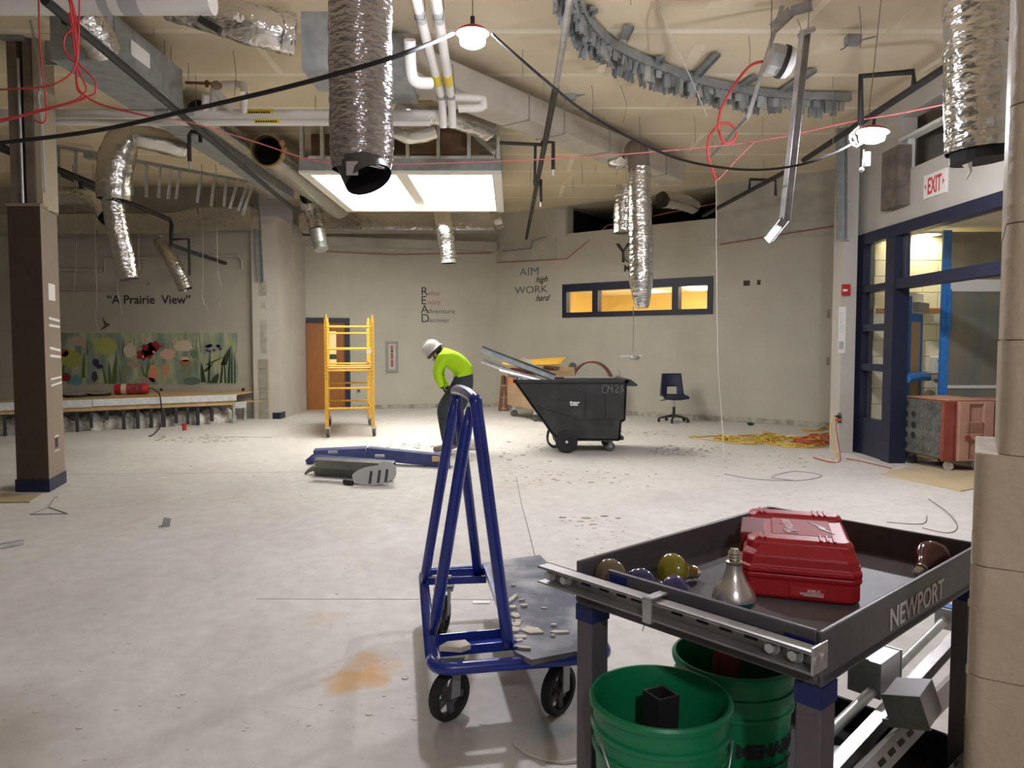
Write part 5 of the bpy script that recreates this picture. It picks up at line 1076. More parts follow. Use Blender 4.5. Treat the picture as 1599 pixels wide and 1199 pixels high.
# ------------------------------------------------------------------ tilt truck
Dd = 10.35
def TX(px): return (px - 799.5) / F * Dd
def TZ(py): return PY(900, py, Dd).z
tt = thing('tilt_truck', 'scuffed black plastic tilt truck heaped with scrap', 'dump cart', (TX(910), Dd + .4, 0))
W = .80
prof = [(TX(806), TZ(598)), (TX(862), TZ(676)), (TX(872), TZ(686)), (TX(968), TZ(687)), (TX(970), TZ(658)), (TX(976), TZ(656)), (TX(978), TZ(598))]
My = Matrix(((1, 0, 0, 0), (0, 0, 1, 0), (0, 1, 0, 0), (0, 0, 0, 1)))
def tprism(poly, y0, d_): return MB().prism(poly, Matrix.Translation((0, y0, 0)) @ My, d_)
tub = MB()
for y0_ in (Dd, Dd + W - .03): tub.prism(prof, Matrix.Translation((0, y0_, 0)) @ My, .03)
for a, b in zip(prof, prof[1:]):
    tub.beam((a[0], Dd + W / 2, a[1]), (b[0], Dd + W / 2, b[1]), W, .03)
tub.build('tub', M_tub, tt)
for (poly, nm) in (([(TX(838), TZ(634)), (TX(912), TZ(657)), (TX(912), TZ(628)), (TX(855), TZ(624))], 0), ([(TX(915), TZ(655)), (TX(944), TZ(655)), (TX(944), TZ(612)), (TX(915), TZ(612))], 1), ([(TX(947), TZ(655)), (TX(975), TZ(655)), (TX(975), TZ(604)), (TX(944), TZ(604))], 2)):
    tprism(poly, Dd - .012, .014).build('side_panel', M_tub, tt, bevel=.006)
rim = MB(); zr = TZ(598)
rim.box(TX(803), TX(982), Dd - .03, Dd + .02, zr, zr + .05); rim.box(TX(803), TX(982), Dd + W - .02, Dd + W + .03, zr, zr + .05); rim.box(TX(801), TX(808), Dd - .03, Dd + W + .03, zr, zr + .05); rim.box(TX(974), TX(982), Dd - .03, Dd + W + .03, zr, zr + .06)
rim.build('rim', M_tub, tt, bevel=.01)
hd = MB(); hd.add([(TX(976), Dd + .02, zr + .05), (TX(985), Dd + .02, zr + .05), (TX(996), Dd + .02, zr - .02), (TX(996), Dd + .02, zr - .045), (TX(978), Dd + .02, zr - .045)] + [(TX(976), Dd + W - .02, zr + .05), (TX(985), Dd + W - .02, zr + .05), (TX(996), Dd + W - .02, zr - .02), (TX(996), Dd + W - .02, zr - .045), (TX(978), Dd + W - .02, zr - .045)], [(4, 3, 2, 1, 0), (5, 6, 7, 8, 9), (0, 1, 6, 5), (1, 2, 7, 6), (2, 3, 8, 7), (3, 4, 9, 8), (4, 0, 5, 9)]); hd.build('push_lip', M_tub, tt)
MB().box(TX(968), TX(975), Dd, Dd + W, TZ(687), TZ(682)).build('foot_lip', M_tub, tt)
MB().box(TX(868), TX(968), Dd + .1, Dd + W - .1, TZ(690), TZ(686)).build('base_frame', M_black, tt)
wr0 = TZ(706 - 35) / 2; wr0 = .155
for y0_ in (Dd - .045, Dd + W - .02):
    Mw = Matrix.Translation((TX(885), y0_, wr0)) @ Matrix.Rotation(-PI / 2, 4, 'X')
    wl = MB().lathe([(0, .0), (.06, -.0), (.1, -.008), (.135, -.012), (.155, .0), (.155, .055), (.135, .065), (0, .065)], Mw, 28).build('wheel', M_rubber, tt, smooth='auto'); MB().lathe([(0, -.016), (.018, -.016), (.02, 0)], Mw, 12).build('hub_cap', M_white, wl)
MB().tube([(TX(885), Dd - .03, wr0), (TX(885), Dd + W, wr0)], .015, 8).build('axle', M_black, tt)
for y0_ in (Dd + .12, Dd + W - .12):
    Mw = Matrix.Translation((TX(956), y0_, .065)) @ Matrix.Rotation(-PI / 2, 4, 'X'); MB().lathe([(0, -.02), (.06, -.02), (.065, 0), (.06, .02), (0, .02)], Mw, 18).build('caster_wheel', M_wheel, tt, smooth='auto')
    fk = MB(); fk.box(TX(953), TX(959), y0_ - .032, y0_ - .026, .06, TZ(690)); fk.box(TX(953), TX(959), y0_ + .026, y0_ + .032, .06, TZ(690)); fk.build('caster_fork', M_galvd, tt)
for y0_ in (Dd + .1, Dd + .22):
    MB().tube([(TX(858), y0_, TZ(674)), (TX(856), y0_, TZ(685)), (TX(858), y0_, TZ(694)), (TX(866), y0_, TZ(700)), (TX(874), y0_, TZ(697))], .014, 8, sub=4).build('tow_loop', M_black, tt, smooth=True)
Mt = Matrix(((1, 0, 0, TX(890)), (0, 0, -1, Dd - .014), (0, 1, 0, TZ(633)), (0, 0, 0, 1))); text('ter', .11, Mt, M_text_w, tt, bold=.004, label='white lettering')
def stroke(pts, name='chalk_mark', r=.0022):
    MB().tube([(TX(x), Dd - .014, TZ(y_)) for x, y_ in pts], r, 4, sub=3).build(name, M_grey, tt)
stroke([(945, 601), (941, 604), (941, 611), (945, 614), (949, 610), (949, 603), (945, 601)]); stroke([(952, 601), (951, 606), (957, 607)]); stroke([(956, 600), (956, 613)]); stroke([(960, 603), (963, 601), (965, 604), (961, 612), (966, 612)]); stroke([(969, 602), (973, 603), (970, 606), (974, 609), (969, 612)])
def scrap(name, p, q, w_, d_, m, lab, up=(0, -1, .3), grp=None): return MB().channel(p, q, w_, d_, .004, up=up).build(name, m, label=lab, cat='metal scrap', group=grp)
scrap('steel_stud', PY(751, 546, 10.5), PY(866, 590, 10.75), .10, .06, M_galvd, 'wide grey steel channel sticking out of the tilt truck towards the worker')
scrap('steel_stud', PY(753, 563, 10.8), PY(835, 597, 10.8), .06, .04, M_galv, 'narrow bright steel channel below the wide one in the tilt truck')
scrap('steel_stud', PY(780, 577, 10.45), PY(850, 595, 10.6), .05, .03, M_galv, 'short bright strip lying over the front lip of the tilt truck')
pn = MB(); a = [PY(815, 558, 10.95), PY(822, 560, 10.95), PY(866, 594, 10.95), PY(846, 594, 10.95)]; pn.add([p for p in a] + [p + V((0, .012, 0)) for p in a], [(0, 1, 2, 3), (7, 6, 5, 4), (0, 4, 5, 1), (1, 5, 6, 2), (2, 6, 7, 3), (3, 7, 4, 0)]); pn.build('metal_sheet', M_galv, label='pointed bright metal sheet standing in the tilt truck', cat='metal scrap')
db = MB(); SEG = [(PY(751, 546, 10.5), PY(866, 590, 10.75)), (PY(753, 563, 10.8), PY(835, 597, 10.8)), (PY(780, 577, 10.45), PY(850, 595, 10.6)), (PY(815, 558, 10.95), PY(866, 594, 10.95)), (PY(822, 560, 10.95), PY(846, 594, 10.95))]
def seg_d(c): return min((c - (a + (b - a) * max(0, min(1, (c - a).dot(b - a) / (b - a).length_squared)))).length for a, b in SEG)
for k in range(400):
    r = R_.uniform(.02, .05); c = V((R_.uniform(TX(812), TX(850)), R_.uniform(Dd + .12, Dd + W - .12), zr + R_.uniform(-.03, .10)))
    if seg_d(c) > r * 1.4 + .09: db.ball(c, r, r, r * .7, n=7, m=5, jit=.3)
for k in range(300):
    r = R_.uniform(.05, .085); c = V((R_.uniform(TX(872), TX(958)), R_.uniform(Dd + .15, Dd + W - .15), zr - .07))
    if seg_d(c) > r * 1.4 + .09: db.ball(c, r, r, .05, n=7, m=5, jit=.3)
db.build('scrap_heap', M_gyp, label='white crumbled plaster scrap heaped in the tilt truck', cat='rubble', kind='stuff')
MB().beam((TX(885), Dd + .5, zr + .055), (TX(968), Dd + .5, zr + .055), .10, .015).build('board_scrap', M_galvd, label='long grey strip lying across the top of the tilt truck', cat='metal scrap')
MB().tube([PY(969, 592, 10.8), PY(968, 580, 10.8), PY(965, 577, 10.8)], .004, 4).build('wire_twig', M_wire, label='thin forked wire poking up from the tilt truck', cat='wire')

# ------------------------------------------------------------------ crate dolly behind, ladder, arch panel
cr0 = thing('crate_dolly', 'brown wooden crate on casters holding folded yellow scaffold parts', 'crate', tuple(PZ(835, 655)))
ca, cb_ = PZ(789, 648), PZ(838, 659); cdir = V((.92, .38, 0)); 
q0 = PZ(795, 650); q1 = PZ(833, 659); fdir = (q1 - q0).normalized()
q0 = q0 - fdir * .1; q1 = q1 + fdir * .1; sdv = V((-fdir.y, fdir.x, 0)); Lr = .85
if sdv.x < 0: sdv = -sdv
def cp(t, n_, z): return q0 + (q1 - q0) * t + sdv * n_ + V((0, 0, z))
def cbox(t0, t1, n0, n1, z0, z1):
    vs = [cp(t0, n0, z0), cp(t1, n0, z0), cp(t1, n1, z0), cp(t0, n1, z0), cp(t0, n0, z1), cp(t1, n0, z1), cp(t1, n1, z1), cp(t0, n1, z1)]
    return MB().add(vs, [(0, 3, 2, 1), (4, 5, 6, 7), (0, 1, 5, 4), (1, 2, 6, 5), (2, 3, 7, 6), (3, 0, 4, 7)])
cbox(0, .012, 0, Lr, .24, 1.0).build('end_panel', M_crate, cr0); cbox(.988, 1, 0, Lr, .24, 1.0).build('end_panel', M_crate, cr0); cbox(.012, .988, 0, .02, .24, .82).build('side_panel', M_crate, cr0); cbox(.012, .988, Lr - .02, Lr, .24, 1.06).build('side_panel', M_crate, cr0); cbox(.012, .988, .02, Lr - .02, .24, .27).build('bottom', M_crate, cr0)
cbox(.1, .4, -.006, 0, .70, .78).build('orange_sticker', M_orange, cr0)
for t_, n_ in ((.12, .08), (.88, .08), (.12, Lr - .08), (.88, Lr - .08)):
    c = cp(t_, n_, .075); MB().lathe([(0, -.025), (.065, -.025), (.075, 0), (.065, .025), (0, .025)], Matrix.Translation(c) @ Matrix.Rotation(PI / 2, 4, 'X'), 16).build('caster_wheel', M_wheel, cr0, smooth='auto'); MB().box(c.x - .04, c.x + .04, c.y - .05, c.y + .05, .14, .24).build('caster_plate', M_galv, cr0)
for k in range(9):
    z_ = 1.0 + .03 * (k % 4) + (.04 if k > 4 else 0); a = PY(R_.uniform(782, 800), 570 - k * .6, 15.2 + .075 * k); b = PY(R_.uniform(868, 885), 568 - k * 1.1, 15.2 + .075 * k)
    MB().tube([a, b], .024, 8).build('scaffold_rail', M_yellow, label='yellow scaffold rail lying folded on the brown crate', cat='scaffold part', group='folded yellow scaffold rails on the crate')
p = PY(894, 572, 15.1); MB().lathe([(0, -.025), (.07, -.025), (.085, 0), (.07, .025), (0, .025)], Matrix.Translation(p) @ Matrix.Rotation(PI / 2, 4, 'X'), 16).build('loose_caster', M_wheel, label='loose grey caster wheel at the end of the yellow rails', cat='wheel', smooth='auto')
MB().box(PY(796, 600, 14.5).x, PY(870, 600, 14.5).x, 15.5, 15.56, .9, 1.02).build('crate_board', M_bark, cr0)
la = thing('step_ladder', 'brown step stand leaning beside the crate by the back wall', 'ladder', tuple(PZ(785, 641)))
yl = PZ(785, 641).y
for (a, b) in (((781, 641), (786, 586)), ((791, 641), (790, 588))): MB().beam(PY(*a, yl), PY(*b, yl), .05, .09).build('rail', M_bark, la)
for y_ in (602, 620, 638): MB().beam(PY(782.5, y_, yl), PY(791, y_, yl), .1, .03).build('step', M_crate, la)
ar = thing('arched_panel', 'curved brown bent board standing as an arch against the angled wall', 'panel', tuple(PY(915, 640, 15.4)))
cA = PY(922, 603, 15.4); rA = 34 / F * 15.4; pts_o = []
for k in range(17):
    a = PI * k / 16; pts_o.append((math.cos(a), math.sin(a)))
def band(r0, r1, y0_, y1_):
    m_ = MB(); vs = []
    for (c_, s_) in pts_o:
        for (r, y_) in ((r0, y0_), (r1, y0_), (r1, y1_), (r0, y1_)): vs.append((cA.x + c_ * r + (y_ - y0_) * .25, y_ , cA.z + s_ * r * 1.15))
    n_ = len(pts_o); fs = [(i * 4 + k, i * 4 + (k + 1) % 4, (i + 1) * 4 + (k + 1) % 4, (i + 1) * 4 + k) for i in range(n_ - 1) for k in range(4)] + [(3, 2, 1, 0), ((n_ - 1) * 4, (n_ - 1) * 4 + 1, (n_ - 1) * 4 + 2, (n_ - 1) * 4 + 3)]
    return m_.add(vs, fs)
band(rA - .03, rA, 15.4, 15.75).build('bent_board', M_bark, ar)
for sg in (-1, 1): MB().box(cA.x + sg * (rA - .015) - .015, cA.x + sg * (rA - .015) + .015, 15.4, 15.55, 0, cA.z + .02).build('side_board', M_bark, ar)

# ------------------------------------------------------------------ office chair
cp0 = PZ(1052, 659)
ch = thing('swivel_chair', 'navy plastic shell swivel chair on a black five-star base', 'chair', tuple(cp0), 0, local=True)
for k in range(5):
    a = PI / 2 + .3 + k * 2 * PI / 5; e_ = V((math.cos(a) * .29, math.sin(a) * .29, .075)); MB().tube([(0, 0, .13), (e_.x * .5, e_.y * .5, .11), e_], .02, 8, rad=[.03, .024, .017]).build('base_arm', M_black, ch, smooth=True)
    MB().lathe([(0, -.02), (.028, -.02), (.03, 0), (.028, .02), (0, .02)], Matrix.Translation((e_.x, e_.y, .03)) @ Matrix.Rotation(a, 4, 'Z') @ Matrix.Rotation(PI / 2, 4, 'X'), 14).build('caster', M_black, ch, smooth='auto')
    MB().box(e_.x - .02, e_.x + .02, e_.y - .02, e_.y + .02, .055, .08).build('caster_hood', M_black, ch)
MB().tube([(0, 0, .11), (0, 0, .30)], .028, 12).build('gas_lift', M_black, ch, smooth='auto'); MB().tube([(0, 0, .30), (0, 0, .45)], .018, 12).build('piston', M_galv, ch, smooth='auto'); MB().box(-.1, .1, -.1, .1, .44, .465).build('seat_plate', M_black, ch); MB().tube([(-.08, 0, .45), (-.25, -.04, .43), (-.27, -.04, .425)], .008, 6).build('lever', M_black, ch)
sh_ = MB(); NX, NY = 14, 7
seat = []
for j in range(NY + 1):
    for i in range(NX + 1):
        u, v_ = i / NX * 2 - 1, j / NY; wd = .245 - .02 * v_; seat.append((u * wd, -.24 + v_ * .44, .49 + .03 * u * u + (.0 if v_ > .15 else -.03 * (1 - v_ / .15) ** 2) + .02 * v_))
sh_.add(seat, [(j * (NX + 1) + i, j * (NX + 1) + i + 1, (j + 1) * (NX + 1) + i + 1, (j + 1) * (NX + 1) + i) for j in range(NY) for i in range(NX)])
o = sh_.build('seat', M_navyp, ch, smooth=True); md = o.modifiers.new('thick', 'SOLIDIFY'); md.thickness = .02
bk = MB(); bv = []; NB = 12
for j in range(NB + 1):
    for i in range(NX + 1):
        u, v_ = i / NX * 2 - 1, j / NB; wd = .235 - .045 * v_; bv.append((u * wd, .20 + .07 * v_ - .03 * u * u, .50 + v_ * .44))
fs = []
for j in range(NB):
    for i in range(NX):
        if 4 <= i < 10 and 1 <= j < 5: continue
        fs.append((j * (NX + 1) + i, j * (NX + 1) + i + 1, (j + 1) * (NX + 1) + i + 1, (j + 1) * (NX + 1) + i))
bk.add(bv, fs); o = bk.build('backrest', M_navyp, ch, smooth=True); md = o.modifiers.new('thick', 'SOLIDIFY'); md.thickness = .02

# ------------------------------------------------------------------ cords by the pilaster
LAID = []; KEEP = []
def drape(pxs, r, sub=14, zmin=None):
    q, _ = smooth_path([PZ(x, y_, 0) for x, y_ in pxs], sub); fine = []
    for a, b in zip(q, q[1:]):
        n_ = max(1, int((b - a).length / .012)); fine += [a + (b - a) * (k / n_) for k in range(n_)]
    fine.append(q[-1]); zs_ = []
    for i, p in enumerate(fine):
        z = r + .001
        for (x, y_, zz, rr_) in LAID:
            if abs(x - p.x) < .06 and abs(y_ - p.y) < .06 and math.hypot(x - p.x, y_ - p.y) < rr_ + r + .016: z = max(z, zz + rr_ + r + .002)
        zs_.append(z)
    K = 4; up = [max(zs_[max(0, i - K):i + K + 1]) for i in range(len(zs_))]
    out = [V((p.x, p.y, z)) for p, z in zip(fine, up)]
    LAID.extend((p.x, p.y, p.z, r) for p in out); KEEP.extend((p.x, p.y, r) for p in out)
    return out
def floor_cord(pts, r, m, lab, z=.012, grp=None): return MB().tube(drape(pts, r), r, 6).build('extension_cord', m, label=lab, cat='cord', smooth=True, group=grp)
for k in range(7):
    U = R_.uniform
    pts = [(1072 + U(-5, 70), 683 + U(-3, 5)), (1130 + U(-15, 15), 686 + U(-6, 7)), (1175 + U(-10, 10), 687 + U(-9, 8)), (1225 + U(-15, 15), 690 + U(-12, 9)), (1262 + U(-10, 10), 692 + U(-12, 9)), (1292 + U(-8, 6), 690 + U(-10, 10)), (1262 + U(-15, 25), 697 + U(-9, 4)), (1215 + U(-25, 15), 691 + U(-9, 8)), (1170 + U(-40, 20), 688 + U(-7, 6))]
    floor_cord(pts, .0085, M_ycord, 'yellow extension cord strewn loosely on the floor by the pilaster', grp='yellow extension cords on the floor')
for k in range(3):
    floor_cord([(1235 + R_.uniform(-5, 10), 694 + R_.uniform(-2, 4)), (1262, 690 + R_.uniform(-4, 6)), (1290, 688 + R_.uniform(-3, 6)), (1300, 695 + R_.uniform(-3, 3)), (1270, 699), (1245, 698)], .011, M_ocord, 'orange red extension cord coiled at the pilaster foot', grp='orange red cords at the pilaster')
floor_cord([(1250, 670), (1270, 673), (1290, 668), (1299, 676), (1275, 678), (1255, 674), (1285, 672), (1297, 664)], .011, M_ycord, 'yellow cord coiled against the angled wall base')
floor_cord([(1190, 672), (1200, 676), (1205, 681), (1190, 683)], .009, M_ycord, 'short yellow cord loop apart from the bundle')
MB().tube([PY(1304, 649, 10.24), PY(1300, 656, 10.2), PY(1297, 672, 10.1), PZ(1306, 714, .012), PZ(1300, 716, .012)], .008, 6, sub=5).build('extension_cord', M_ycord, label='yellow cord dropping from the pilaster outlet', cat='cord', smooth=True)
MB().tube([PY(1305, 655, 10.24), PY(1306, 668, 10.1), PY(1309, 692, 10.0), PZ(1312, 719, .012), PZ(1296, 721, .012), PZ(1270, 714, .012)], .008, 6, sub=5).build('extension_cord', M_ocord, label='red cord dropping from the pilaster outlet', cat='cord', smooth=True)
MB().tube([PZ(1322, 716, .01), PZ(1345, 720, .01), PZ(1375, 727, .01), PZ(1392, 731, .01)], .009, 6, sub=4).build('extension_cord', mat('faded_red', (.42, .17, .14), .6), label='faded red cord running along the foot of the storefront', cat='cord', smooth=True)
tg = MB().prism([(0, 0), (.10, .05), (.22, .16), (.25, .20), (.18, .20), (.06, .12)], Matrix.Translation(PZ(1225, 694, 0) + V((0, 0, .010 + max([zz for (x, y_, zz, _) in LAID if abs(x - PZ(1225, 694).x - .12) < .2 and abs(y_ - PZ(1225, 694).y - .1) < .2] or [0])))), .002).build('paper_tag', M_white, label='white paper tag lying on the yellow cords', cat='tag')
g_ = PZ(1172, 664); MB().ball(g_ + V((0, 0, .03)), .07, .05, .03, jit=.2, n=8, m=6).build('green_clip', mat('dark_teal', (.01, .08, .05), .5), label='small dark green clamp on the floor by the angled wall', cat='clamp')
pb0 = [PZ(1375, 741), PZ(1500, 768), PZ(1620, 745), PZ(1430, 727)]
MB().prism([(p.x, p.y) for p in pb0], Matrix(), .012).build('floor_board', mat('tan_hardboard', (.50, .40, .25), .7, col2=(.56, .46, .30), nscale=3), label='thin tan floor protection board lying in the storefront doorway', cat='board')

# ------------------------------------------------------------------ red air machine in the doorway
ra = PZ(1402, 727); ra = V((4.98, 9.45, 0)); ang = math.radians(-83)
rmx = thing('air_scrubber', 'dusty red wheeled air machine with a perforated grey face', 'air scrubber', (5.0, 9.52, 0), math.radians(-82), local=True)
# local: x along the grey face (towards the camera), -y out of the grey face, y depth
FW, FD, FH = .78, .62, .84; z0 = .13
mb = MB(); mb.box(0, FW, .05, FD, z0, FH); mb.build('body', M_rred, rmx, bevel=.02)
MB().box(-.02, .03, -.02, .12, z0, FH).build('edge_rail', M_rred, rmx, bevel=.01); MB().box(FW - .03, FW + .02, -.02, .12, z0, FH).build('edge_rail', M_rred, rmx, bevel=.01)
fp = MB().box(.03, FW - .03, .0, .05, z0 + .03, FH - .01).build('face_plate', mat('dusty_grey_steel', (.075, .077, .065), .7, col2=(.14, .14, .125), nscale=6), rmx)
for i in range(5):
    for j in range(5):
        c = V((.11 + i * .14, -.001, z0 + .12 + j * .13)); dark = i == 0 or (i == 1 and 1 <= j <= 3)
        Mr = Matrix.Translation(c) @ Matrix.Rotation(PI / 2, 4, 'X'); MB().lathe([(.050, .0), (.050, .006), (.044, .006), (.042, -.001)], Mr, 14).build('port', MATS['dusty_grey_steel'], fp, smooth='auto'); MB().lathe([(0, .0015 if dark else .009), (.03, .0015 if dark else .006), (.044, .0015)], Mr, 14).build('port_opening' if dark else 'port_cap', M_black if dark else MATS['dusty_grey_steel'], fp)
ex = FW + .0
def face_box(y0_, y1_, z0_, z1_, m, name, d_=.05): return MB().box(ex, ex + d_, y0_, y1_, z0_, z1_).build(name, m, rmx, bevel=.012)
face_box(.16, .30, z0, FH, M_pink, 'end_frame'); face_box(.48, .62, z0, FH, M_pink, 'end_frame'); face_box(.30, .48, z0 + .25, FH - .24, M_pink, 'end_frame'); face_box(.30, .48, FH - .035, FH, M_pink, 'handle_bar'); face_box(.30, .48, z0, z0 + .03, M_pink, 'handle_bar'); face_box(.30, .48, z0 + .03, FH - .03, M_pink, 'recess', .012)
for y0_ in (.24, .42): MB().prism([(y0_, .38), (y0_ + .05, .36), (y0_ + .09, .40), (y0_ + .05, .45), (y0_, .43)], Matrix(((0, 0, 1, ex + .05), (1, 0, 0, 0), (0, 1, 0, 0), (0, 0, 0, 1))), .003).build('red_mark', M_rred, rmx)
for k in range(9): MB().box(ex + .05, ex + .052, .25 + .02 * (k % 3), .48 + .02 * (k % 2), .47 + k * .014, .475 + k * .014).build('print_line', M_bark, rmx)
MB().box(.02, FW - .02, .06, FD, FH - .0, FH + .02).build('top_cover', M_pink, rmx, bevel=.006)
for (x_, y_) in ((.1, .1), (FW - .08, .14), (.1, FD - .1), (FW - .08, FD - .1)):
    MB().lathe([(0, -.02), (.055, -.02), (.062, 0), (.055, .02), (0, .02)], Matrix.Translation((x_, y_, .062)) @ Matrix.Rotation(PI / 2, 4, 'X') @ Matrix.Rotation(.6, 4, 'Y'), 16).build('caster_wheel', M_galv if x_ > .5 else M_rubber, rmx, smooth='auto'); MB().box(x_ - .03, x_ + .03, y_ - .03, y_ + .03, .1, z0).build('caster_plate', M_galvd, rmx)
r2 = thing('air_scrubber', 'second red air machine standing right behind the perforated one', 'air scrubber', (5.72, 9.2, 0), math.radians(-82), local=True)
MB().box(0, .6, 0, .5, z0, FH).build('body', M_rred, r2, bevel=.02); MB().box(.0, .6, .0, .5, FH, FH + .02).build('top_cover', M_pink, r2)
for (x_, y_) in ((.1, .1), (.5, .1), (.1, .4), (.5, .4)): MB().box(x_ - .03, x_ + .03, y_ - .03, y_ + .03, 0, z0).build('foot', M_rubber, r2)

# ------------------------------------------------------------------ blue drywall cart
zb = .27
FL, FR, BL = PZ(676, 1046, zb), PZ(952, 1024, zb), PZ(660, 893, zb); BR = FR + (BL - FL)
ctx = (FR - FL).normalized(); cty = (BL - FL).normalized(); c0 = (FL + FR + BL + BR) / 4
dc = thing('drywall_cart', 'blue tubular A-frame drywall cart on spoked wheels', 'cart', (c0.x, c0.y, 0))
def rounded(ps, r, k=5):
    out = []; n = len(ps)
    for i in range(n):
        p, a, b = ps[i], ps[i - 1], ps[(i + 1) % n]; d1 = (a - p).normalized() * r; d2 = (b - p).normalized() * r
        for j in range(k + 1):
            t = j / k; out.append((p + d1) * (1 - t) ** 2 + 2 * p * t * (1 - t) + (p + d2) * t * t)
    return out + [out[0]]
MB().tube(rounded([FL, FR, BR, BL], .09, 6), .026, 12).build('base_tube', M_blue, dc, smooth=True)
tF, tB = PZ(742, 624, 1.30), PZ(712, 610, 1.30)
lf, lb, rf, rb = PZ(676, 990, zb + .02), PZ(662, 910, zb + .02), PZ(794, 1008, zb + .03), PZ(746, 893, zb + .03)
def hoop(f, b, tf, tb_, name): MB().tube(smooth_path([f, f + (tf - f) * .5, f + (tf - f) * .93, tf * .93 + tb_ * .07 + V((0, 0, .004)), tb_ * .93 + tf * .07 + V((0, 0, .004)), b + (tb_ - b) * .93, b + (tb_ - b) * .5, b], 7)[0], .0255, 14).build(name, M_blue, dc, smooth=True)
hoop(rf, rb, tF, tB, 'frame_hoop')
for f_, t_ in ((lf, tF * .9 + tB * .1), (lb, tB * .9 + tF * .1)):
    e_ = t_ - V((0, 0, .035)) - ctx * .012; MB().tube([f_, f_ + (e_ - f_) * .08, f_ + (e_ - f_) * .9, e_], .025, 14, rad=[.016, .025, .025, .013]).build('frame_leg', M_blue, dc, smooth=True)
for (a, b, nm) in (((684, 1014), (800, 1003), 'f'), ((668, 906), (758, 903), 'b')):
    p, q = PZ(*a, zb + .015), PZ(*b, zb + .015); MB().channel(p, q, .14, .035, .005).build('cross_channel', M_blue, dc)
dp = [(753, 879), (843, 866), (868, 892), (941, 992), (934, 1010), (830, 1030), (804, 1017)]
MB().prism([(lambda p: (p.x, p.y))(PZ(x, y_, .305)) for x, y_ in dp][::-1], Matrix.Translation((0, 0, .283)), .022).build('deck', M_slate, dc)
MB().channel(PZ(815, 1032, .265), PZ(935, 1012, .265), .06, .03, .005).build('deck_support', M_blue, dc); MB().beam(PZ(757, 885, .30), PZ(806, 1016, .30), .02, .03).build('deck_rail', M_blue, dc)
def spoked_wheel(c, ax, R, parent_root, fork_top):
    ax = V(ax).normalized(); Mw = frame(c, ax.orthogonal(), ax.cross(ax.orthogonal()))
    ty = MB().lathe([(R * .74, -.02), (R * .93, -.022), (R, -.012), (R, .012), (R * .93, .022), (R * .74, .02), (R * .74, -.02)], Mw, 28).build('wheel', M_rubber, parent_root, smooth='auto')
    MB().lathe([(.0, -.026), (.026, -.026), (.026, .026), (0, .026)], Mw, 14).build('hub', M_wheel, ty, smooth='auto')
    for k in range(5):
        a = k * 2 * PI / 5 + .4; d = Mw.to_3x3() @ V((math.cos(a), math.sin(a), 0)); MB().beam(c + d * .02, c + d * R * .77, .026, .018, up=ax).build('spoke', M_wheel, ty)
    up = V((0, 0, 1)); top = V(fork_top)
    for sg in (-1, 1): MB().beam(c + ax * sg * .036, V((c.x, c.y, top.z)) * .55 + top * .45 + ax * sg * .036, .045, .006, up=ax).build('fork', M_galvd, parent_root)
    MB().box(top.x - .05, top.x + .05, top.y - .05, top.y + .05, top.z - .012, top.z + .004).build('caster_plate', M_galvd, parent_root)
Rw = .103; zc_ = Rw
for (px, py, ax) in ((702, 1123, (.72, -.62, 0)), (872, 1114, (.70, -.55, 0)), (690, 990, (.96, -.2, 0))):
    q = PZ(px, py); c = V((q.x, q.y, Rw)); spoked_wheel(c, ax, Rw, dc, (c.x + .01, c.y + .03, zb - .025))
c = V((BR.x - .12, BR.y - .12, Rw)); spoked_wheel(c, (1, 0, 0), Rw, dc, (c.x, c.y + .02, zb - .025))
# gypsum scraps on the cart
def chip(px, py, z, w_, d_, h_, m, name, lab, grp=None, rot=None):
    p = PZ(px, py, z); n_ = 5; a0 = R_.uniform(0, 6); poly = [(math.cos(a0 + k * 2 * PI / n_) * w_ / 2 * R_.uniform(.65, 1.1), math.sin(a0 + k * 2 * PI / n_) * d_ / 2 * R_.uniform(.65, 1.1)) for k in range(n_)]
    return MB().prism(poly, Matrix.Translation(p) @ Matrix.Rotation(rot if rot is not None else 0, 4, 'Z'), h_).build(name, m, label=lab, cat='plaster chip', group=grp)
for (px, py, w_, d_) in ((797, 938, .03, .22), (805, 962, .05, .09), (800, 985, .10, .07), (815, 1013, .12, .03), (830, 985, .14, .10), (872, 988, .13, .035), (800, 950, .06, .05), (818, 947, .05, .03), (850, 950, .04, .02), (865, 977, .04, .03), (863, 994, .03, .02), (812, 995, .09, .06), (806, 975, .05, .10), (810, 1000, .06, .04), (815, 938, .06, .02), (801, 915, .03, .02), (808, 970, .05, .03)):
    chip(px, py, .3062 + .013 * (len([1 for _ in ()])), w_ * .85, d_ * .85, R_.uniform(.004, .012), M_gyp, 'plaster_chip', 'small white plaster chip on the deck of the blue cart', 'plaster chips on the blue cart deck', R_.uniform(-.5, .5))
chip(715, 1013, .322, .15, .09, .02, M_gyp, 'plaster_chunk', 'larger brownish plaster chunk on the front channel of the blue cart')
chip(690, 902, .322, .14, .05, .012, M_gyp, 'plaster_chunk', 'pale plaster strip on the rear channel of the blue cart')

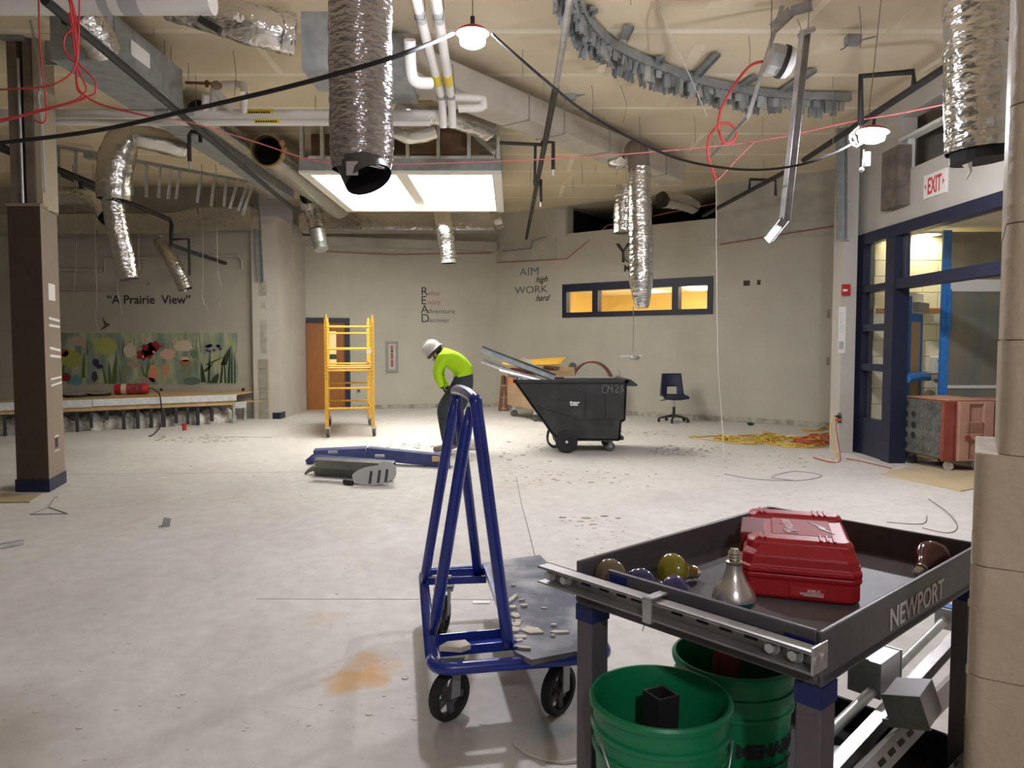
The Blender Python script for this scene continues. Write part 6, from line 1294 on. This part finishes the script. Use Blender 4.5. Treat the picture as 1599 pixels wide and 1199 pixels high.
# ------------------------------------------------------------------ foreground utility cart
CA = math.atan2(.668, .742); CO = V((.572, 1.338, 0)); LX, LY = .92, .62; RZ = .99
uc = thing('utility_cart', 'dark grey two-shelf utility cart carrying a red tool case', 'cart', tuple(CO), CA, local=True)
MC = Matrix.Translation(CO) @ Matrix.Rotation(CA, 4, 'Z'); MCi = MC.inverted()
def lray(px, py, axis, val):        # point on local plane axis=val
    o = MCi @ V((0, 0, CH)); d = MCi.to_3x3() @ ray(px, py); return o + d * ((val - o[axis]) / d[axis])
def tray_mesh(z0, z1, t=.012, ex=0.0):
    m = MB(); m.box(-ex, LX, 0, LY, z0 - .012, z0); m.box(0, LX, 0, t, z0 - .012, z1); m.box(0, LX, LY - t, LY, z0 - .012, z1); m.box(LX - t, LX, t, LY - t, z0 - .012, z1); return m
TZF = .905
MB().box(.0, LX, .0, LY, TZF - .014, TZF).build('tray_floor', M_tray, uc)
for (a, nm) in (((0, LX, 0, .013), 'tray_side'), ((0, LX, LY - .013, LY), 'tray_side'), ((LX - .013, LX, .013, LY - .013), 'tray_end')): MB().box(a[0], a[1], a[2], a[3], TZF - .02, RZ).build(nm, M_cart, uc, bevel=.004)
MB().box(0, .013, .013, LY - .10, TZF - .02, RZ).build('tray_end', M_cart, uc, bevel=.004); MB().box(0, .013, LY - .10, LY - .013, TZF - .02, RZ - .035).build('tray_end', M_cart, uc)
MB().box(-.08, LX, 0, LY, .34, .355).build('shelf_floor', M_rubber, uc)
for a in ((0, LX, 0, .012), (0, LX, LY - .012, LY), (LX - .012, LX, .012, LY - .012)): MB().box(a[0], a[1], a[2], a[3], .33, .44).build('shelf_side', M_rubber, uc)
for i, (x_, y_) in enumerate(((0, 0), (LX, 0), (0, LY), (LX, LY))):
    sx_, sy_ = (1 if x_ == 0 else -1), (1 if y_ == 0 else -1); lg = MB()
    xa, xb = sorted((x_ + sx_ * .002, x_ + sx_ * .062)); ya, yb = sorted((y_ + sy_ * .002, y_ + sy_ * .052)); lg.box(xa, xb, ya, yb, .12, TZF - .02)
    l_ = lg.build('leg', M_cartl, uc, bevel=.003)
    MB().box(xa - .002, xb + .002, ya - .002, yb + .002, TZF - .062, TZF - .021).build('blue_band', M_tapep, l_)
    MB().lathe([(0, -.016), (.055, -.016), (.06, 0), (.055, .016), (0, .016)], Matrix.Translation(((xa + xb) / 2, (ya + yb) / 2, .06)) @ Matrix.Rotation(PI / 2, 4, 'X'), 18).build('caster_wheel', M_rubber, uc, smooth='auto')
    MB().box(xa, xb, ya, yb, .10, .125).build('caster_plate', M_galvd, uc)
p = lray(1388, 987, 1, 0.0); q = lray(1467, 942, 1, 0.0)
Mn = Matrix(((1, 0, 0, p.x), (0, 0, -1, -.0012), (0, 1, 0, p.z + .003), (0, 0, 0, 1)))
nw = text('NEWPORT', .066, Mn, M_stencil, uc, sx=(q.x - p.x) / .30, bold=.001, ext=.0006, label='stencilled lettering')
MB().box(-.002, 0, .42, .50, TZF + .0, TZF + .05).build('sticker', M_grey, uc); MB().box(-.003, .0, .015, .075, TZF + .0, RZ - .02).build('blue_patch', M_tapep, uc); MB().box(-.003, .014, LY - .16, LY - .11, TZF + .03, RZ - .005).build('blue_patch', M_tapep, uc)
# strut channel bolted along the cart end
ss = thing('strut_channel', 'long grey strut channel with bolt heads fixed along the cart end', 'strut', tuple(CO), CA, local=True)
y0s, y1s = -.005, lray(842, 905, 0, -.05).y; zs = lray(1272, 1018, 0, -.05).z - .022
m_ = MB(); m_.box(-.018, -.014, y0s, y1s, zs - .0205, zs + .0205)
for sg in (-1, 1):
    za = zs + sg * .0205; m_.box(-.056, -.014, y0s, y1s, min(za, za - sg * .0028), max(za, za - sg * .0028)); m_.box(-.056, -.053, y0s, y1s, min(za, za - sg * .004), max(za, za - sg * .004))
m_.build('channel', M_strut, ss)
def syp(px): return lray(px, 905 + (px - 842) * .258 + 10, 0, -.03).y
for px in (862, 886, 1208, 1244):
    c = V((-.034, syp(px), zs)); bt_ = MB().lathe([(0, -.014), (.010, -.014), (.012, -.008), (.012, .012)], Matrix.Translation(c) @ Matrix.Rotation(PI / 2, 4, 'Y'), 6).build('bolt', M_galv, ss); MB().lathe([(0, .0), (.016, 0), (.016, .003)], Matrix.Translation(c + V((-.001, 0, 0))) @ Matrix.Rotation(PI / 2, 4, 'Y'), 16).build('washer', M_strut, bt_)
for k, px in enumerate((910, 938, 965, 988, 1052, 1092, 1128, 1168)):
    y_ = syp(px); MB().box(-.0195, -.0175, y_ - .014, y_ + .014, zs - .006, zs + .006).build('slot', M_tapep if k == 0 else M_black, ss)
y_ = syp(1024); cl_ = MB(); cl_.box(-.064, -.056, y_ - .011, y_ + .011, zs - .022, zs + .030); cl_.box(-.064, -.0, y_ - .011, y_ + .011, zs + .024, zs + .030); cl_.box(-.064, -.03, y_ - .011, y_ + .011, zs - .026, zs - .020); cl_.build('clamp', M_galv, ss, bevel=.002)
eb = MB(); eb.box(-.056, -.0, y0s - .004, y0s, zs - .0205, zs + .03); eb.build('end_bracket', M_galv, ss)
for xx in (-.044, -.015): MB().lathe([(0, .003), (.009, .003), (.0095, 0)], Matrix.Translation((xx, y0s - .004, zs + .004)) @ Matrix.Rotation(PI / 2, 4, 'X'), 14).build('rivet', M_strut, ss)
MB().box(-.03, .0, .0, .62, zs + .0235, zs + .0265).build('ledge_strip', M_cart, ss) if False else None

# red tool case
f0, f1 = PZ(1154, 931, TZF), PZ(1348, 951, TZF); tx = (f1 - f0).normalized(); ty_ = V((-tx.y, tx.x, 0)); TW = (f1 - f0).length; TD = .43; TH = .138
tca = math.atan2(tx.y, tx.x); bxo = thing('tool_case', 'red plastic tool case with raised script logo lying on the cart', 'tool case', (f0.x, f0.y, TZF + .0015), tca, local=True)
def loft(m, secs):
    n = len(secs[0]); vs = [p for s_ in secs for p in s_]; fs = [(i * n + k, i * n + (k + 1) % n, (i + 1) * n + (k + 1) % n, (i + 1) * n + k) for i in range(len(secs) - 1) for k in range(n)]
    fs += [tuple(reversed(range(n))), tuple(range((len(secs) - 1) * n, len(secs) * n))]; return m.add(vs, fs)
def rr(x0, x1, y0, y1, c, z): return [(x0 + c, y0, z), (x1 - c, y0, z), (x1, y0 + c, z), (x1, y1 - c, z), (x1 - c, y1, z), (x0 + c, y1, z), (x0, y1 - c, z), (x0, y0 + c, z)]
loft(MB(), [rr(.012, TW - .012, .012, TD - .012, .02, 0), rr(.004, TW - .004, .004, TD - .004, .02, .008), rr(.004, TW - .004, .004, TD - .004, .02, .048), rr(0, TW, 0, TD, .022, .052), rr(0, TW, 0, TD, .022, .062)]).build('lower_shell', M_red, bxo, bevel=.003)
up_ = loft(MB(), [rr(0, TW, 0, TD, .022, .064), rr(0, TW, 0, TD, .022, .076), rr(.005, TW - .005, .005, TD - .005, .022, .079), rr(.007, TW - .007, .007, TD - .007, .025, .102), rr(.022, TW - .022, .028, TD - .028, .03, TH - .012)]).build('lid', M_red, bxo, bevel=.003)
for y0_, y1_ in ((.03, .11), (TD - .11, TD - .03)):
    loft(MB(), [rr(.012, TW - .012, y0_, y1_, .012, .085), rr(.016, TW - .016, y0_ + .004, y1_ - .004, .014, TH - .008), rr(.026, TW - .026, y0_ + .016, y1_ - .016, .012, TH)]).build('lid_band', M_red, bxo, bevel=.003)
    for xx in (.045, .058, TW - .09, TW - .075, TW - .06): MB().box(xx - .003, xx + .003, y0_ + .01, y1_ - .012, TH - .002, TH + .0035).build('rib', M_red, bxo, bevel=.001)
MB().box(.075, TW - .055, .125, TD - .125, TH - .014, TH - .007).build('logo_panel', mat('case_red_matte', (.36, .05, .055), .6), bxo, bevel=.002)
MB().box(-.002, .06, .125, TD - .125, .070, TH - .010).build('handle_recess', mat('case_red_dark', (.18, .006, .008), .5), bxo, bevel=.004)
Ml_ = Matrix.Translation((TW * .50, .135, TH - .0068)) @ Matrix.Rotation(PI / 2 + .12, 4, 'Z')
text('Milwaukee', .044, Ml_, mat('logo_grey_red', (.50, .24, .25), .45), bxo, shear=.3, ext=.0016, bold=.0012, sx=.80, label='raised script lettering')
MB().prism([(0, 0), (.032, .062), (.026, .066), (.050, .130), (.012, .058), (.018, .055)][::-1], Matrix.Translation((TW * .56, .15, TH - .0068)) @ Matrix.Diagonal((-1.2, 1, 1, 1)) @ Matrix.Translation((-.06, 0, 0)), .0018).build('lightning_bolt', M_text_s, bxo)
MB().box(TW * .42, TW * .70, -.0006, .006, .014, .036).build('label', mat('label_red', (.42, .02, .02), .5), bxo)
Mlb = Matrix(((1, 0, 0, TW * .56), (0, 0, -1, -.0008), (0, 1, 0, .026), (0, 0, 0, 1))); text('6538-21', .009, Mlb, M_text_w, bxo, ext=.0003, bold=.0002)
for k in range(3): MB().box(TW * (.50 + .03 * (k == 0)), TW * .69, -.0012, -.0006, .016 + k * .0032, .0178 + k * .0032).build('label_print', M_text_s, bxo)
MB().box(TW - .002, TW + .006, .10, .16, .035, .07).build('latch', M_red, bxo, bevel=.002); MB().box(TW - .002, TW + .006, TD - .16, TD - .10, .035, .07).build('latch', M_red, bxo, bevel=.002)

# reflector lamps on the tray
def bulb(px, py, glass, label, axis, R=.051, L=.13, z=None, upright=False, face=None):
    ax = V(axis).normalized(); k = L / .13; p = V((px, py, 0)); p = MC @ p
    pf_ = [(0, -.0), (R * .6, .004), (R * .93, .014), (R, .026), (R * .96, .036), (R * .78, .052), (R * .56, .066), (.022, .078), (.0188, .088), (.018, .098)]
    hz_ = math.hypot(ax.x, ax.y); low = min(ax.z * b * k - hz_ * a for a, b in pf_ + [(.015, .131)]); p.z = TZF + .0015 - low
    g = thing('light_bulb', label, 'light bulb', (p.x, p.y, TZF)); Mb = frame(p, ax.orthogonal(), ax.cross(ax.orthogonal()))
    if face:
        MB().lathe([(a, b * k) for a, b in pf_[:4]], Mb, 22).build('face', face, g, smooth=True); MB().lathe([(a, b * k) for a, b in pf_[3:]], Mb, 22).build('reflector', glass, g, smooth=True)
    else: MB().lathe([(a, b * k) for a, b in pf_], Mb, 22).build('glass', glass, g, smooth=True)
    MB().lathe([(.018, .098 * k), (.0185, .104 * k), (.015, .106 * k)] + [(.0128 + .0022 * (i % 2), (.107 + i * .003) * k) for i in range(7)] + [(.008, .131 * k), (0, .132 * k)], Mb, 16).build('screw_base', MATS.get('nickel_base') or mat('nickel_base', (.50, .46, .40), .3, .9), g, smooth='auto'); return g
G_blue = mat('blue_glass', (.022, .016, .11), .12, spec=.7, coat=.5); G_brown = mat('brown_glass', (.15, .115, .07), .12, spec=.7, coat=.5); G_ol = mat('olive_glass', (.22, .19, .02), .12, spec=.7, coat=.5); G_red = mat('maroon_glass', (.09, .006, .012), .12, spec=.7, coat=.5); G_silver = mat('silvered_glass', (.62, .60, .58), .22, .75); G_teal = mat('teal_glass', (.0, .10, .095), .15, spec=.7)
# given as a place on the tray (along the cart, across it) and the direction from face to base
def tdir(x, y, z): return MC.to_3x3() @ V((x, y, z))
bulb(.030, .558, G_brown, 'smoky brown reflector bulb lying in the cart corner', tdir(.95, .0, -.25), R=.045)
bulb(.022, .460, G_blue, 'dark blue reflector bulb lying next to the brown one', tdir(.95, .0, -.25), R=.045)
bulb(.200, .500, G_ol, 'olive yellow bulb lying behind the two dark blue ones', tdir(.95, -.1, -.25), R=.042)
bulb(.064, .410, G_blue, 'dark blue reflector bulb with its base pointing at the silver one', tdir(.10, -.95, -.25), R=.045)
bulb(.190, .300, G_silver, 'silvered bulb with a teal face standing base up', (.0, .0, 1), R=.050, L=.142, face=G_teal)
bulb(.840, .085, G_red, 'maroon reflector bulb lying beside the near block wall', tdir(-.95, .05, -.25), R=.047)

# green pails on the lower shelf
def pail(c, label, R=.152, H=.365):
    g = thing('green_pail', label, 'bucket', (c.x, c.y, .3565), local=True)
    k = R / .152; ri = R - .006
    prof = [(0, 0), (.128 * k, 0), (.131 * k, .004), (.143 * k, H - .115), (.150 * k, H - .113), (.150 * k, H - .105), (.145 * k, H - .103), (.146 * k, H - .07), (.153 * k, H - .068), (.153 * k, H - .058), (.147 * k, H - .056), (.148 * k, H - .02), (.155 * k, H - .018), (.157 * k, H - .006), (.153 * k, H), (.147 * k, H), (.143 * k, H - .02), (.141 * k, H - .06), (.139 * k, H - .09), (.125 * k, .012), (0, .010)]
    MB().lathe(prof, None, 44).build('pail_body', M_green, g, smooth='auto'); return g
pc1 = PZ(1031, 1085, .72); pc2 = PZ(1146, 1052, .72); pc2 = pc1 + V((.235, .225, 0))
k1 = pail(pc1, 'green plastic pail holding a black square tube', .157); k2 = pail(pc2, 'green plastic pail with black lettering behind the cart leg')
hw = [V((math.cos(a) * .160, math.sin(a) * .160, .29 - .17 * math.sin((a - 3.6) / (5.9 - 3.6) * PI))) for a in [3.6 + (5.9 - 3.6) * k / 14 for k in range(15)]]
MB().tube(hw, .0025, 6).build('wire_handle', M_galv, k1, smooth=True)
tb_ = MB()
for (x0_, x1_, y0_, y1_) in ((-.03, .03, -.03, -.025), (-.03, .03, .025, .03), (-.03, -.025, -.025, .025), (.025, .03, -.025, .025)): tb_.box(x0_, x1_, y0_, y1_, 0, .34)
tbo = tb_.build('square_tube', M_black, label='black square steel tube standing in the green pail', cat='tube'); tbo.location = (pc1.x, pc1.y + .03, .3695); tbo.rotation_euler = (0, .03, .5)
rt = MB().box(-.03, .03, -.02, .02, 0, .40).build('hand_tool', M_rred, label='red tool handle sticking up in the lettered green pail', cat='tool', bevel=.006); rt.location = (pc2.x - .02, pc2.y + .02, .3705); rt.rotation_euler = (.04, 0, .3)
fa_ = math.atan2(-pc2.y, -pc2.x) + .80; Rt = .1395
def bend(co): a = fa_ + (co.x) / Rt; r = Rt + co.z + .002; return V((r * math.cos(a), r * math.sin(a), co.y))
text('MENARDS', .046, Matrix.Translation((0, 0, .165)), M_text_k, k2, align='CENTER', bold=.0022, ext=.0008, bend=bend, label='black lettering'); text('Dedicated to Service & Quality', .014, Matrix.Translation((0, 0, .135)), M_text_k, k2, align='CENTER', ext=.0006, bend=bend, label='small black lettering')

# conduit, boxes and slotted strut lying on the lower shelf
vd = V((math.cos(CA), math.sin(CA), 0)); ud = V((-math.sin(CA), math.cos(CA), 0)); zc = .475
Rb = Matrix((vd, ud, V((0, 0, 1)))).transposed()
ca_, cb2 = PZ(1272, 1165, zc), PZ(1482, 962, zc)
cdt = thing('conduit', 'grey steel conduit with junction boxes lying through the lower cart shelf', 'conduit', tuple((ca_ + cb2) / 2))
MB().tube([ca_ + vd * .03, cb2], .0155, 12).build('tube', M_galv, cdt, smooth='auto')
bc = PZ(1365, 1046, zc + .035); MB().obox(bc, .15, .10, .11, Rb).build('junction_box', mat('zinc_box', (.40, .41, .43), .4, .6, col2=(.5, .5, .52), nscale=8), cdt, bevel=.003); MB().obox(bc + vd * .078, .006, .104, .115, Rb).build('box_cover', M_galv, cdt); MB().obox(bc - vd * .078 + V((0, 0, .045)), .003, .03, .03, Rb).build('lug', M_galvd, cdt)
ec = PZ(1480, 963, zc + .005); MB().obox(ec, .075, .07, .08, Rb).build('junction_box', MATS['zinc_box'], cdt, bevel=.003); MB().obox(ec + V((0, 0, .042)), .05, .05, .004, Rb).build('blue_sticker', M_tapeb, cdt)
s1 = ca_ - ud * .06 - V((0, 0, .012)); s2_ = cb2 - ud * .06 - V((0, 0, .012)); MB().channel(s1 - vd * .08, s2_ - vd * .12, .04, .035, .003, up=-ud).build('strut_channel', M_strut, label='plain grey strut channel lying beside the conduit on the lower shelf', cat='strut')
R2 = Rb @ Matrix.Rotation(-.28, 3, 'X') @ Matrix.Rotation(-.15, 3, 'Y'); b2 = PZ(1425, 1096, .566)
jb = thing('junction_box', 'loose zinc junction box tilted against the slotted strut', 'junction box', tuple(b2)); MB().obox(b2, .105, .095, .085, R2).build('box', MATS['zinc_box'], jb, bevel=.003); MB().obox(b2 + R2 @ V((-.055, 0, 0)), .005, .10, .09, R2).build('cover', M_galvd, jb); MB().obox(b2 + R2 @ V((-.053, .055, -.036)), .003, .03, .022, R2).build('lug', M_galv, jb)
sa_, sb_ = PZ(1338, 1230, .49), PZ(1505, 1057, .49); sv = (sb_ - sa_).normalized(); sno = V((sv.y, -sv.x, 0))
sl_ = thing('slotted_strut', 'grey slotted strut channel lying diagonally across the lower shelf', 'strut', tuple((sa_ + sb_) / 2)); tl = (sno * .75 + V((0, 0, .66))).normalized()
MB().channel(sa_ - sv * .1, sb_ + sv * .2, .045, .04, .003, up=-tl).build('channel', mat('light_strut', (.45, .44, .45), .45, .6), sl_)
for k in range(9): c = sa_ + sv * (.02 + k * .066) + tl * .002; MB().obox(c, .012, .036, .002, Matrix((sv.cross(tl).normalized(), sv, tl)).transposed()).build('slot', M_black, sl_)
dsk = PZ(1318, 1188, .362); MB().lathe([(0, .012), (.02, .014), (.055, .012), (.07, .006), (.072, 0)], Matrix.Translation(dsk), 26).build('lamp_trim_plate', mat('dirty_white', (.5, .49, .46), .5), label='dirty white round trim plate on the lower shelf', cat='trim plate', smooth=True)

# ------------------------------------------------------------------ scrap on the floor
nb = thing('door_frame_scrap', 'bent navy painted steel frame lying on the floor', 'metal scrap', tuple(PZ(600, 728)))
zz_ = .12
pa1, pa2, pa3 = PZ(490, 712, .10), PZ(572, 708, .13), PZ(703, 722, .07)
MB().channel(PZ(478, 722, .02), pa1, .10, .05, .004, up=(0, .5, -1)).build('bent_end', M_navyb, nb); MB().channel(pa1, pa2, .14, .10, .004, up=(0, 1, .2)).build('far_leg', M_navyb, nb); MB().channel(pa2, pa3, .15, .10, .004, up=(.1, 1, .1)).build('far_leg', M_navyb, nb)
MB().channel(PZ(490, 712, .15), PZ(612, 722, .19), .11, .05, .004, up=(0, .3, -1)).build('near_leg', M_navyb, nb)
for (x, y_) in ((519, 708), (592, 714)): p = PZ(x, y_, .18); MB().box(p.x - .05, p.x + .06, p.y - .01, p.y + .02, p.z, p.z + .03).build('hinge_plate', M_galv, nb)
p = PZ(680, 715, .12); MB().box(p.x - .04, p.x + .05, p.y - .03, p.y + .0, p.z - .04, p.z + .02).build('strike_plate', M_ply, nb)
gs_ = mat('green_grey_steel', (.13, .135, .115), .55, col2=(.19, .19, .165), nscale=5)
MB().channel(PZ(492, 724, .17), PZ(614, 731, .17), .10, .07, .004, up=(0, 1, .3)).build('grey_channel', gs_, label='upper dark grey channel piece stacked against the navy frame', cat='metal scrap')
MB().channel(PZ(490, 735, .056), PZ(611, 744, .056), .10, .07, .004, up=(0, 1, .3)).build('grey_channel', gs_, label='lower dark grey channel piece on the floor under the navy frame', cat='metal scrap')
MB().tube([PZ(476, 740, .01), PZ(487, 732, .06), PZ(505, 727, .09), PZ(525, 728, .08)], .03, 8, sub=4, rad=[.01, .03, .035, .03]).build('curved_strip', gs_, label='curved grey strip end lying left of the navy frame', cat='metal scrap')
MB().tube([PZ(538, 752, .029), PZ(550, 754, .029)], .028, 10).build('black_roller', M_black, label='small black round piece under the grey channels', cat='metal scrap')
pb_ = PZ(586, 759); Mp = frame(pb_ + V((0, 0, .01)), V((1, .08, .10)), V((.0, .35, 1))); po_ = []
for k in range(22):
    a = 2 * PI * k / 22; x = math.cos(a) * .235; y_ = .105 + math.sin(a) * .105
    if y_ > .12: y_ = .12 + (y_ - .12) * 1.0 + .05 * (x > .05); x *= 1.05
    po_.append((x, y_))
pp_ = thing('oval_plate', 'grey oval metal plate with three dark slots propped on the floor', 'metal scrap', tuple(pb_))
MB().prism(po_, Mp, .012).build('plate', mat('pale_grey_steel', (.33, .33, .31), .6), pp_)
for x in (-.06, .03, .11): MB().prism([(x - .012, .02), (x + .018, .02), (x + .045, .15), (x + .018, .16)], Mp @ Matrix.Translation((0, 0, .0125)), .002).build('slot', M_black, pp_)
MB().prism([(p.x, p.y) for p in (PZ(-20, 786), PZ(46, 785), PZ(64, 774), PZ(-10, 772))], Matrix(), .015).build('board_scrap', mat('tan_board', (.36, .29, .17), .8), label='thin tan board scrap on the floor before the brown column', cat='board')
MB().beam(PZ(-25, 857, .02), PZ(36, 846, .02), .035, .03).build('metal_track', M_galv, label='short grey metal track piece on the floor below the column', cat='metal scrap')
hg = MB(); A_, B_, C_, D_ = PZ(47, 803, .004), PZ(106, 802, .004), PZ(76, 792, .004), PZ(85, 777, .004)
hg.tube([A_, B_, C_, A_], .004, 5); hg.tube([C_, D_, D_ + V((.02, .02, 0))], .004, 5); hg.build('wire_hanger', M_wire, label='bent wire coat hanger lying on the floor by the column', cat='hanger')
cl2 = thing('metal_clip', 'small folded metal clip standing alone on the floor', 'clip', tuple(PZ(260, 822))); p = PZ(260, 822); MB().obox(p + V((0, 0, .035)), .06, .004, .075, Matrix.Rotation(.4, 3, 'Z') @ Matrix.Rotation(.25, 3, 'Y')).build('upright', M_galvd, cl2); MB().box(p.x - .06, p.x + .03, p.y - .02, p.y + .02, 0, .006).build('foot', M_galvd, cl2)
MB().ball(PZ(736, 702) + V((0, 0, .06)), .09, .07, .09, n=9, m=7, jit=.18).build('masonry_lump', M_gyp, label='pale broken masonry lump beside the worker', cat='rubble')
MB().lathe([(.0, 0), (.035, 0), (.035, .12), (0, .12)], Matrix.Translation(PZ(288, 672)), 14).build('drink_can', M_redd, label='small red can on the floor in front of the stage', cat='can', smooth='auto')
MB().beam(PZ(350, 681, .008), PZ(425, 682, .008), .05, .012).build('white_strip', M_white, label='long white strip lying on the floor before the stage', cat='strip')
MB().prism([(p.x, p.y) for p in (PZ(738, 943), PZ(765, 943), PZ(766, 939), PZ(739, 939))], Matrix(), .006).build('paper_strip', M_white, label='small white strip on the floor under the blue cart', cat='strip')
MB().tube([PZ(800, 1160, .006), PZ(830, 1180, .006), PZ(880, 1190, .006), PZ(940, 1180, .006)], .004, 6, sub=5).build('slack_wire', M_wirew, label='pale wire on the floor below the blue cart', cat='wire')
for o_ in [o for o in COL.objects if o.type == 'MESH' and 'debris' not in o.name]:      # nothing is strewn through what already touches the floor
    bpy.context.view_layer.update() if not KEEP or 'upd' not in globals() else None; upd = 1
    t_ = o_
    while t_.parent: t_ = t_.parent
    if t_.get('kind') == 'structure': continue
    for v in o_.data.vertices:
        w_ = o_.matrix_world @ v.co
        if w_.z < .05: KEEP.append((w_.x, w_.y, .02))
GRID = {}
for (x, y_, r) in KEEP: GRID.setdefault((int(x // .25), int(y_ // .25)), []).append((x, y_, r))
def free(x, y_, s_):
    gx, gy = int(x // .25), int(y_ // .25)
    return all(math.hypot(x - a, y_ - b) > r + s_ * 1.15 for i in (-1, 0, 1) for j in (-1, 0, 1) for (a, b, r) in GRID.get((gx + i, gy + j), ()))
def cluster(px, py, sx, sy, n, smin, smax, m, lab, seedk):
    rr_ = random.Random(seedk); mb_ = MB()
    for k in range(n):
        p = PZ(rr_.gauss(px, sx), rr_.gauss(py, sy)); s_ = rr_.uniform(smin, smax); a0 = rr_.uniform(0, 6); e_ = rr_.uniform(.35, 1); hh = s_ * rr_.uniform(.08, .3)
        if not free(p.x, p.y, s_): continue
        GRID.setdefault((int(p.x // .25), int(p.y // .25)), []).append((p.x, p.y, s_ * 1.15))
        poly = [(math.cos(a0 + j * 2 * PI / 5) * s_ * rr_.uniform(.6, 1.1), math.sin(a0 + j * 2 * PI / 5) * s_ * e_ * rr_.uniform(.6, 1.1)) for j in range(5)]
        if sum(poly[j][0] * poly[(j + 1) % 5][1] - poly[(j + 1) % 5][0] * poly[j][1] for j in range(5)) < 0: poly.reverse()
        mb_.prism(poly, Matrix.Translation(p), hh)
    mb_.build('debris', m, label=lab, cat='debris', kind='stuff')
M_db1 = mat('debris_brown', (.34, .28, .22), .9, col2=(.62, .58, .52), nscale=9); M_db2 = mat('debris_white', (.70, .67, .61), .9, col2=(.58, .52, .46), nscale=9); M_db3 = mat('debris_dark', (.16, .13, .105), .9, col2=(.45, .40, .34), nscale=9)
cluster(310, 686, 30, 2.2, 120, .008, .05, M_db1, 'rubble sweepings on the floor before the stage', 1)
cluster(1065, 704, 34, 3.8, 150, .006, .04, M_db3, 'dark rubble scattered right of the tilt truck', 2); cluster(1010, 676, 22, 2, 45, .01, .05, M_db1, 'rubble line on the floor left of the swivel chair', 3)
cluster(925, 812, 22, 3.5, 45, .008, .05, M_db1, 'broken board crumbs between the blue cart and tilt truck', 4); cluster(960, 835, 50, 12, 60, .004, .022, M_db2, 'fine chips scattered behind the utility cart', 5)
cluster(640, 697, 28, 2.5, 40, .008, .05, M_db1, 'rubble behind the navy frame at the worker', 6); cluster(800, 700, 50, 12, 70, .006, .04, M_db1, 'scattered crumbs between worker and tilt truck', 7)
cluster(880, 745, 60, 10, 60, .005, .035, M_db1, 'plaster crumbs on the floor before the tilt truck', 8); cluster(1180, 720, 70, 14, 60, .005, .035, M_db1, 'crumbs on the floor before the yellow cords', 9)
cluster(700, 880, 330, 70, 120, .002, .008, M_db2, 'tiny chips sprinkled over the open floor', 10); cluster(400, 950, 260, 110, 70, .0015, .005, M_db1, 'tiny dark specks over the near floor', 11); cluster(1250, 790, 120, 15, 50, .004, .02, M_db2, 'chips on the floor behind the tool case', 12)
cluster(300, 740, 180, 25, 40, .004, .018, M_db1, 'dark specks on the floor between column and scaffold', 13); cluster(150, 1060, 140, 70, 60, .004, .016, M_db2, 'white chips on the near floor left of the blue cart', 14); cluster(630, 1090, 60, 50, 30, .003, .02, M_db2, 'white chips around the front wheels of the blue cart', 15)
